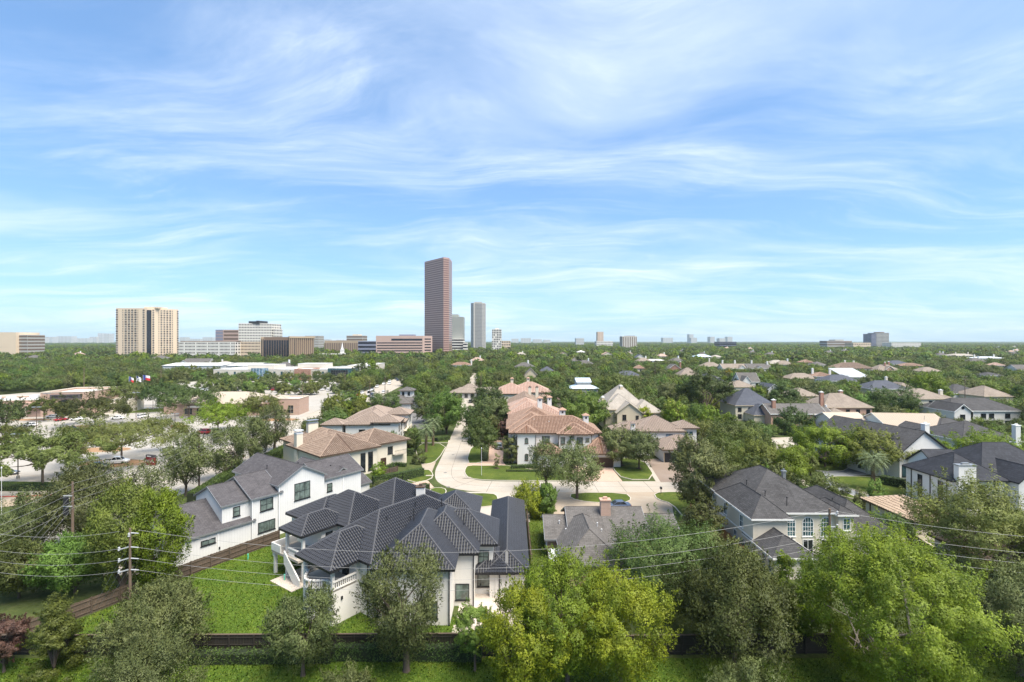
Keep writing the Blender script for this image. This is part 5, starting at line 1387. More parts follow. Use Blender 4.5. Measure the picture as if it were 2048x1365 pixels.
bb = MB(); bb.prism([(38 + 7 * math.cos(t), 0 - 3.5 * math.sin(t)) for t in [math.pi * i / 8 for i in range(9)]][::-1], 0, 9.6); bb.build('glazed_bay', 'glass_blue', H.root)
for i in range(6):
    bm_ = MB(); bm_.box(31.5 + i * 2.6, -3.75 + abs(i - 2.5) * .5, 0, 31.7 + i * 2.6, -3.5 + abs(i - 2.5) * .5, 9.4); bm_.build('mullion', 'metal_white', H.root)
for i, x in enumerate((4, 11, 17.5, 24, 50, 56, 62, 84, 90)): H.win('S', 0, x, 2.4, 1.6, 4.2, 1, 2)
H.win('S', -3, 104.5, 1.0, 14, 7, 7, 4, glass='glass_dark')
H = House('school_hall', 'big white metal gymnasium hall left of the school', 'hall', (-318, 440), R(3), 'metal_white', 'roof_white', 'metal_white', 'metal_grey', 'glass_blue')
H.block(0, 0, 52, 40, 9.5, 'gx', .08, .6, wall='metal_white'); H.block(48, 8, 78, 48, 9.0, 'gx', .08, .6, wall='metal_white')
cw = MB(); cw.box(30, -14, 3.2, 76, -11, 3.5); cw.build('covered_walk', 'metal_white', H.root)
for i in range(7):
    c = MB(); c.box(31 + i * 6.6, -12.7, 0, 31.2 + i * 6.6, -12.5, 3.2); c.build('walk_post', 'metal_grey', H.root)

# ------------------------------------------------------------------ towers and office blocks
def face_grid(mb, p0, p1, z0, z1, cols, rows, fw=.7, fh=.6, out=0.15, depth=0.3, skip=None):
    """one pane box for each window of a facade from p0 to p1 (seen left to right)"""
    a, b = Vector((*p0, 0)), Vector((*p1, 0)); d = (b - a); L_ = d.length; d /= L_; n = Vector((d.y, -d.x, 0))
    cw, ch = L_ / cols, (z1 - z0) / rows
    for r in range(rows):
        for c in range(cols):
            if skip and skip(c, r): continue
            o = a + d * cw * (c + .5) + Vector((0, 0, z0 + ch * (r + .5))) + n * out
            u, v = d * cw * fw / 2, Vector((0, 0, ch * fh / 2))
            q = [o - u - v, o + u - v, o + u + v, o - u + v]
            mb.add(q, ((0, 1, 2, 3),))
def tower(name, label, pts, top, wall, glass, faces, cat='tower', z0=0, roofbox=None, extra=None):
    t = thing(name, label, cat, (pts[0][0], pts[0][1], 0))
    o = Vector((-pts[0][0], -pts[0][1], 0))
    global XF
    XF = Matrix.Translation(o)
    m = MB(); m.prism(ccw([tuple(p) for p in pts]), z0 - 1, top); m.build('shell', wall, t)
    w = MB()
    for f in faces: face_grid(w, *f[:6], **(f[6] if len(f) > 6 else {}))
    if w.v: w.build('windows', glass, t, kind='stuff')
    if roofbox:
        for rb_ in roofbox:
            k = MB(); k.box(*rb_[:6]); k.build('plant_room', rb_[6], t)
    if extra: extra(t)
    XF = None
    EXCL.append(([tuple(p) for p in pts], 6.0))
    return t
def slab(name, label, pl, pr, pytop, Y, depth, wall, glass, cols, rows, zlo=2, fw=.7, fh=.55, cat='office block', skew=0.0, box=None, boxm='metal_grey', skip=None, sidecols=None, ledge=0.0):
    """box-shaped block whose front spans pixels pl..pr at distance Y, its top at pixel row pytop"""
    x0, x1 = (pl - 1024) * Y / FPX, (pr - 1024) * Y / FPX
    top = CAM_H + (682.5 - pytop) * Y / FPX
    pts = [(x0, Y), (x1, Y + skew), (x1 + (0 if x1 > 0 else 0), Y + skew + depth), (x0, Y + depth)]
    fs = [((x0, Y), (x1, Y + skew), zlo, top - ledge, cols, rows, dict(fw=fw, fh=fh, skip=skip))]
    sc = sidecols or max(2, int(depth / 6))
    fs.append((pts[1], pts[2], zlo, top - ledge, sc, rows, dict(fw=fw, fh=fh)))
    fs.append((pts[3], pts[0], zlo, top - ledge, sc, rows, dict(fw=fw, fh=fh)))
    rb_ = None
    if box:
        rb_ = [(x0 + (x1 - x0) * b0, Y + 4, top - .5, x0 + (x1 - x0) * b1, Y + depth - 4, top + bh, boxm) for b0, b1, bh in box]
    return tower(name, label, pts, top, wall, glass, fs, cat, roofbox=rb_)

# brown-pink granite tower
c0, c1, c2, c3, c4 = (-174, 962), (-128.8, 909), (-119.3, 915.5), (-118.8, 958), (-150, 1000)
pk = dict(fw=.72, fh=.52)
tower('granite_tower', 'very tall brown-pink granite office tower with chamfered corner', [c0, c1, c2, c3, c4], 189.6, 'granite_pink', 'glass_tower',
      [(c0, c1, 6, 187, 18, 44, pk), (c1, c2, 6, 187, 1, 44, dict(fw=.94, fh=.5)), (c2, c3, 6, 187, 8, 44, pk)])
lowg = MB()
t_ = thing('tower_podium_glass', 'dark glass entrance hall at the foot of the brown-pink tower', 'entrance', (-150, 928, 0))
XF = Matrix.Translation((150, -928, 0)); lowg.prism(ccw([(-172, 955), (-140, 917), (-136, 913), (-150, 908), (-178, 945)]), 0, 14); lowg.build('glass_hall', 'glass_black', t_); XF = None
# grey-green stepped tower behind it, silver tower, small white tower
slab('stepped_tower', 'grey-green stepped tower right behind the brown-pink tower', 900, 926, 634, 1150, 40, 'precast_green', 'glass_silver', 12, 22, 30, .6, .35, 'tower', box=((.1, .6, 6),), boxm='precast_green')
slab('banded_block', 'white banded lower block below the grey-green tower', 903, 928, 678, 1130, 20, 'precast_white', 'glass_black', 1, 5, 6, .98, .5, 'office block')
slab('small_banded_block', 'little pale banded block beside the grey-green tower', 926, 934, 686, 1120, 20, 'precast_white', 'glass_black', 1, 3, 6, .95, .4)
X0, X1 = (941 - 1024) * 1400 / FPX, (970 - 1024) * 1400 / FPX
zt = CAM_H + (682.5 - 606) * 1400 / FPX
sp = [(X0, 1412), (X0 + 9, 1400), (X0 + 12, 1403), (X0 + 33, 1403), (X1, 1412), (X1, 1445), (X0, 1445)]
tower('silver_tower', 'slim silver grid-faced skyscraper right of the brown-pink tower', sp, zt, 'precast_grey', 'glass_silver',
      [(sp[0], sp[1], 5, zt - 2, 4, 34, dict(fw=.75, fh=.7)), (sp[2], sp[3], 5, zt - 2, 8, 34, dict(fw=.75, fh=.7)), (sp[3], sp[4], 5, zt - 2, 4, 34, dict(fw=.75, fh=.7))], 'tower', roofbox=[(X0 + 10, 1410, zt, X0 + 32, 1440, zt + 3.5, 'precast_grey')])
slab('white_tower', 'small white residential tower with dark balconies right of the silver skyscraper', 984, 1003, 659, 1150, 22, 'precast_white', 'glass_black', 6, 10, 6, .55, .62, 'tower', box=((.3, .7, 3),), boxm='precast_white', skip=lambda c, r: (c * 7 + r * 3) % 5 == 0 and r < 8)
slab('tower_annex', 'low tan office block beside the small white tower', 1003, 1021, 682, 1300, 30, 'precast_tan', 'glass_black', 5, 4, 4, .5, .5)
# pink office block with logo band, beside the tower
x0, x1 = (752 - 1024) * 850 / FPX, (843 - 1024) * 850 / FPX
zt = CAM_H + (682.5 - 672) * 850 / FPX
qa, qb, qc, qd = (x0, 850), (x1, 866), (x1 + 14, 880), (x0 + 6, 905)
tower('pink_office_block', 'wide low pink granite office block with horizontal dark window bands', [qa, qb, qc, qd], zt, 'granite_rose', 'glass_black',
      [(qa, qb, 3, 31, 1, 6, dict(fw=.96, fh=.38)), ((qa[0] + 24, qa[1] + 4.8), qb, 31, 38, 1, 1, dict(fw=.94, fh=.5)), (qb, qc, 3, 38, 1, 7, dict(fw=.7, fh=.42))], 'office block', roofbox=[(x0 + 36, 870, zt, x0 + 62, 890, zt + 2.5, 'blue_panel')])
slab('dark_office_block', 'dark grey low office block left of the pink office block', 716, 754, 682.5, 900, 40, 'blue_panel', 'glass_black', 1, 4, 3, .97, .45)
slab('brown_low_office', 'low brown finned office block behind the white chapel spire', 649, 714, 681.5, 1000, 40, 'brown_fin', 'brown_panel', 18, 1, 4, .6, .85, ledge=3)
slab('striped_office', 'striped office block with rooftop box above the brown low block', 693, 725, 671.5, 1250, 40, 'precast_grey', 'brown_panel', 1, 6, 4, .98, .5, box=((.35, .7, 3),), boxm='precast_tan')
slab('grey_office', 'pale grey-brown office block behind trees left of the striped office', 610, 637, 672, 1400, 40, 'precast_grey', 'brown_panel', 10, 6, 4, .6, .4)
slab('finned_office', 'dark brown glass office block with pale vertical fins', 522, 578, 674.5, 700, 14, 'brown_panel', 'glass_black', 14, 1, 3, .8, .9, skew=22, ledge=3)
fx0, fx1 = (522 - 1024) * 700 / FPX, (578 - 1024) * 722 / FPX
ft = thing('finned_office', 'right-hand wing of the dark brown finned office block', 'office block', (fx1, 722, 0))
XF = Matrix.Translation((-fx1, -722, 0))
m = MB(); m.prism(ccw([(fx1, 722), (fx1 + 4, 716), (fx1 + 28, 742), (fx1 + 20, 765), (fx1, 750)]), 0, 38.5); m.build('shell', 'brown_panel', ft)
m = MB(); m.prism(ccw([(fx1 - .5, 721), (fx1 + 4, 714.5), (fx1 + 30, 742), (fx1 + 21, 767), (fx1 - .5, 751)]), 36.2, 39); m.build('roof_band', 'brown_fin', ft)
for i in range(13):
    t = i / 12; m = MB(); x_, y_ = fx1 + 4 + 24 * t, 715.5 + 26 * t; m.box(x_ - .35, y_ - .5, 0, x_ + .35, y_ + .6, 36.2); m.build('fin', 'brown_fin', ft)
XF = None
fo = [o for o in bpy.data.objects if o.name.startswith('finned_office') and o is not ft][0]
for i in range(17):
    t = i / 16; X_ = (fx1 - fx0) * t; m = MB(); m.box(X_ - .3, 22 * t - .7, 0, X_ + .3, 22 * t + .1, 35.4); m.build('fin', 'brown_fin', fo)
m = MB(); m.add(((0, -.6, 35.4), (fx1 - fx0, 21.4, 35.4), (fx1 - fx0, 21.4, 37.9), (0, -.6, 37.9)), ((0, 1, 2, 3),)); m.build('roof_band', 'brown_fin', fo)
# white stepped office, rose terrace tower, blue block
slab('white_grid_office', 'white office tower with grid of small windows and rooftop plant', 477, 537, 647, 900, 40, 'precast_white', 'glass_black', 21, 12, 4, .5, .5, 'tower', box=((.3, .55, 4), (.55, .65, 5)), boxm='trim_black', skew=10)
slab('white_grid_annex', 'lower stepped end of the white grid office', 537, 550, 658, 915, 30, 'precast_white', 'glass_black', 5, 9, 4, .5, .5, 'office block')
slab('rose_terrace_block', 'rose-brown office block with stepped dark bands left of the white grid office', 446, 478, 660, 960, 40, 'granite_rose', 'brown_panel', 1, 7, 4, .9, .5)
slab('mauve_block', 'mauve-grey panelled block left of the rose-brown block', 431, 447, 660, 990, 40, 'blue_panel', 'granite_rose', 9, 8, 4, .5, .3)
slab('apartment_row', 'long cream apartment building with dark mansard and bays beside the tan tower', 357, 470, 684, 745, 22, 'precast_white', 'glass_black', 44, 6, 2, .5, .5, 'apartment block', box=((0, 1, 1.2),), boxm='brown_panel', skip=lambda c, r: c % 9 == 4)
slab('cream_corner_block', 'cream end pavilion of the long apartment building', 470, 520, 684, 760, 20, 'precast_tan', 'glass_black', 18, 6, 2, .5, .5, 'apartment block')
# tan apartment tower with the dark glass slot
Ya = 760
def ap(px, dy=0): return ((px - 1024) * (Ya + dy) / FPX, Ya + dy)
za = CAM_H + (682.5 - 616.5) * Ya / FPX
base = [ap(232), ap(294.5, 2), ap(303, 5), ap(357, 34), ap(357, 60), ap(232, 40)]
def cutout(t):
    m = MB(); a, b = ap(294.6, 2), ap(303, 5)
    m.add(((a[0], a[1] - 1.2, 4), (b[0], b[1] - 1.2, 4), (b[0], b[1] - 1.2, za - 3), (a[0], a[1] - 1.2, za - 3), (a[0], a[1] + .5, 4), (b[0], b[1] + .5, 4), (b[0], b[1] + .5, za - 3), (a[0], a[1] + .5, za - 3)), ((0, 1, 2, 3), (3, 2, 6, 7), (0, 3, 7, 4), (1, 5, 6, 2)))
    m.build('glass_slot', 'glass_black', t)
def apf(p0, p1, cols, fw): return (ap(*p0), ap(*p1), 5, za - 1.5, cols, 21, dict(fw=fw, fh=.52, out=.9))
tower('tan_apartment_tower', 'broad tan apartment tower with rows of dark windows and a dark glass slot', base, za, 'precast_tan', 'glass_apartment',
      [apf((232, 0), (237, .1), 1, .85), apf((245.5, .4), (247.5, .45), 1, .7), apf((249, .5), (275, 1.3), 4, .66), apf((275.4, 1.3), (277.5, 1.4), 1, .6), apf((285.5, 1.7), (290.5, 1.9), 1, .75),
       apf((304, 5.6), (308.6, 8), 1, .8), apf((316.6, 12.3), (318.4, 13.2), 1, .7), apf((319.6, 14), (343, 26.5), 4, .62), apf((343.6, 26.8), (345.6, 28), 1, .7), apf((353.5, 32), (357, 34), 1, .85)], 'tower', extra=cutout,
      roofbox=[(ap(280)[0], Ya + 8, za, ap(308)[0], Ya + 30, za + 2.5, 'precast_tan')])
slab('tan_slab_block', 'plain tan concrete block at the left edge', -40, 32, 665, 800, 40, 'precast_tan', 'precast_tan', 1, 1, 2, .5, .1)
slab('louvred_block', 'brown banded block attached to the tan concrete block at the left edge', 32.2, 55, 670, 805, 30, 'precast_grey', 'brown_panel', 1, 7, 4, .97, .5)
# far towers right of centre
slab('far_brick_tower', 'slender pinkish tower far off right of centre', 1195, 1207, 664, 2100, 30, 'precast_tan', 'granite_rose', 4, 14, 4, .5, .8, 'tower')
slab('far_striped_tower', 'pale tower with dark vertical stripes right of centre', 1245, 1274, 673, 1500, 40, 'precast_white', 'brown_panel', 8, 1, 6, .5, .9, 'tower', box=((.3, .9, 1.5),), boxm='brown_panel')
slab('far_low_terrace', 'low pale block in front of the slender pinkish tower', 1193, 1226, 683, 2000, 40, 'precast_white', 'brown_panel', 12, 3, 4, .5, .4)
slab('far_pale_block', 'pale low block left of the slender pinkish tower', 1152, 1168, 677, 2600, 40, 'skyline_pale', 'precast_grey', 6, 3, 4, .5, .4)
slab('far_dark_office', 'long black glass office block far right of centre', 1438, 1473, 684, 1700, 40, 'glass_black', 'blue_panel', 1, 3, 4, .98, .2)
slab('grey_twin_tower', 'grey concrete tower with dark glass side on the right skyline', 1752, 1778, 666, 1700, 40, 'precast_grey', 'glass_black', 11, 12, 4, .55, .5, 'tower', box=((.4, .7, 3),), boxm='brown_panel')
slab('dark_slab_tower', 'dark left-hand slab of the grey tower on the right skyline', 1743, 1752.5, 668, 1690, 40, 'blue_panel', 'glass_black', 5, 12, 4, .6, .5, 'tower')
slab('banded_campus', 'low brown banded block left of the grey tower on the right skyline', 1654, 1704, 682, 1650, 40, 'precast_grey', 'brown_panel', 1, 3, 6, .98, .5, box=((.35, .7, 4),), boxm='precast_grey')
slab('tan_campus', 'low tan block directly left of the grey tower', 1706, 1742, 686, 1600, 40, 'precast_tan', 'brown_panel', 10, 2, 6, .5, .4)
slab('white_campus', 'long low white block right of the grey tower', 1783, 1842, 686, 1600, 40, 'precast_white', 'precast_grey', 18, 3, 6, .5, .5)
rs = random.Random(5)
sky_lab = 'pale hazy building on the far skyline'
for px, w_, top in ((92, 26, 674), (128, 30, 673), (162, 26, 677), (200, 9, 667), (213, 11, 667.5), (186, 14, 674), (75, 18, 677), (365, 12, 675), (390, 22, 678), (415, 20, 675), (1030, 14, 678), (1052, 20, 677), (1075, 18, 679), (1094, 14, 680), (1336, 20, 676), (1383, 8, 669), (1388, 12, 676), (1425, 9, 674), (1445, 12, 677), (1460, 10, 674), (650, 18, 679), (680, 16, 680)):
    slab('skyline_building', sky_lab, px - w_ / 2, px + w_ / 2, top, rs.uniform(5200, 6600), 80, 'skyline_pale', 'precast_grey', 4, 6, 8, .6, .5, 'building')['group'] = 'far skyline buildings'
# chapel spire
sp_ = thing('chapel_spire', 'small white chapel spire among the trees below the brown low office', 'spire', ((684.5 - 1024) * 760 / FPX, 760, 0))
m = MB(); m.box(-4, -4, 0, 4, 4, 13); m.build('tower_base', 'stucco_white', sp_)
m = MB(); m.box(-2.4, -2.4, 13, 2.4, 2.4, 19); m.build('belfry', 'stucco_white', sp_)
m = MB(); m.lathe([(2.0, 19), (1.4, 22), (0.1, 30)], (0, 0, 0), 8); m.build('steeple', 'trim_white', sp_)
m = MB(); m.box(-45, 2, 0, -4.2, 14, 12); m.build('nave', 'stucco_white', sp_)

# little houses whose roofs break through the far canopy
rs = random.Random(31); proto_h = []
for rm, wm in (('shingle_tan', 'stucco_white'), ('shingle_grey', 'stucco_cream'), ('tile_pink', 'stucco_white'), ('shingle_brown', 'stucco_cream'), ('shingle_grey', 'stucco_white')):
    m = MB(); m.box(-8, -5.5, 0, 8, 5.5, 7.4); wme = m.mesh('wall', wm)
    m = MB()
    for pl in roof_planes('hip', -8.7, -6.2, 8.7, 6.2, 7.4, .66)[0]: m.poly(pl)
    rme = m.mesh('roof', rm); m = MB(); m.box(3, -1, 9, 4.2, .4, 13.6); proto_h.append((wme, rme, m.mesh('chimney', 'trim_white')))
rw_ = ('tan', 'grey', 'pinkish', 'brown', 'slate')
for i in range(34):
    y = rs.uniform(430, 1250) if i % 4 else rs.uniform(1250, 2000); x = rs.uniform(-0.12, 1.05) * y
    if i % 7 == 0: x = -rs.uniform(.35, 1.0) * y
    k = rs.randrange(5); t = thing('distant_house', f'distant house with {rw_[k]} roof breaking through the far canopy ' + ('left of the towers' if x < -60 else ('near the middle' if x < .45 * y else 'towards the right')), 'house', (x, y, 0), rs.uniform(-.4, .4), 'distant roofs in the far canopy')
    for nm, me in zip(('wall', 'roof', 'chimney'), proto_h[k]): link(nm, me, t)
# ------------------------------------------------------------------ foliage
def leaf_mesh(name, mat, C, Nn, T, size, aspect, tint, keep=False):
    """one quad per leaf: centres C, shading normals Nn, long axes T"""
    n = len(C)
    gn = unit(Nn + np.random.default_rng(n).normal(size=(n, 3)) * 0.35)      # the leaf's own facing
    if keep: gn = unit(gn - T * (T * gn).sum(1)[:, None])
    else: T = unit(T - gn * (T * gn).sum(1)[:, None])
    B = -np.cross(gn, T)
    s = size[:, None]
    V = np.empty((n, 3, 3), np.float32)               # one pointed leaf = one triangle
    V[:, 0] = C - T * s * .5 - B * s * aspect * .5; V[:, 1] = C - T * s * .5 + B * s * aspect * .5; V[:, 2] = C + T * s * .5
    me = bpy.data.meshes.new(name)
    me.vertices.add(n * 3); me.loops.add(n * 3); me.polygons.add(n)
    me.vertices.foreach_set('co', np.ascontiguousarray(V).ravel())
    me.loops.foreach_set('vertex_index', np.arange(n * 3, dtype=np.int32))
    me.polygons.foreach_set('loop_start', np.arange(0, n * 3, 3, dtype=np.int32))
    me.update(calc_edges=True)
    me.polygons.foreach_set('use_smooth', np.ones(n, bool))
    a = me.attributes.new('tint', 'FLOAT', 'FACE'); a.data.foreach_set('value', tint.astype(np.float32))
    me.materials.append(MATS[mat])
    me.normals_split_custom_set_from_vertices(np.repeat(Nn, 3, axis=0).astype(np.float32))
    return me
def unit(v):
    return v / (np.linalg.norm(v, axis=-1, keepdims=True) + 1e-9)
def crown(seed, shape, rh, rv, zc, n, leaf, mat, nclump=60, clump=0.28, aspect=0.5, upbias=0.3, droop=0.0, name='crown', spray=0.0):
    """leaves gathered in clumps through a crown of radius rh, half-height rv, centred at height zc"""
    g = np.random.default_rng(seed)
    d = unit(g.normal(size=(nclump, 3)))
    rr = g.uniform(0.45, 1.0, nclump) ** 0.6
    if shape == 'dome':
        d[:, 2] = np.abs(d[:, 2]) * g.choice([1, 1, 1, -0.45], nclump)
        cc = d * rr[:, None] * np.array([rh, rh, rv]) * 0.86
    elif shape == 'umbrella':
        d[:, 2] = np.abs(d[:, 2]) * 0.9 - 0.12
        cc = d * (0.55 + 0.45 * rr)[:, None] * np.array([rh, rh, rv]) * 0.9
        cc[:, 2] += rv * 0.15 * g.normal(size=nclump)
    elif shape == 'cone':
        h = g.uniform(-1, 0.95, nclump)
        w = (1 - (h + 1) / 2) ** 0.7 * 0.9 + 0.08
        th = g.uniform(0, 2 * np.pi, nclump)
        cc = np.stack([np.cos(th) * w * rh * rr, np.sin(th) * w * rh * rr, h * rv], 1)
    elif shape == 'vase':
        h = g.uniform(-1, 1, nclump)
        w = np.where(h < 0, 0.55 + 0.45 * (h + 1), np.sqrt(np.clip(1 - (h * 0.95) ** 2, 0, 1)))
        th = g.uniform(0, 2 * np.pi, nclump)
        cc = np.stack([np.cos(th) * w * rh * rr, np.sin(th) * w * rh * rr, h * rv], 1) * 0.88
    else:
        cc = d * rr[:, None] * np.array([rh, rh, rv]) * 0.84
    # uneven outline: a few lobes pushed out, a few pulled in
    th = np.arctan2(cc[:, 1], cc[:, 0])
    ph = g.uniform(0, 6.28, 3)
    k = 1 + 0.13 * np.sin(2 * th + ph[0]) + 0.10 * np.sin(3 * th + ph[1]) + 0.08 * np.sin(5 * th + ph[2])
    cc[:, :2] *= k[:, None]
    rc = clump * (rh * 0.6 + rv * 0.4) * g.uniform(0.6, 1.25, nclump)
    wgt = rc ** 2; wgt /= wgt.sum()
    idx = g.choice(nclump, n, p=wgt)
    u = unit(g.normal(size=(n, 3)) + np.array([0, 0, upbias]))
    rad = g.uniform(0.35, 1.08, n) ** 0.5
    fl = np.array([1.0, 1.0, 0.72 if spray == 0 else 1.0 + spray])
    C = cc[idx] + u * (rad * rc[idx])[:, None] * fl
    C[:, 2] -= droop * np.linalg.norm(C[:, :2], axis=1) * 0.1
    # shoots that break the outline: narrow sprays leaving the outer clumps
    outer = np.where(np.linalg.norm(cc / np.array([rh, rh, rv]), axis=1) > 0.55)[0]
    if len(outer) > 4:
        nsp = int(nclump * (1.6 if spray > .25 else 1.0))
        so = outer[g.integers(0, len(outer), nsp)]
        sd = unit(unit(cc[so]) * .7 + g.normal(size=(nsp, 3)) * .45 + np.array([0, 0, .55 + spray]))
        sl = (0.9 + 0.6 * g.uniform(0, 1, nsp)) * (0.16 * rh + .25)
        ns = int(n * 0.16); k2 = g.integers(0, nsp, ns); tt = g.uniform(0, 1, ns) ** .8
        base_ = cc[so] + sd * rc[so][:, None] * .75
        C[:ns] = base_[k2] + sd[k2] * (tt * sl[k2])[:, None] + g.normal(size=(ns, 3)) * (sl[k2] * .16 * (1.15 - tt))[:, None]
        u[:ns] = unit(sd[k2] + g.normal(size=(ns, 3)) * .5); idx[:ns] = so[k2]
    outw = unit(C / np.array([rh, rh, rv]))
    Nn = unit(u * 0.75 + outw * 0.45 + np.array([0, 0, 0.25]) + g.normal(size=(n, 3)) * 0.14)
    T = unit(g.normal(size=(n, 3)) * 0.8 + u * (0.3 + spray) + np.array([0, 0, spray * 0.8]))
    C[:, 2] += zc
    size = leaf * g.uniform(0.6, 1.35, n)
    ctint = g.uniform(0, 1, nclump)
    tint = np.clip(0.7 * ctint[idx] + 0.3 * g.uniform(0, 1, n), 0, 1)
    me = leaf_mesh(name, mat, C, Nn, T, size, aspect, tint, keep=spray > .25)
    return me, cc + np.array([0, 0, zc])
def trunk_mesh(seed, cc, fork, r0, mat='bark', limbs=8, lean=0.0, name='trunk', stems=1, sides=7):
    """tapered trunk that forks into limbs reaching for the leaf clumps"""
    g = random.Random(seed)
    m = MB()
    top = [(0, 0, -0.3)]
    for s in range(stems):
        ox_, oy_ = (0, 0) if stems == 1 else (math.cos(s * 2.4) * r0 * 2, math.sin(s * 2.4) * r0 * 2)
        pts = [(ox_ * .3, oy_ * .3, -0.3), (ox_ * .35, oy_ * .35, 0.25), (ox_ + lean * fork * .4, oy_, fork * .55), (ox_ * 2 + lean * fork, oy_ * 2, fork)]
        m.tube(pts, [r0 * 1.5, r0 * 1.05, r0 * .9, r0 * .8], sides)
    order = sorted(range(len(cc)), key=lambda i: g.random())
    f = Vector((lean * fork, 0, fork))
    for i in order[:limbs]:
        t = Vector(cc[i])
        t.z = max(t.z, fork + 0.3)
        mid_ = f.lerp(t, 0.5) + Vector((g.uniform(-.4, .4), g.uniform(-.4, .4), g.uniform(-.2, .5)))
        q = f.lerp(mid_, .5) + Vector((0, 0, g.uniform(0, .25)))
        m.tube([f - Vector((0, 0, .2)), q, mid_, t], [r0 * .62, r0 * .45, r0 * .3, r0 * .09], 5)
        if g.random() < .7:
            t2 = Vector(cc[order[-1 - (i % max(1, len(order) - 1))]])
            if t2.z > fork:
                m.tube([mid_, mid_.lerp(t2, .5) + Vector((0, 0, .2)), t2], [r0 * .28, r0 * .17, r0 * .06], 4)
    return m.mesh(name, mat, True)
TREES = []                         # (x, y, crown radius) of everything planted
def plant(name, label, cat, x, y, me_crown, me_trunk, s=1.0, sz=None, rz=0.0, group=None, r=4.0):
    t = thing(name, label, cat, (x, y, 0), rz, group)
    t.scale = (s, s, sz or s)
    link('trunk', me_trunk, t); link('crown', me_crown, t)
    TREES.append((x, y, r * s))
    return t
def hero(name, label, px, ybase, ytop, hw, shape, mat, n=11000, leaf=0.30, bark='bark', base=0.3, nclump=70, clump=0.26, aspect=0.5, spray=0.0, droop=0.0, r0=None, limbs=9, dx=0, stems=1, upbias=0.3, group=None, fork=None):
    """one tree measured from the photograph: trunk foot at (px, ybase), top at row ytop, half-width hw pixels; base = bare share of its height"""
    X, Y, _ = P(px, ybase)
    # the topmost visible outline belongs to the middle of the crown
    ht = CAM_H - (ytop - 682.5) * Y / FPX
    rh = hw * Y / FPX
    seed = abs(hash((round(px), round(ybase)))) % 99991 if False else int(px * 31 + ybase * 17)
    zb = ht * base
    rv = (ht - zb) / 2
    zc = zb + rv
    if shape == 'dome':
        rv = (ht - zb) * 0.78; zc = ht - rv
    if shape == 'umbrella':
        rv = (ht - zb) * 0.75; zc = ht - rv
    if Y < 80: n = int(n * 1.9); leaf *= .76
    elif Y < 160: n = int(n * 1.4); leaf *= .85
    if spray > .25 and mat == 'leaf_olive' and Y < 75: leaf *= 1.15; aspect = .4
    me, cc = crown(seed, shape, rh, rv, zc, n, leaf, mat, nclump, clump, aspect, upbias, droop, spray=spray)
    tm = trunk_mesh(seed, cc, fork if fork is not None else max(0.8, zb * 0.9), r0 or max(0.12, ht * 0.022), bark, limbs, stems=stems)
    t = plant(name, label, 'tree', X, Y, me, tm, group=group, r=rh)
    return t

# --- the row at the foot of the picture
hero('plum_tree', 'reddish purple-leaved small tree at the bottom left corner', 8, 1345, 1230, 40, 'round', 'leaf_red', 9000, .22, base=.2, nclump=50)
hero('holly_tree', 'dense dark green cone-shaped tree beside the reddish tree', 108, 1350, 1207, 56, 'cone', 'leaf_mid', 12000, .24, base=.05, nclump=80, clump=.24)
hero('olive_oak', 'broad grey-green tree standing before the back-garden lawn', 312, 1326, 1176, 108, 'dome', 'leaf_olive', 20000, .27, base=.18, nclump=120, clump=.2, spray=.5)
hero('crepe_myrtle', 'pale green flowering bush at the bottom edge below the lawn', 285, 1450, 1296, 128, 'dome', 'leaf_olive', 20000, .2, base=.1, nclump=110, clump=.17, spray=.4)
hero('olive_oak', 'grey-green single-trunk tree in front of the round balcony corner', 606, 1352, 1197, 78, 'vase', 'leaf_olive', 12000, .25, base=.28, nclump=90, clump=.22, spray=.6, r0=.2)
hero('willow_oak', 'upright dark olive tree standing before the villa front wall', 813, 1342, 1112, 94, 'vase', 'leaf_olive', 14000, .27, base=.27, nclump=110, clump=.2, spray=.9, r0=.32, limbs=14)
hero('young_oak', 'small round green tree between the dark fence and the yellow-green tree', 950, 1342, 1214, 44, 'vase', 'leaf_mid', 9000, .22, base=.34, nclump=60, clump=.24, r0=.13)
hero('sycamore', 'green broad-leaved tree behind the yellow-green tree in the middle foreground', 1135, 1375, 1128, 122, 'vase', 'leaf_bright', 34000, .22, base=.2, nclump=170, clump=.15, aspect=.6, spray=.3)
hero('elm_tree', 'yellow-green tree at the bottom centre, left lobe of its clump', 1045, 1420, 1180, 84, 'vase', 'leaf_yellow', 21000, .2, base=.15, nclump=120, clump=.17, aspect=.6, spray=.3)
hero('elm_tree', 'golden yellow-green tree at the bottom centre, right of its clump', 1240, 1395, 1156, 104, 'vase', 'leaf_yellow', 27000, .2, base=.18, nclump=130, clump=.165, aspect=.6, spray=.3)
hero('live_oak', 'grey-green live oak over the dark fence right of the yellow-green trees', 1470, 1335, 1104, 130, 'dome', 'leaf_oak', 26000, .28, base=.3, nclump=120, clump=.2, spray=.35, droop=.6)
hero('live_oak', 'dark live oak covering the right side of the grey ranch house', 1335, 1212, 1040, 124, 'dome', 'leaf_oak', 24000, .33, base=.2, nclump=120, clump=.2, spray=.2)
hero('live_oak', 'olive-topped oak between the ranch house and the cream arched-window house', 1425, 1190, 1065, 70, 'dome', 'leaf_olive', 13000, .32, base=.2, nclump=80, clump=.22, spray=.3)
hero('maple_tree', 'huge bright green tree filling the lower right foreground', 1782, 1395, 1078, 172, 'vase', 'leaf_bright', 64000, .23, 'bark_pale', base=.1, nclump=260, clump=.13, aspect=.6, spray=.2, r0=.4, limbs=16)
hero('maple_tree', 'bright green side tree left of the huge foreground tree', 1600, 1290, 1118, 62, 'vase', 'leaf_bright', 17000, .23, 'bark_pale', base=.15, nclump=90, clump=.18, aspect=.6, spray=.2)
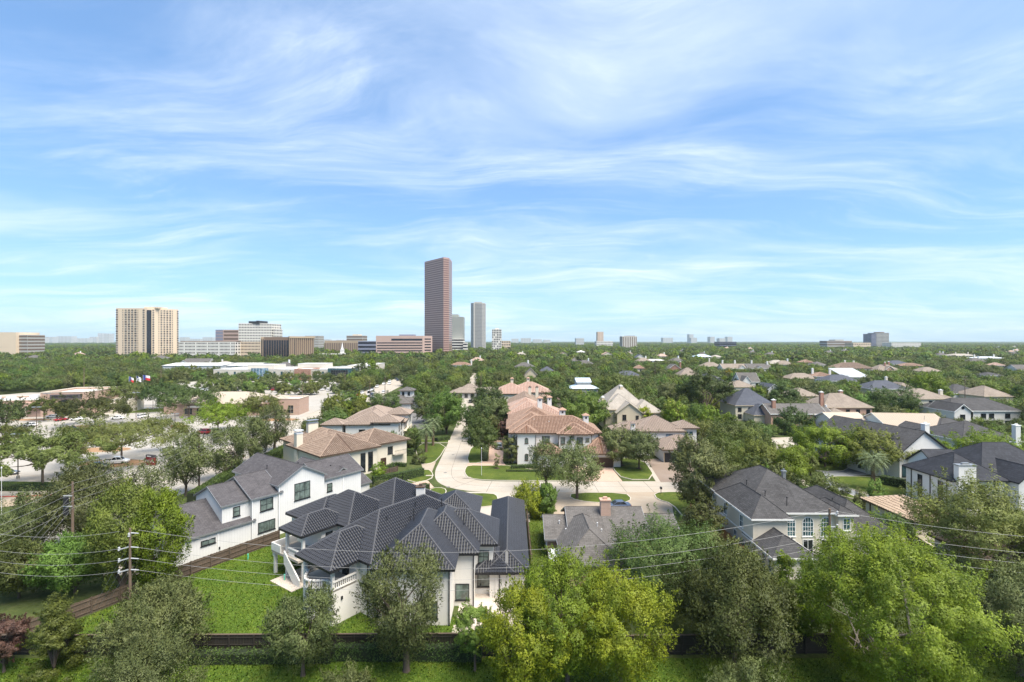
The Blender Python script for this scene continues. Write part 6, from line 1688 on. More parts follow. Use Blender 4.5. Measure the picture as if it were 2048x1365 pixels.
hero('live_oak', 'great dark oak at the right edge above the cream cottage', 1965, 1165, 952, 122, 'dome', 'leaf_oak', 26000, .36, base=.2, nclump=120, clump=.2)
hero('olive_oak', 'grey-green tree at the bottom right corner', 2040, 1350, 1140, 95, 'dome', 'leaf_olive', 18000, .27, base=.2, nclump=90, clump=.2, spray=.5)
hero('crepe_myrtle', 'small pale bush at the bottom edge left of the huge bright tree', 1500, 1440, 1320, 80, 'dome', 'leaf_olive', 9000, .2, base=.1, nclump=60, clump=.2, spray=.4)
hero('crepe_myrtle', 'white-flowering shrub at the bottom edge below the villa', 690, 1430, 1330, 52, 'dome', 'leaf_olive', 7000, .18, base=.1, nclump=50, clump=.22, spray=.6)
# --- left-hand side
hero('elm_tree', 'bright green windswept tree left of the board house, the taller of two', 245, 1195, 975, 62, 'vase', 'leaf_mid', 18000, .32, base=.12, nclump=90, clump=.22, spray=.9)
hero('elm_tree', 'yellow-green windswept tree touching the board house roof', 318, 1185, 992, 55, 'vase', 'leaf_bright', 14000, .32, base=.12, nclump=80, clump=.22, spray=.9)
hero('privet_tree', 'dark green tree behind the leaning wooden fence near the power pole', 150, 1186, 1075, 72, 'round', 'leaf_mid', 16000, .3, base=.1, nclump=90, clump=.22, spray=.4)
hero('privet_tree', 'dark tree at the left edge behind the wooden fence', 38, 1196, 1090, 70, 'round', 'leaf_oak', 15000, .3, base=.1, nclump=90, clump=.22, spray=.3)
hero('privet_tree', 'olive tree at the left edge below the red kerb', 45, 1115, 990, 80, 'round', 'leaf_olive', 14000, .34, base=.1, nclump=80, clump=.22, spray=.4)
hero('willow_oak', 'grey-green tree around the tall power pole on the left', 170, 1095, 935, 75, 'round', 'leaf_olive', 16000, .34, base=.12, nclump=90, clump=.22, spray=.5)
hero('willow_oak', 'grey-green tree right of the tall power pole beside the boulevard', 268, 1060, 932, 78, 'round', 'leaf_olive', 16000, .34, base=.12, nclump=90, clump=.22, spray=.5)
hero('street_oak', 'first kerbside tree of the boulevard row, nearest to us', 372, 992, 872, 46, 'vase', 'leaf_olive', 13000, .36, base=.2, nclump=80, clump=.22, spray=.5, group='kerbside trees along the boulevard')
hero('street_oak', 'second kerbside tree of the boulevard row beside the hedge', 449, 960, 862, 46, 'vase', 'leaf_olive', 12000, .38, base=.2, nclump=80, clump=.22, spray=.5, group='kerbside trees along the boulevard')
hero('street_oak', 'third kerbside tree of the boulevard row near the stop sign', 502, 932, 842, 44, 'vase', 'leaf_olive', 11000, .4, base=.2, nclump=80, clump=.22, spray=.5, group='kerbside trees along the boulevard')
hero('street_oak', 'fourth kerbside tree of the boulevard row above the brown-tiled house', 548, 905, 815, 42, 'vase', 'leaf_olive', 10000, .42, base=.2, nclump=70, clump=.22, spray=.5, group='kerbside trees along the boulevard')
oak = dict(base=.46, nclump=95, clump=.15, limbs=18, droop=.5)
hero('live_oak', 'wide spreading oak on the hedge island at the left edge', 85, 972, 866, 108, 'umbrella', 'leaf_oak', 24000, .46, **oak)
hero('live_oak', 'widest umbrella oak in the middle of the car park near the red sign', 243, 926, 838, 118, 'umbrella', 'leaf_oak', 24000, .46, **oak)
hero('live_oak', 'oak before the shopping row with its dark branches showing', 190, 853, 795, 72, 'umbrella', 'leaf_oak', 17000, .58, **oak)
hero('live_oak', 'pair oak left of the lamp post in the upper car park', 265, 818, 765, 52, 'umbrella', 'leaf_oak', 9000, .65, **oak)
hero('live_oak', 'pair oak right of the lamp post in the upper car park', 328, 822, 765, 48, 'umbrella', 'leaf_oak', 9000, .65, **oak)
hero('live_oak', 'dark oak left of the bright oak by the bank', 378, 836, 778, 62, 'umbrella', 'leaf_oak', 10000, .6, **oak)
hero('live_oak', 'bright green oak beside the red car in the car park', 436, 866, 802, 53, 'umbrella', 'leaf_bright', 11000, .52, base=.3, nclump=80, clump=.2, limbs=10)
hero('live_oak', 'dark oak standing before the bank building', 524, 838, 788, 42, 'round', 'leaf_oak', 9000, .6, base=.2, nclump=80, clump=.2)
hero('live_oak', 'green oak cut by the left edge above the hedge island', 5, 900, 848, 45, 'dome', 'leaf_mid', 8000, .5, base=.3, nclump=70, clump=.22)
hero('live_oak', 'dark oak cut by the left edge before the shopping row', 12, 862, 800, 42, 'dome', 'leaf_oak', 8000, .55, base=.3, nclump=70, clump=.22)
hero('live_oak', 'low oak between the shopping row and its parked cars', 88, 842, 795, 28, 'umbrella', 'leaf_mid', 6000, .5, **oak)
# --- around the street bend
hero('live_oak', 'dark oak over the brick drive where the street bends', 963, 920, 833, 40, 'dome', 'leaf_oak', 12000, .42, base=.35, nclump=80, clump=.22)
hero('live_oak', 'pale grey-green oak on the kerb lawn with its leaning fork', 1154, 998, 890, 62, 'dome', 'leaf_olive', 9500, .38, base=.36, nclump=90, clump=.2, spray=.3, r0=.3)
hero('live_oak', 'thin grey-green oak left of the pale oak across from the ranch', 1092, 985, 888, 36, 'vase', 'leaf_olive', 4600, .36, base=.3, nclump=60, clump=.22, spray=.3)
hero('golden_shrub', 'lime yellow feathery shrub at the end of the long garage wing', 1060, 1032, 962, 38, 'dome', 'leaf_yellow', 9000, .3, base=.02, nclump=60, clump=.2, spray=.6)
hero('juniper_shrub', 'dark green shrub beside the lime yellow shrub', 1094, 1036, 972, 25, 'vase', 'leaf_mid', 8000, .3, base=.02, nclump=60, clump=.22, spray=.7)
hero('live_oak', 'grey-green oak on the lawn before the dark garage doors', 1243, 932, 852, 46, 'dome', 'leaf_olive', 11000, .44, base=.22, nclump=80, clump=.22)
hero('live_oak', 'grey-green oak right of it on the lawn before the garage doors', 1278, 938, 856, 44, 'dome', 'leaf_olive', 10000, .44, base=.3, nclump=80, clump=.22)
hero('young_pine', 'slim green tree standing against the terracotta villa', 1136, 925, 858, 22, 'vase', 'leaf_mid', 7000, .32, base=.12, nclump=60, clump=.24, spray=.5)
hero('crepe_myrtle', 'bushy small tree at the left corner of the terracotta villa', 1019, 928, 872, 18, 'vase', 'leaf_olive', 6000, .3, base=.1, nclump=50, clump=.25)
hero('young_tree', 'tiny sapling in the mulch ring on the corner lawn', 994, 938, 906, 6, 'vase', 'leaf_olive', 1200, .2, base=.15, nclump=20, clump=.3, r0=.05)
hero('magnolia_tree', 'tall full green tree between the street end and the new wooden fence', 1395, 1035, 880, 62, 'vase', 'leaf_olive', 20000, .4, base=.2, nclump=110, clump=.2, spray=.2)
hero('live_oak', 'green oak behind the tall full tree right of the street', 1440, 985, 862, 62, 'dome', 'leaf_mid', 15000, .42, base=.1, nclump=100, clump=.2)
hero('live_oak', 'green oak behind the charcoal roof of the arched-window house', 1512, 968, 868, 56, 'dome', 'leaf_mid', 13000, .42, base=.1, nclump=90, clump=.2)
hero('live_oak', 'bright-topped small oak beside the cul-de-sac', 1582, 985, 890, 36, 'dome', 'leaf_bright', 9000, .38, base=.15, nclump=70, clump=.22)
hero('pecan_tree', 'very wide bright green tree left of the white gabled house', 1650, 935, 846, 70, 'dome', 'leaf_bright', 17000, .46, base=.2, nclump=100, clump=.2)
hero('pecan_tree', 'wide green tree standing behind the palm', 1745, 945, 852, 66, 'dome', 'leaf_mid', 16000, .46, base=.2, nclump=100, clump=.2)
hero('pecan_tree', 'spreading yellow-green tree over the slate roof on the right', 1975, 935, 862, 80, 'dome', 'leaf_bright', 15000, .46, base=.15, nclump=90, clump=.2)
hero('grey_shrub', 'grey-green spiky shrub left of the buff-tiled garage', 1722, 1020, 978, 14, 'dome', 'leaf_olive', 4000, .25, base=.05, nclump=40, clump=.25, spray=.8)
# --- middle ground landmarks
hero('live_oak', 'full round tree left of the street, its top bright green', 893, 868, 780, 42, 'round', 'leaf_mid', 13000, .5, base=.02, nclump=100, clump=.2)
hero('live_oak', 'dark tree behind the round tree left of the street', 858, 845, 790, 30, 'round', 'leaf_oak', 8000, .5, base=.02, nclump=80, clump=.22)
hero('live_oak', 'dark oak on the right of the street below its far end', 985, 868, 790, 34, 'round', 'leaf_olive', 10000, .5, base=.02, nclump=80, clump=.22)
hero('live_oak', 'dark oak at the far end of the street on its right', 975, 835, 768, 38, 'round', 'leaf_oak', 10000, .55, base=.02, nclump=80, clump=.22)
hero('live_oak', 'red-tinged low tree beside the terracotta villa on the street side', 1005, 880, 836, 16, 'round', 'leaf_red', 5000, .4, base=.05, nclump=50, clump=.22)
hero('spreading_oak', 'great spreading oak with bare forked limbs before the tan stone house', 1412, 836, 745, 60, 'dome', 'leaf_oak', 15000, .62, base=.45, nclump=60, clump=.2, limbs=14, fork=3.0, r0=.55)
hero('live_oak', 'large dark oak behind the terracotta villa on its right', 1172, 862, 785, 52, 'round', 'leaf_mid', 14000, .55, base=.05, nclump=100, clump=.2)
hero('live_oak', 'dark rounded oak between the tiled row and the large dark oak', 1125, 840, 770, 42, 'round', 'leaf_oak', 11000, .55, base=.05, nclump=90, clump=.2)
hero('live_oak', 'wide dark oak right of the pale-blue metal roof', 1235, 812, 745, 46, 'round', 'leaf_oak', 11000, .7, base=.05, nclump=100, clump=.2)
hero('yellow_tree', 'yellow-green small tree against the tan gabled house', 1285, 862, 811, 19, 'round', 'leaf_yellow', 6000, .4, base=.1, nclump=50, clump=.25)
hero('autumn_tree', 'brownish-green tree left of the great spreading oak', 1335, 825, 762, 34, 'round', 'leaf_olive', 9000, .55, base=.05, nclump=80, clump=.2)
hero('bright_dome_tree', 'bright yellow-green domed tree among roofs on the right', 1855, 812, 738, 36, 'dome', 'leaf_bright', 11000, .7, base=.05, nclump=90, clump=.2)
hero('golden_tree', 'golden slim tree left of the white gothic house, the taller', 1458, 768, 741, 8, 'vase', 'leaf_gold', 2500, .7, base=.05, nclump=30, clump=.25)
hero('golden_tree', 'golden slim tree left of the white gothic house, the shorter', 1473, 770, 746, 6.5, 'vase', 'leaf_gold', 2200, .7, base=.05, nclump=30, clump=.25)
hero('olive_bush', 'rounded brownish-green bush between the two brick houses', 1617, 832, 792, 27, 'dome', 'leaf_olive', 7000, .5, base=.02, nclump=60, clump=.2)
hero('lime_tree', 'lime green tree among the roofs above the tan stone house', 1516, 800, 770, 16, 'dome', 'leaf_bright', 5000, .6, base=.05, nclump=50, clump=.22)
hero('round_oak', 'dark round oak between the stone house and the olive bush', 1566, 822, 765, 32, 'round', 'leaf_oak', 9000, .6, base=.02, nclump=80, clump=.2)
hero('round_oak', 'dark oak left of the beige hip house', 1788, 838, 770, 48, 'round', 'leaf_oak', 11000, .6, base=.02, nclump=90, clump=.2)
hero('round_oak', 'dark oak standing before the dormer brick house', 1588, 868, 812, 40, 'dome', 'leaf_oak', 10000, .5, base=.05, nclump=80, clump=.2)
hero('yellow_tree', 'yellow leafy tree behind the grey-tiled villa', 722, 828, 786, 17, 'round', 'leaf_yellow', 6000, .5, base=.05, nclump=50, clump=.22)
hero('lime_tree', 'light green tree behind the small tower of the grey-tiled villa', 690, 845, 798, 20, 'round', 'leaf_bright', 6000, .5, base=.05, nclump=50, clump=.22)
hero('dark_magnolia', 'dark tree behind the grey-tiled villa right of the yellow tree', 770, 830, 782, 34, 'round', 'leaf_oak', 9000, .5, base=.02, nclump=80, clump=.2)
hero('garden_olive', 'round silvery bush in the garden bed left of the street', 839, 928, 894, 13, 'dome', 'leaf_olive', 4000, .25, base=.02, nclump=40, clump=.22)
hero('lime_tree', 'bright lime tree on the slope above the bank building', 742, 768, 722, 18, 'cone', 'leaf_bright', 5000, .8, base=.05, nclump=50, clump=.22)
hero('cypress_tree', 'dark conical tree at the end of the school', 720, 770, 716, 22, 'cone', 'leaf_oak', 5000, .8, base=.05, nclump=60, clump=.22)

# --- little oaks in rows before the school
for k_, (zx, zy) in enumerate(((200, 235), (300, 240), (580, 300), (670, 325), (760, 330), (870, 325), (715, 270), (800, 262), (970, 290), (1050, 262), (1095, 300), (1180, 335), (1240, 245), (1350, 250), (1430, 315), (1530, 310), (1660, 345), (890, 235), (1590, 262), (1690, 262), (420, 230), (480, 300))):
    cx_p, cy_p = 300 + zx / 4.452, 700 + zy / 4.452
    hero('school_oak', f'small oak in the rows before the school, {("first", "second", "third", "fourth", "fifth", "sixth", "seventh", "eighth", "ninth", "tenth", "eleventh", "twelfth", "13th", "14th", "15th", "16th", "17th", "18th", "19th", "20th", "21st", "22nd")[sorted([200, 300, 580, 670, 760, 870, 715, 800, 970, 1050, 1095, 1180, 1240, 1350, 1430, 1530, 1660, 890, 1590, 1690, 420, 480]).index(zx)]} from the left', cx_p, cy_p + 10, cy_p - 11, 16, 'dome', ('leaf_oak', 'leaf_olive', 'leaf_mid')[k_ % 3], 1900, .95, base=.15, nclump=40, clump=.22, group='little oaks before the school')
g_ = random.Random(44)
for k_ in range(16):
    cx_p, cy_p = 322 + k_ * 20 + g_.uniform(-6, 6), g_.choice((775, 782, 790, 798)) + g_.uniform(-3, 3)
    if 440 < cx_p < 610 and cy_p > 786: cy_p -= 16
    hero('lot_oak', f'oak on the upper car park before the school, {("first", "second", "third", "fourth", "fifth", "sixth", "seventh", "eighth", "ninth", "tenth", "11th", "12th", "13th", "14th", "15th", "16th")[k_]} from the left', cx_p, cy_p + 8, cy_p - 15, 18, 'dome', ('leaf_oak', 'leaf_mid', 'leaf_olive')[k_ % 3], 2200, .85, base=.15, nclump=45, clump=.22, group='oaks on the upper car park')
# --- palms
def palm(name, label, px, ybase, ytop, spread, nf=42, seed=1):
    X, Y, _ = P(px, ybase)
    ht = CAM_H - (ytop - 682.5) * Y / FPX
    t = thing(name, label, 'palm', (X, Y, 0))
    L_ = spread * Y / FPX
    zt_ = ht - L_ * 0.55
    m = MB(); m.tube([(0, 0, -.2), (0.05, 0, zt_ * .5), (0, 0, zt_)], [.42, .33, .36], 9)
    for k in range(int(zt_ / .35)): m.tube([(0, 0, k * .35), (0, 0, k * .35 + .16)], [.40, .46], 9, False)
    m.build('trunk', 'palm_bark', t)
    g = np.random.default_rng(seed); C, T, Nn, S = [], [], [], []
    ra = MB()
    for i in range(nf):
        az = i * 2.39996; el = R(80) - (i / nf) * R(118)
        d = np.array([math.cos(az), math.sin(az), 0]); side = np.array([-math.sin(az), math.cos(az), 0])
        pts = []
        p = np.array([0, 0, zt_]); e = el
        for k in range(12):
            v = d * math.cos(e) + np.array([0, 0, math.sin(e)])
            p = p + v * L_ / 12; e -= R(7.5)
            pts.append(p.copy())
            for s in (-1, 1):
                for hh in (0, .5):
                    q = p - v * L_ / 12 * hh
                    ll = L_ * .20 * math.sin(math.pi * (k + 1.2) / 13.6)
                    tt = unit(side * s * 1.0 + v * .55 + np.array([0, 0, -.28]))
                    C.append(q + tt * ll * .5); T.append(tt); S.append(ll); Nn.append(unit(np.array([0, 0, 1.0]) + d * .4 + side * s * .3))
        ra.tube([(0, 0, zt_)] + pts[::3], [.05] + [.035] * len(pts[::3]), 3, False)
    me = leaf_mesh('fronds', 'leaf_palm', np.array(C), np.array(Nn), np.array(T), np.array(S), .13, g.uniform(0, 1, len(C)))
    cr_ = link('fronds', me, t); ra.build('frond_stems', 'leaf_palm', cr_)
    TREES.append((X, Y, L_ * .7))
palm('date_palm', 'grey-green date palm in a mulch ring on the curved lawn', 1746, 981, 903, 34, 58, 3)
palm('date_palm', 'date palm on the lawn left of the street, the nearer of two', 852, 905, 846, 25, 44, 5)
palm('date_palm', 'date palm behind it on the lawn left of the street', 866, 892, 834, 23, 44, 6)
palm('banana_palm', 'small bright palm beside the cream arched-window house', 1490, 1108, 1078, 22, 14, 9)
for x, y, r_ in ((*P(1746, 981)[:2], .9), (*P(994, 938)[:2], .7), (*P(1278, 938)[:2], .8), (*P(1243, 932)[:2], .8)):
    mr_ = MB(); mr_.lathe([(r_, 0.0), (r_ * .9, .05), (0.05, .08)], (x, y, .12), 14); struct(mr_.build('mulch_ring', 'soil'))

# --- clipped hedges
def hedge(label, pts, w, h, n_per_m=150, leaf=.2, mat='leaf_hedge', name='hedge'):
    """clipped hedge along a line: dark inner body with a skin of leaves"""
    t = thing(name, label, 'hedge', (*pts[0], 0))
    o = Vector((*pts[0], 0)); g = np.random.default_rng(int(abs(pts[0][0] * 97 + pts[0][1] * 31)))
    m = MB(); C, Nn = [], []
    for (a, b) in zip(pts[:-1], pts[1:]):
        A, B = Vector((*a, 0)) - o, Vector((*b, 0)) - o; d = B - A; L_ = d.length; d /= L_; n = Vector((-d.y, d.x, 0))
        m.obox((A + B) / 2 + Vector((0, 0, h / 2 - .05)), d * (L_ / 2 - .05), n * (w / 2 - .08), Vector((0, 0, h / 2 - .08)))
        k = int(L_ * n_per_m * (w + 2 * h) / 3)
        s = g.uniform(0, L_, k); q = g.uniform(-h, w + h, k)
        for si, qi in zip(s, q):
            if qi < 0: p = A + d * si + n * (-w / 2) + Vector((0, 0, h + qi)); nn = -n + Vector((0, 0, .2))
            elif qi > w: p = A + d * si + n * (w / 2) + Vector((0, 0, h - (qi - w))); nn = n + Vector((0, 0, .2))
            else: p = A + d * si + n * (qi - w / 2) + Vector((0, 0, h)); nn = Vector((0, 0, 1))
            C.append(p); Nn.append(nn)
    m.build('hedge_body', 'hedge_core', t)
    C = np.array(C) + g.normal(size=(len(C), 3)) * .07; Nn = unit(np.array(Nn) + g.normal(size=C.shape) * .3)
    me = leaf_mesh('leaves', mat, C, Nn, unit(g.normal(size=C.shape)), leaf * g.uniform(.6, 1.3, len(C)), .55, g.uniform(0, 1, len(C)))
    link('leaves', me, t)
    EXCL.append(([(p[0] - .1, p[1]) for p in pts] + [(p[0] + .1, p[1]) for p in reversed(pts)], 1.0))
hedge('long tall hedge running along the boulevard behind the board house', [P(385, 1012)[:2], (-64.5, 110), (-64, 128), (-64.5, 140)], 2.2, 2.4, 130, .3)
hedge('clipped hedge along the driveway with the red car, the longer one', [(-31.0, 107.5), P(803, 962)[:2], P(846, 952)[:2]], 1.3, 2.0)
hedge('short clipped hedge beside the white chimney of the black-tiled villa', [P(800, 1003)[:2], P(856, 985)[:2]], 1.4, 2.0)
hedge('dark clipped hedge before the grey-tiled villa', [P(785, 912)[:2], P(828, 911)[:2]], 1.4, 1.8)
hedge('low curved box hedge in the flower garden', [P(765, 942)[:2], P(790, 932)[:2], P(812, 934)[:2]], 1.0, .9)
hedge('hedge in front of the white gabled house behind the palm', [P(1760, 968)[:2], P(1832, 982)[:2]], 1.5, 2.0)
hedge('hedge between the white gabled house and the slate-roofed house', [P(1836, 988)[:2], P(1858, 994)[:2]], 1.6, 2.0)
hedge('low hedge along the median island at the left edge', [(-93.5, 104.5), (-106, 103.8), (-140, 104)], 1.8, 1.2)
hedge('low foundation hedge at the foot of the terracotta villa tower', [P(1022, 938)[:2], P(1075, 936)[:2]], 1.4, .9)
hedge('second low hedge in front of the terracotta villa', [P(1012, 944)[:2], P(1080, 944)[:2]], 0.9, .5)
hedge('low flower bed with shrubs beside the brick driveway', [(-7.2, 128.5), (-7.8, 146)], 1.6, .8, mat='leaf_olive')
hedge('hedge in the shade behind the lawn at the cul-de-sac', [P(1622, 922)[:2], P(1668, 929)[:2]], 1.4, 1.3)
hedge('shrubs at the foot of the palms left of the street', [P(872, 884)[:2], P(897, 880)[:2]], 2.0, 1.3)
hedge('low shrubs along the white villa beside the street lawn', [P(825, 905)[:2], P(838, 885)[:2]], 1.5, .9, mat='leaf_olive')
hedge('clipped shrubs along the fence right of the cream house', [(58.6, 78), (60.2, 70)], 1.4, .9, mat='leaf_mid')
hedge('row of shrubs along the back of the dark garden fence', [(-32, 48.2), (-18, 48.4)], 1.2, 1.1)
hedge('ivy tangle on the dark garden fence below the villa', [(-18, 48.6), (-3, 48.5)], 0.9, 1.5)

# ------------------------------------------------------------------ the rest of the wood: scattered, kept off streets, lawns and houses
def inside(x, y, poly):
    c = False; n = len(poly); j = n - 1
    for i in range(n):
        xi, yi = poly[i]; xj, yj = poly[j]
        if (yi > y) != (yj > y) and x < (xj - xi) * (y - yi) / (yj - yi) + xi: c = not c
        j = i
    return c
BOX = [(min(p[0] for p in q) - m_, min(p[1] for p in q) - m_, max(p[0] for p in q) + m_, max(p[1] for p in q) + m_, q, m_) for q, m_ in EXCL]
def blocked(x, y, extra=0.0):
    for x0, y0, x1, y1, q, m_ in BOX:
        if x0 - extra < x < x1 + extra and y0 - extra < y < y1 + extra:
            if m_ >= 1.5 and extra >= 0: return True
            if inside(x, y, q): return True
            if extra > 0 and any(inside(x + dx * extra, y + dy * extra, q) for dx, dy in ((1, 0), (-1, 0), (0, 1), (0, -1))): return True
    return False
# sight lines to roofs, streets and lots that the photograph shows open: (x0, y0, x1, y1, distance)
KEEP = []
for o in [o for o in bpy.data.objects if o.get('category') in ('house', 'garage', 'shop', 'building', 'school', 'hall', 'tower', 'office block', 'apartment block', 'spire') and o.parent is None]:
    for ch in o.children:
        if ch.type != 'MESH' or ch.name.split('.')[0] not in ('roof', 'shell', 'steeple', 'chimney', 'belfry'): continue
        mw = Matrix.Translation(o.location) @ Matrix.Rotation(o.rotation_euler.z, 4, 'Z')
        pts_ = [mw @ v.co for v in ch.data.vertices]
        ys_ = [p.y for p in pts_]
        far_ = min(ys_) > 330
        q = [proj(p.x, p.y, max(p.z, 0 if not far_ else 0)) for p in pts_ if p.y > 5]
        x0, x1 = min(a for a, _ in q), max(a for a, _ in q); y0, y1 = min(b for _, b in q), max(b for _, b in q)
        if ch.name.startswith('shell'):
            y1 = min(y1, 682.5 + (CAM_H - 13) * FPX / min(ys_)) - 3
        else:
            y1 = y1 + 0.35 * (y1 - y0) if min(ys_) < 200 else y0 + (1.15 if min(ys_) < 300 else 0.75) * (y1 - y0)
        KEEP.append((x0 + 1, y0, x1 - 1, y1, min(ys_)))
KEEP += [(888, 806, 948, 965, 110), (850, 880, 900, 960, 130), (860, 940, 1330, 990, 100), (915, 985, 1000, 1020, 95), (500, 1080, 612, 1290, 50), (1030, 1040, 1085, 1140, 58),
         (728, 776, 790, 806, 300), (772, 766, 806, 782, 340), (0, 935, 140, 1000, 95), (20, 830, 340, 905, 150), (600, 640, 1000, 690, 700), (886, 690, 905, 710, 600), (330, 805, 480, 880, 150), (1600, 935, 1725, 1000, 90), (1700, 950, 1860, 1000, 85),
         (440, 785, 610, 800, 215), (400, 890, 580, 990, 95), (800, 880, 900, 960, 125), (1140, 985, 1330, 1012, 85), (940, 870, 1110, 960, 115), (1225, 915, 1320, 965, 110), (800, 800, 872, 846, 178), (1545, 875, 1600, 892, 150), (500, 760, 600, 786, 250), (246, 815, 330, 836, 200), (700, 985, 1000, 1010, 70)]
def hides(x, y, h, r):
    a, b = proj(x, y, h); hw = r * FPX / y; bot = proj(x, y, 0)[1]
    for x0, y0, x1, y1, Yk in KEEP:
        if y < Yk and a + hw * .7 > x0 and a - hw * .7 < x1 and b < y1 - 1 and bot > y0:
            return True
    return False
VAR = []
for i, (shape, mat, rh, rv, zc, nc, cl_) in enumerate([('dome', 'leaf_oak', 5.2, 6.0, 4.2, 70, .22), ('round', 'leaf_oak', 4.2, 4.6, 5.4, 70, .22), ('dome', 'leaf_mid', 5.0, 6.2, 4.4, 70, .22), ('vase', 'leaf_mid', 3.8, 4.8, 5.8, 70, .22),
                                                    ('round', 'leaf_olive', 4.4, 4.6, 5.4, 70, .22), ('dome', 'leaf_oak', 5.6, 5.4, 4.0, 80, .2), ('vase', 'leaf_bright', 3.8, 4.6, 5.6, 60, .22), ('dome', 'leaf_olive', 5.0, 6.0, 4.2, 70, .22)]):
    me, cc = crown(500 + i, shape, rh, rv, zc, 3800, .55, mat, nc, cl_)
    tm = trunk_mesh(500 + i, cc, 2.2, .26, 'bark', 7, sides=6)
    VAR.append((me, tm, rh, zc + rv, mat))
rng = random.Random(21)
WEI = [5, 5, 4, 3, 2, 4, 0.8, 2]
cells = {}
def near(x, y, r):
    k = (int(x // 12), int(y // 12))
    for i in (-1, 0, 1):
        for j in (-1, 0, 1):
            for (a, b, c) in cells.get((k[0] + i, k[1] + j), ()):
                if (a - x) ** 2 + (b - y) ** 2 < (0.62 * (c + r)) ** 2: return True
    return False
for t in TREES: cells.setdefault((int(t[0] // 12), int(t[1] // 12)), []).append(t)
cand = []
tries = 0
for (ya, yb, nt) in ((62, 130, 2600), (130, 220, 5200), (220, 360, 9000), (360, 620, 16000)):
    for _ in range(nt):
        y = math.sqrt(rng.uniform(ya * ya, yb * yb)); x = rng.uniform(-1.12, 1.12) * y
        v = rng.choices(range(8), WEI)[0]
        s = rng.uniform(.62, 1.18) * (0.85 if y < 130 else 1.0)
        r = VAR[v][2] * s; h = VAR[v][3] * s * rng.uniform(.9, 1.15)
        if near(x, y, r) or blocked(x, y, 1.0): continue
        if hides(x, y, h, r):
            s *= .55; r *= .55; h *= .5
            if hides(x, y, h, r): continue
        cells.setdefault((int(x // 12), int(y // 12)), []).append((x, y, r))
        cand.append((y, x, v, s, h))
cand.sort()
zone_words = {'leaf_oak': 'dark green oak', 'leaf_mid': 'mid green tree', 'leaf_olive': 'grey-green tree', 'leaf_bright': 'bright yellow-green tree'}
HOUSES = [(o.location.x, o.location.y, o.name.split('.')[0].replace('_', ' ')) for o in bpy.data.objects if o.parent is None and o.get('category') in ('house', 'garage', 'shop', 'building', 'school', 'hall', 'apartment block')]
NIND = max(0, 300 - len([o for o in bpy.data.objects if o.get('category') == 'tree']))
for (y, x, v, s, h) in cand[:NIND]:
    me, tm, rh, hh, mat = VAR[v]
    a, b = proj(x, y, 0)
    hx, hy, hn = min(HOUSES, key=lambda q: (q[0] - x) ** 2 + (q[1] - y) ** 2)
    dx_, dy_ = x - hx, y - hy
    far_w = 'well ' if math.hypot(dx_, dy_) > 34 else ''
    rel = ('behind' if dy_ > 0 else 'in front of') if abs(dy_) > abs(dx_) else ('right of' if dx_ > 0 else 'left of')
    rel2 = (', to its ' + ('right' if dx_ > 0 else 'left')) if abs(dy_) > abs(dx_) and abs(dx_) > 5 else ((', set back' if dy_ > 0 else ', set forward') if abs(dx_) >= abs(dy_) and abs(dy_) > 5 else '')
    size_ = 'small' if h < 7.5 else ('tall' if h > 11 else 'middling')
    lab = f'{size_} {zone_words[mat]} {far_w}{rel} the {hn}{rel2}'
    plant('garden_tree', lab, 'tree', x, y, me, tm, s, h / hh, rng.uniform(0, 6.28), 'trees of the leafy belt', rh)
far_pts = [(x, y, s, h / VAR[v][3], v) for (y, x, v, s, h) in cand[NIND:]]
# far wood: coarser and coarser towards the horizon
def far_ring(ya, yb, n, s0, s1, sp):
    grid = set()
    for _ in range(n):
        y = math.sqrt(rng.uniform(ya * ya, yb * yb)); x = rng.uniform(-1.14, 1.14) * y
        k = (int(x // sp), int(y // sp))
        if k in grid: continue
        if blocked(x, y, 4.0): continue
        s = rng.uniform(s0, s1) * rng.choice((.8, 1, 1, 1.2)); v = 8 + rng.choices(range(5), [4, 4, 4, 1.1, 3])[0]
        if hides(x, y, 11 * s if s < 1.6 else 13, 5 * s):
            if rng.random() < .8: continue
            s *= .5
        grid.add(k)
        far_pts.append((x, y, s, s if s < 1.6 else min(s, 1.25), v))
far_ring(600, 1200, 16000, .85, 1.35, 9.5)
far_ring(1200, 2400, 22000, 1.1, 1.9, 17)
far_ring(2400, 5200, 20000, 2.0, 3.6, 42)
far_ring(5200, 14000, 12000, 5, 9, 150)
LOD = []
for i, mat in enumerate(('leaf_oak', 'leaf_oak', 'leaf_mid', 'leaf_bright', 'leaf_olive')):
    me, cc = crown(900 + i, ('dome', 'round', 'dome', 'vase', 'round')[i], (5.3, 4.8, 5.8, 4.2, 5)[i], (6.2, 4.6, 5.2, 5.0, 4.4)[i], (4.4, 6.2, 4.2, 6.6, 5.4)[i], 460, 1.5, mat, 26, .3, .7)
    LOD.append(me)
pool = []
for v in VAR:
    m_ = MB(); pool.append(v[0])
pool += LOD
tm_objs = []
for i, me in enumerate(pool):
    o = bpy.data.objects.new(f'crown_form', me)          # not linked to the scene: only the shape is borrowed
    tm_objs.append(o)
pm = bpy.data.meshes.new('far_wood')
pm.vertices.add(len(far_pts))
pm.vertices.foreach_set('co', np.array([(p[0], p[1], 0) for p in far_pts], np.float32).ravel())
for nm, ty, vals in (('scl', 'FLOAT_VECTOR', [(p[2], p[2], p[3]) for p in far_pts]), ('rot', 'FLOAT_VECTOR', [(0, 0, rng.uniform(0, 6.28)) for p in far_pts]), ('idx', 'INT', [p[4] for p in far_pts])):
    a = pm.attributes.new(nm, ty, 'POINT')
    a.data.foreach_set('vector' if ty == 'FLOAT_VECTOR' else 'value', np.array(vals, np.float32 if ty == 'FLOAT_VECTOR' else np.int32).ravel())
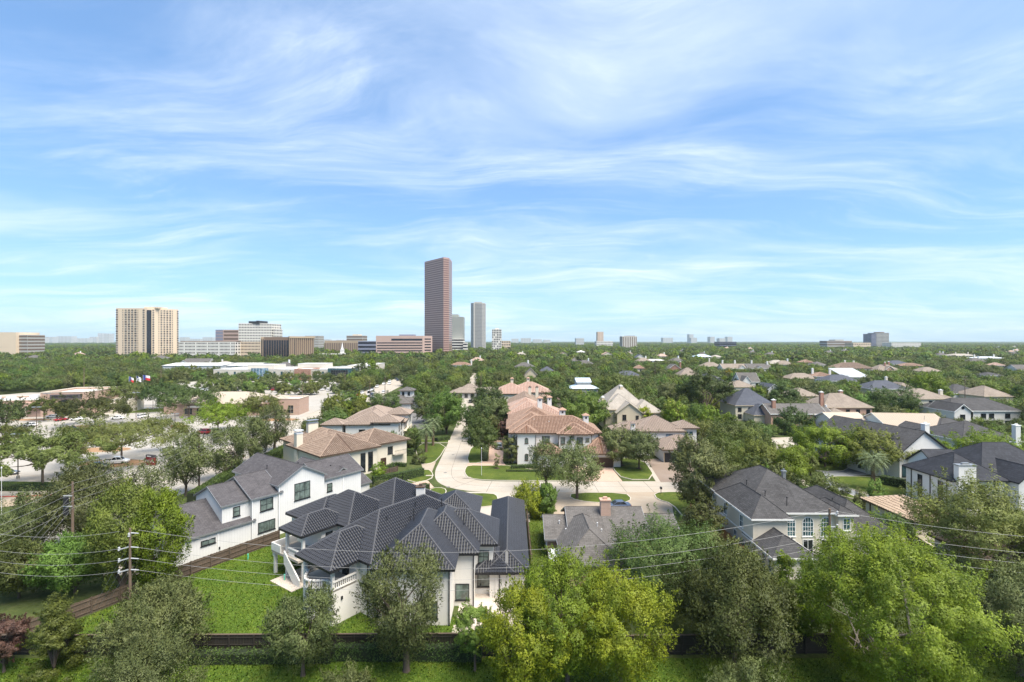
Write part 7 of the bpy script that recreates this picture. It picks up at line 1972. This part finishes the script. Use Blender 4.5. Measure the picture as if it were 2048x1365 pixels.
fw_ = link('far_wood', pm)
fw_['kind'] = 'stuff'; fw_['label'] = 'unbroken tree canopy running from the last gardens to the horizon'; fw_['category'] = 'wood'
ng = bpy.data.node_groups.new('wood', 'GeometryNodeTree')
ng.interface.new_socket('Geometry', in_out='INPUT', socket_type='NodeSocketGeometry'); ng.interface.new_socket('Geometry', in_out='OUTPUT', socket_type='NodeSocketGeometry')
gi, go = ng.nodes.new('NodeGroupInput'), ng.nodes.new('NodeGroupOutput')
gtoi = ng.nodes.new('GeometryNodeGeometryToInstance')
for o in reversed(tm_objs):
    oi = ng.nodes.new('GeometryNodeObjectInfo'); oi.inputs['Object'].default_value = o; oi.inputs['As Instance'].default_value = True
    ng.links.new(oi.outputs['Geometry'], gtoi.inputs[0])
jn = ng.nodes.new('GeometryNodeJoinGeometry'); ng.nodes.remove(gtoi)
for n_ in [n for n in ng.nodes if n.bl_idname == 'GeometryNodeObjectInfo']:
    ng.links.new(n_.outputs['Geometry'], jn.inputs[0])
iop = ng.nodes.new('GeometryNodeInstanceOnPoints'); iop.inputs['Pick Instance'].default_value = True
def nattr(nm, ty):
    n = ng.nodes.new('GeometryNodeInputNamedAttribute'); n.data_type = ty; n.inputs['Name'].default_value = nm
    return n.outputs['Attribute']
ng.links.new(gi.outputs[0], iop.inputs['Points']); ng.links.new(jn.outputs[0], iop.inputs['Instance'])
ng.links.new(nattr('idx', 'INT'), iop.inputs['Instance Index']); ng.links.new(nattr('scl', 'FLOAT_VECTOR'), iop.inputs['Scale'])
er = ng.nodes.new('FunctionNodeEulerToRotation'); ng.links.new(nattr('rot', 'FLOAT_VECTOR'), er.inputs[0]); ng.links.new(er.outputs[0], iop.inputs['Rotation'])
ng.links.new(iop.outputs[0], go.inputs[0])
md = fw_.modifiers.new('wood', 'NODES'); md.node_group = ng
print('TREES individual', min(len(cand), NIND), 'scatter', len(cand), 'far', len(far_pts))

# ------------------------------------------------------------------ turf on the lawns that lie close enough to show its grain
def turf(polys, dens, size, z, seed):
    g = np.random.default_rng(seed); C = []
    for poly in polys:
        x0, x1 = min(p[0] for p in poly), max(p[0] for p in poly); y0, y1 = min(p[1] for p in poly), max(p[1] for p in poly)
        k = int((x1 - x0) * (y1 - y0) * dens)
        xs, ys = g.uniform(x0, x1, k), g.uniform(y0, y1, k)
        C += [(a, b, z) for a, b in zip(xs, ys) if inside(a, b, poly)]
    C = np.array(C); n = len(C)
    T = unit(g.normal(size=(n, 3)) * .55 + np.array([0, 0, .8])); Nn = unit(np.array([0, 0, 1.]) + g.normal(size=(n, 3)) * .25)
    S = size * g.uniform(.5, 1.4, n); C = C + T * S[:, None] * .35
    patch = .5 + .5 * np.sin(C[:, 0] * .35 + 2 * np.sin(C[:, 1] * .21)) * np.cos(C[:, 1] * .3 + C[:, 0] * .12)
    return leaf_mesh('grass', 'leaf_grass', C, Nn, T, S, .8, np.clip(patch * .6 + g.uniform(0, .5, n), 0, 1), keep=True)
near_polys = [[(-52.5, 50.2), (-2, 50.2), (-6.6, 56), (-20, 57), (-30, 71), (-37, 77), (-45.2, 64.2)], [(-60, 38), (50, 38), (50, 48.6), (-60, 48.6)], [(3.3, 55), (6.5, 55), (5.4, 88), (3.1, 88)]]
o = link('grass', turf(near_polys, 55, .17, .01, 1)); o['kind'] = 'stuff'; o['label'] = 'short turf of the garden lawns near us'; o['category'] = 'grass'
# ------------------------------------------------------------------ poles and wires
def pole(name, label, x, y, top, r=.16, arms=(), mat='wood_pole', lean=0):
    t = thing(name, label, 'power pole', (x, y, 0))
    m = MB(); m.tube([(0, 0, -.3), (lean * .5, 0, top * .5), (lean, 0, top)], [r * 1.2, r, r * .75], 8); m.build('post', mat, t)
    for z, L_, ang in arms:
        d = Vector((math.cos(ang), math.sin(ang), 0)); n = Vector((-d.y, d.x, 0))
        a = MB(); a.obox(Vector((lean, 0, z)), d * L_ / 2, n * .06, Vector((0, 0, .07))); ar = a.build('cross_arm', mat, t)
        for s in (-1, -.45, .45, 1):
            i_ = MB(); c = Vector((lean, 0, z + .07)) + d * s * L_ / 2 * .94; i_.lathe([(.05, 0), (.08, .06), (.05, .12), (.08, .18), (.03, .26)], c, 6); i_.build('insulator', 'insulator', ar)
    return t
def wire(label, a, b, sag, r=.015, mat='wire', n=22, name='power_line', group='overhead wires'):
    a, b = Vector(a), Vector(b); m = MB(); c = (a + b) / 2
    pts = [a.lerp(b, i / n) - Vector((0, 0, sag * 4 * (i / n) * (1 - i / n))) - c for i in range(n + 1)]
    m.tube(pts, r, 4)
    o = m.build(name, mat); o.location = c
    return tag(o, label, 'wire', group)
P2 = (-40.6, 51.4); P3 = (33.9, 51.6); P1 = (-61.8, 68)
p2 = pole('power_pole', 'brown wooden power pole with stand-off brackets above the back-garden lawn', *P2, 12.1, .135)
for z in (11.7, 10.2, 9.0, 7.8):
    b_ = MB()
    if z < 11: b_.obox((-.55, -.1, z - .18), Vector((.55, .1, .14)), (-.01, .05, 0), (0, 0, .05)); b_.build('bracket', 'insulator', p2)
    i_ = MB(); i_.lathe([(.06, 0), (.13, .05), (.06, .12), (.13, .2), (.06, .28), (.12, .36), (.04, .42)], (-1.05 if z < 11 else 0, -.15, z - .45), 8); i_.build('insulator', 'insulator', p2)
    j_ = MB(); j_.tube([(.1, 0, z - .1), (.9, .02, z - .16)], [.07, .05], 6); j_.build('strain_insulator', 'insulator', p2)
for k, (z, lab) in enumerate(((11.9, 'topmost'), (10.05, 'second'), (8.85, 'third'), (7.65, 'lowest'))):
    z3 = (14.0, 12.3, 11.2, 10.2)[k]
    wire(f'{lab} overhead wire crossing in front of the black-tiled villa', (P2[0] + .9, P2[1], z), (P3[0], P3[1], z3), 3.4)
    wire(f'{lab} overhead wire from the brown pole to the left edge', (P2[0] - 1.05, P2[1] - .1, z - .1), (P2[0] - 30, P2[1] + 4, z + 1.2), 1.8)
    wire(f'{lab} overhead wire right of the pole by the arched windows', (P3[0], P3[1], z3 - .05), (P3[0] + 60, P3[1] - 4.0, z3 - 1.2), 2.2)
for k in range(3):
    wire(('nearest', 'middle', 'farthest')[k] + ' guy wire running down to the lawn from the brown pole', (P2[0], P2[1], 10.6 - k * 1.3), (P2[0] - 7.4 + k * .5, P2[1] + 2.6, 0), .0, .016, group='guy wires of the brown pole')
p3 = pole('power_pole', 'dark wooden power pole before the cream house with arched windows', *P3, 14.1, .16)
for z in (13.6, 12.2, 11.1, 10.1):
    i_ = MB(); i_.obox((.35, -.1, z), (.4, .02, .02), (-.003, .05, 0), (0, 0, .05)); i_.build('bracket', 'insulator', p3)
    i_ = MB(); i_.lathe([(.06, 0), (.12, .06), (.06, .14), (.12, .22), (.05, .3)], (.75, -.1, z), 8); i_.build('insulator', 'insulator', p3)
tf = MB(); tf.lathe([(.0, 0), (.3, .02), (.3, .9), (.1, 1.0)], (.5, -.1, 8.4), 10); tf.build('transformer', 'metal_grey', p3)
LP = [(-59.5, 40, 13), (*P1, 12.2), (-66.0, 102, 12.0), (-67.4, 137.6, 12.2), (-68.3, 180, 12.0), (-72, 245, 12)]
labs = ['pole outside the left edge', 'tall pale wooden power pole with black transformers among the left trees', 'wooden pole between the kerbside trees of the boulevard', 'wooden pole with wires above the brown-tiled house', 'ivy-covered pole behind the grey-tiled villa', 'wooden pole beside the boulevard traffic']
plist = []
for k in range(1, 6):
    plist.append(pole('power_pole', labs[k], LP[k][0], LP[k][1], LP[k][2], .17))
for z in (8.2, 9.7):
    tf = MB(); tf.lathe([(.0, 0), (.32, .02), (.32, .95), (.12, 1.05)], (-.75, -.2, z - .6), 10); tf.build('transformer', 'trim_black', plist[0])
    tf = MB(); tf.obox((-.5, -.2, z + .6), (.6, 0, 0), (0, .06, 0), (0, 0, .06)); tf.build('bracket', 'insulator', plist[0])
iv, _ = crown(77, 'round', .75, 4.6, 6.6, 2500, .35, 'leaf_mid', 40, .25); link('ivy', iv, plist[3])
for k in range(5):
    a, b = LP[k], LP[k + 1]
    for j, dz in enumerate((-.2, -1.4, -2.6, -3.6)):
        wire(f'{("topmost", "second", "third", "lowest")[j]} wire of the boulevard line, {("first", "second", "third", "fourth", "fifth")[k]} span from the left edge', (a[0] + .2, a[1], a[2] + dz), (b[0] + .2, b[1], b[2] + dz), .7 + .3 * (k == 0))
for k in range(3):
    wire(('left', 'middle', 'right')[k] + ' guy wire of the tall pale pole', (P1[0], P1[1], 10.5 - k), (P1[0] - 6 + k, P1[1] - 5, 0), 0, .016, group='guy wires of the pale pole')
# poles farther off
for lab, px, yb, yt, arms in (('wooden pole in the woods behind the shopping row', 168, 792, 736, 0), ('pole with lamp by the white hall', 322, 778, 732, 0), ('pole before the school', 618, 790, 742, 0), ('tall pole near the boulevard crossing', 770, 800, 752, 0), ('pole left of the tall pole near the boulevard crossing', 690, 792, 745, 0),
                              ('cross-armed pole behind the tiled villas', 1112, 800, 760, 1), ('cross-armed pole between the charcoal roofs on the right', 1930, 810, 752, 2), ('pole with transformer beside the brown brick house', 1648, 845, 796, 0), ('pale pole beside the bank building', 605, 800, 770, 0), ('pole before the long brown house', 962, 790, 745, 0), ('pole in front of the pale far houses', 1310, 772, 712, 0)):
    X, Y, _ = P(px, yb); z = CAM_H - (yt - 682.5) * Y / FPX
    p_ = pole('power_pole', lab, X, Y, z, .17, [(z - .5 - 1.4 * i, 2.6, 0) for i in range(arms)])
    if 'transformer' in lab:
        tf = MB(); tf.lathe([(.0, 0), (.4, .02), (.4, 1.2), (.12, 1.3)], (.6, -.2, z - 4), 10); tf.build('transformer', 'metal_white', p_)
for (a, b) in ((P(1112, 800)[:2], P(1310, 772)[:2]),):
    for j in range(2): wire(('upper', 'lower')[j] + ' dark wire above the oaks behind the terracotta villa', (*a, 10.4 - j * .9), (b[0], b[1], 12 - j * .9), 3, .03, 'wire_dark')

# ------------------------------------------------------------------ fences
def fence(name, label, pts, h, mat, bw=.15, posts=True, capm=None, cat='fence', both=True):
    t = thing(name, label, cat, (*pts[0], 0)); o = Vector((*pts[0], 0))
    bm_ = MB(); rnd = random.Random(len(label))
    for a, b in zip(pts[:-1], pts[1:]):
        A, B = Vector((*a, 0)) - o, Vector((*b, 0)) - o; d = B - A; L_ = d.length; d /= L_; n = Vector((-d.y, d.x, 0))
        s = 0
        while s < L_:
            hh = h + rnd.uniform(-.04, .03)
            bm_.obox(A + d * (s + bw / 2) + Vector((0, 0, hh / 2)) + n * rnd.uniform(-.008, .008), d * (bw * .47), n * .012, Vector((0, 0, hh / 2))); s += bw
        for z in (.3, h * .5, h - .25):
            r = MB(); r.obox((A + B) / 2 + Vector((0, 0, z)) - n * .05, d * L_ / 2, n * .03, Vector((0, 0, .05))); r.build('rail', mat, t)
        if capm:
            r = MB(); r.obox((A + B) / 2 + Vector((0, 0, h + .06)), d * L_ / 2, n * .09, Vector((0, 0, .03))); r.build('cap_rail', capm, t)
        k = max(1, int(L_ / 2.4))
        for i in range(k + 1):
            p = MB(); c = A + d * (L_ * i / k) - n * .1; p.box(c.x - .06, c.y - .06, 0, c.x + .06, c.y + .06, h + .08); p.build('post', mat, t)
    bm_.build('boards', mat, t, kind='stuff')
fence('board_fence', 'weathered brown board fence slanting along the back-garden lawn', [(-56, 48.0), (-52.3, 52.2), (-45.3, 63.9), (-37.2, 77.2)], 1.85, 'wood_fence', .16)
fence('board_fence', 'dark ivy-grown board fence along the foot of the picture', [(-56, 49.3), (-34, 49.4), (-6, 49.6), (-1.5, 49.0), (20, 49.4), (40, 49.6), (62, 49.2)], 1.95, 'wood_fence_dark', .16, capm='wood_fence')
fence('board_fence', 'narrow grey fence between the black-tiled villa and the ranch house', [(2.7, 58), (2.6, 86)], 1.9, 'wood_fence', .16)
fence('board_fence', 'new orange-brown fence left of the cream arched-window house', [(33.2, 90), (34.0, 78), (33.6, 66)][::-1], 1.9, 'wood_new', .16)
fence('board_fence', 'grey-brown fence right of the cream house beside the buff-tiled garage', [(62.9, 77), (61.4, 70), (60.6, 56)], 1.9, 'wood_fence', .16)
fence('board_fence', 'short brown fence and hedge end beside the brown-tiled house', [P(745, 957)[:2], P(795, 943)[:2]], 1.3, 'wood_fence', .16)
fence('board_fence', 'reddish fence panel in the shrubs left of the ranch roof', [(6.5, 83), (9.5, 83)], 1.9, 'wood_new', .16)

# ------------------------------------------------------------------ cars
def loft(secs):
    """closed rings of equal length joined end to end"""
    m = MB(); n = len(secs[0])
    vs = [p for s in secs for p in s]; fs = []
    for i in range(len(secs) - 1):
        for k in range(n):
            k2 = (k + 1) % n
            fs.append((i * n + k, i * n + k2, (i + 1) * n + k2, (i + 1) * n + k))
    fs.append(tuple(range(n - 1, -1, -1))); fs.append(tuple((len(secs) - 1) * n + k for k in range(n)))
    return m.add(vs, fs)
CAR_ME = {}
def car_meshes(kind):
    if kind in CAR_ME: return CAR_ME[kind]
    Ln, W, Hh, belt, hood = {'sedan': (4.8, .90, 1.45, .92, .88), 'suv': (4.8, .97, 1.75, 1.10, 1.08), 'pickup': (5.7, 1.0, 1.85, 1.15, 1.12), 'van': (5.2, 1.0, 2.0, 1.15, 1.1), 'bus': (11, 1.3, 3.0, 1.3, 1.3)}[kind]
    hl = Ln / 2
    def ring(x, zb, zt, w, tw): return [(x, -w, zb + .12), (x, -w * .94, zb), (x, w * .94, zb), (x, w, zb + .12), (x, w, zt - .18), (x, tw, zt), (x, -tw, zt), (x, -w, zt - .18)]
    st = [(-hl, .42, belt - .12, W * .86, W * .8), (-hl + .18, .30, belt - .02, W * .95, W * .88), (-hl + .8, .24, belt, W, W * .9), (0, .24, belt, W, W * .9), (hl - 1.4, .24, belt - .01, W, W * .88), (hl - .5, .26, hood - .1, W * .97, W * .8), (hl - .12, .32, hood - .25, W * .9, W * .75), (hl, .42, hood - .36, W * .8, W * .68)]
    body = loft([ring(*s) for s in st])
    cabin = {'sedan': (-1.55, -.95, .35, 1.15), 'suv': (-2.25, -2.0, .45, 1.2), 'pickup': (-.7, -.5, 1.0, 1.65), 'van': (-2.5, -2.35, 1.2, 1.9), 'bus': (-5.4, -5.3, 5.2, 5.4)}[kind]
    a, b, c, d = cabin; wt = W * .74; wb = W * .88
    gl = MB(); gl.add(((a, -wb, belt - .02), (d, -wb, belt - .02), (d, wb, belt - .02), (a, wb, belt - .02), (b, -wt, Hh - .05), (c, -wt, Hh - .05), (c, wt, Hh - .05), (b, wt, Hh - .05)), ((0, 1, 5, 4), (1, 2, 6, 5), (2, 3, 7, 6), (3, 0, 4, 7), (4, 5, 6, 7)))
    rf = MB(); rf.add(((b - .05, -wt - .02, Hh - .07), (c + .05, -wt - .02, Hh - .07), (c + .05, wt + .02, Hh - .07), (b - .05, wt + .02, Hh - .07), (b + .1, -wt + .1, Hh), (c - .1, -wt + .1, Hh), (c - .1, wt - .1, Hh), (b + .1, wt - .1, Hh)), ((0, 1, 5, 4), (1, 2, 6, 5), (2, 3, 7, 6), (3, 0, 4, 7), (4, 5, 6, 7)))
    for s in (-1, 1):                                     # pillars
        for (x0, x1) in ((d, c), ((a + d) / 2 - .1, (b + c) / 2 - .05), (a, b)):
            rf.tube([(x0, s * (wb + .005), belt), (x1, s * (wt + .005), Hh - .06)], .05, 4)
    ty = MB(); ty.lathe([(.20, -.11), (.33, -.11), (.35, -.07), (.35, .07), (.33, .11), (.20, .11)], (0, 0, 0), 14); ty.v = [(x, z, y) for x, y, z in ty.v]
    ri = MB(); ri.lathe([(.02, -.09), (.21, -.10), (.21, .10), (.02, .09)], (0, 0, 0), 10); ri.v = [(x, z, y) for x, y, z in ri.v]
    hlm = MB(); hlm.box(-.06, -.2, -.08, .05, .2, .08)
    bed = None
    if kind == 'pickup':
        bed = MB(); bed.box(-hl + .2, -W * .78, belt - .04, -.85, W * .78, belt + .012)
    CAR_ME[kind] = (body.mesh('body', 'car_white'), gl.mesh('windows', 'glass_dark'), rf.mesh('roof', 'car_white'), ty.mesh('tyre', 'tyre', True), ri.mesh('rim', 'rim', True), hlm.mesh('lamp', 'head_lamp'), bed.mesh('bed', 'tyre') if bed else None, hl, W, belt, hood)
    return CAR_ME[kind]
def car(label, x, y, head, kind='sedan', color='white', z=.03, name='parked_car', group=None, small=False):
    b, g_, r_, ty, ri, la, bed, hl, W, belt, hood = car_meshes(kind)
    t = thing(name if kind != 'bus' else 'bus', label, 'bus' if kind == 'bus' else 'car', (x, y, z), head, group)
    for nm, me in (('body', b), ('roof', r_)):
        o = link(nm, me, t)
        o.material_slots[0].link = 'OBJECT'; o.material_slots[0].material = MATS['car_' + color]
    link('windows', g_, t)
    if bed: link('bed', bed, t)
    for sx in (-.62, .60):
        for s in (-1, 1):
            w = link('wheel', ty, t, loc=(sx * hl, s * (W - .1), .34))
            if not small: link('rim', ri, w)
    for s in (-1, 1):
        link('headlight', la, t, loc=(hl - .1, s * W * .66, hood - .42), scale=(1, .8, 1))
        o = link('tail_light', la, t, loc=(-hl + .06, s * W * .70, belt - .28)); o.material_slots[0].link = 'OBJECT'; o.material_slots[0].material = MATS['tail_lamp']
def carp(label, px, py, head, kind, color, **k):
    X, Y, _ = P(px, py); car(label, X, Y, R(head), kind, color, **k)
carp('dark blue sedan parked on the drive before the ranch house', 1236, 1017, 184, 'sedan', 'blue')
carp('silver sports utility car on the pink brick drive of the terracotta villa', 998, 897, 91, 'suv', 'silver')
carp('red estate car behind the black roof beside the clipped hedge', 790, 985, 20, 'suv', 'red')
carp('dark car parked under the trees at the far end of the street', 941, 806, 92, 'suv', 'grey')
carp('dark car in the court of the cupola house', 860, 800, 30, 'sedan', 'black')
carp('white car in the court of the cupola house', 843, 803, 40, 'suv', 'white')
for lab, px, py, hd, kd, cl_ in (('white pickup parked before the shopping row', 63, 829, 175, 'pickup', 'white'), ('red car beside the white pickup at the shops', 84, 828, 10, 'sedan', 'red'), ('second red car before the shopping row', 98, 826, 15, 'suv', 'red'), ('white car with blue top at the right end of the shops', 112, 821, 15, 'suv', 'white'),
                             ('silver car parked below the lamp near the shops', 107, 836, 20, 'sedan', 'silver'), ('dark red car behind the branching oak', 123, 842, 70, 'sedan', 'red'), ('white sedan driving through the car park', 61, 853, 176, 'sedan', 'white'), ('black sedan driving below the branching oak', 143, 861, 8, 'sedan', 'black'),
                             ('silver car parked in the empty bays', 236, 839, 15, 'sedan', 'white'), ('white sports utility car near the lamp post', 287, 836, 75, 'suv', 'white'), ('dark red sedan under the bright oak', 357, 856, 8, 'sedan', 'red'), ('red sports utility car beyond the bright oak near the road', 407, 868, 165, 'suv', 'red'),
                             ('white pickup on the boulevard under the widest oak', 232, 928, 20, 'pickup', 'white'), ('black pickup waiting behind it on the boulevard', 190, 940, 22, 'pickup', 'black'), ('grey car cut by the left edge near the hedge island', 12, 950, 15, 'sedan', 'grey'), ('red car parked under the pair oaks', 277, 808, 5, 'sedan', 'red'), ('dark car behind the shops at the left edge', 12, 783, 10, 'suv', 'black'), ('white car behind the oak near the planting bed', 155, 841, 15, 'sedan', 'white')):
    carp(lab, px, py, hd, kd, cl_)
rc = random.Random(9); cols_ = ['white', 'white', 'silver', 'grey', 'black', 'red', 'blue']
seq_ = ('nearest', 'second', 'third', 'fourth', 'fifth', 'sixth', 'seventh', 'eighth', 'ninth', 'tenth')
def ordn(i): return seq_[i] if i < 10 else f'{i + 1}th'
lanes_ = ('outer left', 'inner left', 'inner right', 'outer right'); cnt_ = [0] * 4
for s_, d_ in enumerate(sorted(rc.uniform(255, 520) for _ in range(26))):
    li_ = rc.randrange(4); lane = (-6.2, -2.4, 2.4, 6.2)[li_]; ck_, cc_ = rc.choice(('sedan', 'suv', 'suv')), rc.choice(cols_)
    tl = f'{cc_} {"saloon" if ck_ == "sedan" else "sports utility car"} in the {lanes_[li_]} lane of the far boulevard, {ordn(cnt_[li_])} from us'; cnt_[li_] += 1
    for i in range(len(bcl) - 1):
        if bcl[i][1] <= d_ < bcl[i + 1][1]:
            f_ = (d_ - bcl[i][1]) / (bcl[i + 1][1] - bcl[i][1]); X = bcl[i][0] + (bcl[i + 1][0] - bcl[i][0]) * f_ + lane
            car(tl, X, d_, R(93 if lane > 0 else 273), ck_, cc_, name='passing_car', group='traffic on the far boulevard', small=True)
car('white bus on the far boulevard', -84, 288, R(95), 'bus', 'white')
for i in range(22):
    ck_, cc_ = rc.choice(('sedan', 'suv')), rc.choice(cols_)
    sl = f'{cc_} {"saloon" if ck_ == "sedan" else "sports utility car"} in the school car park, {ordn(i).replace("nearest", "first")} from the right'
    car(sl, -112 - i * 5.2 + rc.uniform(-.5, .5), 306 + (i % 3) * 3.2, R(92), ck_, cc_, group='cars in the school car park', small=True)

# ------------------------------------------------------------------ lamps, signs, flags, small things
def lamp_post(label, px, yb, yt, double=True):
    X, Y, _ = P(px, yb); z = CAM_H - (yt - 682.5) * Y / FPX
    t = thing('lamp_post', label, 'lamp post', (X, Y, 0), R(10))
    m = MB(); m.tube([(0, 0, 0), (0, 0, z)], [.11, .09], 8); m.build('post', 'trim_brown', t)
    m = MB(); m.lathe([(.32, -.1), (.32, .75), (.2, .8)], (0, 0, 0), 10); m.build('footing', 'concrete_walk', t)
    for s in ((-1, 1) if double else (1,)):
        h_ = MB(); h_.box(min(s * .25, s * 1.3), -.35, z - .05, max(s * .25, s * 1.3), .35, z + .18); h_.build('lamp_head', 'metal_grey', t)
        a = MB(); a.box(min(0, s * .3), -.04, z, max(0, s * .3), .04, z + .08); a.build('arm', 'trim_brown', t)
for lab, px, yb, yt in (('twin-headed lamp post among the empty bays', 272, 839, 786), ('twin-headed lamp post beside the white parked cars', 296, 852, 816), ('twin lamp post before the shops, left', 73, 866, 815), ('twin lamp post before the shops, right', 94, 836, 788), ('twin lamp post behind the hedge island oak', 36, 958, 869), ('lamp post near the dark red sedan', 350, 858, 828), ('lamp post between the pair oaks', 306, 820, 785)):
    lamp_post(lab, px, yb, yt)
X, Y, _ = P(302, 930)
sg = thing('monument_sign', 'red and dark roadside sign with white script lettering', 'sign', (X, Y, 0), R(-20))
m = MB(); m.box(-1.5, -.3, 0, 1.5, .3, 2.0); m.build('sign_body', 'sign_red', sg)
m = MB(); m.box(-1.52, -.32, 2.0, 1.52, .32, 2.55); m.build('top_band', 'sign_dark', sg)
letters(sg, -.9, -.33, 2.1, .28, 8, seed=14)
def text(parent, body, size, loc, rot, mat, ext=.015, shear=0):
    cu = bpy.data.curves.new('lettering', 'FONT'); cu.body = body; cu.size = size; cu.extrude = ext; cu.align_x = 'CENTER'; cu.shear = shear
    o = bpy.data.objects.new('lettering', cu); COL.objects.link(o)
    bpy.context.view_layer.update()
    me = bpy.data.meshes.new_from_object(o.evaluated_get(bpy.context.evaluated_depsgraph_get()))
    bpy.data.objects.remove(o)
    me.materials.clear(); me.materials.append(MATS[mat])
    link('lettering', me, parent, loc, rot)
text(SHOP.root, 'CLEANERS', 1.05, (8.2, -2.06, 4.15), (R(90), 0, 0), 'sign_white')
text(sg, 'Luc eTa', .95, (0, -.32, .75), (R(90), 0, 0), 'sign_white', shear=.35)
X, Y, _ = P(486, 932)
ss = thing('stop_sign', 'rusty back of a stop sign beside the boulevard hedge', 'sign', (X, Y, 0))
m = MB(); m.tube([(0, 0, 0), (0, 0, 2.4)], .05, 6); m.build('post', 'metal_grey', ss)
m = MB(); m.lathe([(.48, 0), (.48, .04)], (0, 0, 0), 8); m.v = [(a, c, b + 2.5) for a, b, c in m.v]; m.build('plate', 'sign_stop', ss)
for k, (lab, px) in enumerate((('white flag with red and blue on the left pole', 258), ('pale striped flag on the middle pole', 273), ('large red white and blue flag on the right pole', 286))):
    Y = 262; X = (px - 1024) * Y / FPX; zt_ = CAM_H - ((753, 752, 750)[k] - 682.5) * Y / FPX
    f_ = thing('flag_pole', lab, 'flag', (X, Y, 0))
    m = MB(); m.tube([(0, 0, 0), (0, 0, zt_)], [.09, .05], 6); m.build('pole', 'metal_white', f_)
    L_ = (2.6, 2.6, 4.0)[k]; Hf = (2.4, 2.4, 2.6)[k]
    def wave(u, v): return (u * L_ * .93, math.sin(u * 7) * .25, zt_ - .2 - (1 - v) * Hf - u * u * (1.0 if k < 2 else .5))
    for nm, mat, u0, u1, v0, v1 in (('hoist', 'flag_blue', 0, .34, 0 if k != 1 else .5, 1), ('upper_field', 'flag_white', .34 if k != 1 else .34, 1, .5, 1), ('lower_field', 'flag_red' if k != 1 else 'flag_white', .34 if k != 1 else 0, 1, 0, .5)):
        m = MB(); n_ = 7
        for i in range(n_):
            a, b = u0 + (u1 - u0) * i / n_, u0 + (u1 - u0) * (i + 1) / n_
            m.quad(wave(a, v0), wave(b, v0), wave(b, v1), wave(a, v1))
        m.build(nm, mat, f_)
for lab, px, yb in (('green marker pipe in the lawn near the fence', 496, 1120), ('green marker pipe in the lawn near the balcony', 569, 1162)):
    X, Y, _ = P(px, yb); m = MB(); m.lathe([(.09, -.1), (.09, .75), (.11, .75), (.11, .85), (.02, .9)], (0, 0, 0), 8)
    o = m.build('marker_pipe', 'pipe_green'); o.location = (X, Y, 0); tag(o, lab, 'pipe')
for lab, px, yb in (('black letter box post on the kerb opposite the garages', 1322, 989),):
    X, Y, _ = P(px, yb); t = thing('letter_box', lab, 'letter box', (X, Y, .12)); m = MB(); m.box(-.05, -.05, 0, .05, .05, 1.0); m.build('post', 'trim_black', t); m = MB(); m.box(-.18, -.28, 1.0, .18, .28, 1.4); m.build('box', 'trim_black', t)
for lab, px, yb, ht in (('thin white street lamp standing on the corner lawn', 963, 952, 6.2), ('thin metal pole at the left edge above the red kerb', 3, 1040, 9)):
    X, Y, _ = P(px, yb); t = thing('street_lamp', lab, 'lamp post', (X, Y, .1)); m = MB(); m.tube([(0, 0, 0), (0, 0, ht)], [.05, .035], 8); m.build('post', 'metal_white', t); m = MB(); m.lathe([(.04, 0), (.11, .1), (.11, .3), (.03, .42)], (0, 0, ht), 8); m.build('lamp_head', 'metal_white', t)
for lab, x, y in (('white drain inlet on the kerb of the corner lawn', -10.6, 112.9), ('white drain inlet on the left kerb of the street', -19.5, 114.5)):
    m = MB(); m.box(-.9, -.35, .10, .9, .35, .17); o = m.build('drain_inlet', 'concrete_walk'); o.location = (x, y, 0); tag(o, lab, 'drain')
    k = MB(); k.box(-.5, -.37, .06, .5, -.352, .13); k.build('inlet_slot', 'trim_black', o)
for lab, x, y in (('grey air-conditioning unit beside the cream house, nearer', 34.0, 73.5), ('grey air-conditioning unit beside the cream house, farther', 34.0, 75.2)):
    t = thing('air_conditioner', lab, 'appliance', (x, y, 0)); m = MB(); m.box(-.45, -.45, 0, .45, .45, .9); m.build('cabinet', 'metal_grey', t); m = MB(); m.lathe([(.36, .9), (.36, .95)], (0, 0, 0), 12); m.build('fan_grille', 'trim_black', t)

# ------------------------------------------------------------------ air
HZ = 9500
hz = MB(); hz.box(-HZ, -60, -1.0, HZ, HZ + 5200, 200)
ho = hz.build('haze', 'trim_white', None)
hm = bpy.data.materials.new('haze_air'); hm.use_nodes = True; hm.node_tree.nodes.clear()
vo = hm.node_tree.nodes.new('ShaderNodeVolumePrincipled'); oo = hm.node_tree.nodes.new('ShaderNodeOutputMaterial')
vo.inputs['Color'].default_value = (0.72, 0.84, 0.96, 1); vo.inputs['Density'].default_value = 5.0e-5; vo.inputs['Anisotropy'].default_value = 0.1
hm.node_tree.links.new(vo.outputs[0], oo.inputs['Volume'])
ho.data.materials.clear(); ho.data.materials.append(hm)
ho['kind'] = 'stuff'; ho['label'] = 'thin bluish summer haze over the whole suburb'; ho['category'] = 'haze'

# ------------------------------------------------------------------ look-alikes: tell them apart by their order across the picture
by_lab = {}
for o in bpy.data.objects:
    if o.parent is None and 'label' in o: by_lab.setdefault(o['label'], []).append(o)
for lab, os_ in by_lab.items():
    if len(os_) < 2: continue
    os_.sort(key=lambda o: o.location.x / max(o.location.y, 1))
    for i, o in enumerate(os_):
        w_ = ('first', 'second', 'third', 'fourth', 'fifth', 'sixth', 'seventh', 'eighth', 'ninth', 'tenth')
        ord_ = w_[i] if i < 10 else f'{i + 1}th'
        if len(lab.split()) <= 12: o['label'] = f'{lab}, {ord_} from the left'
        elif len(lab.split()) <= 15: o['label'] = f'{ord_} {lab}'
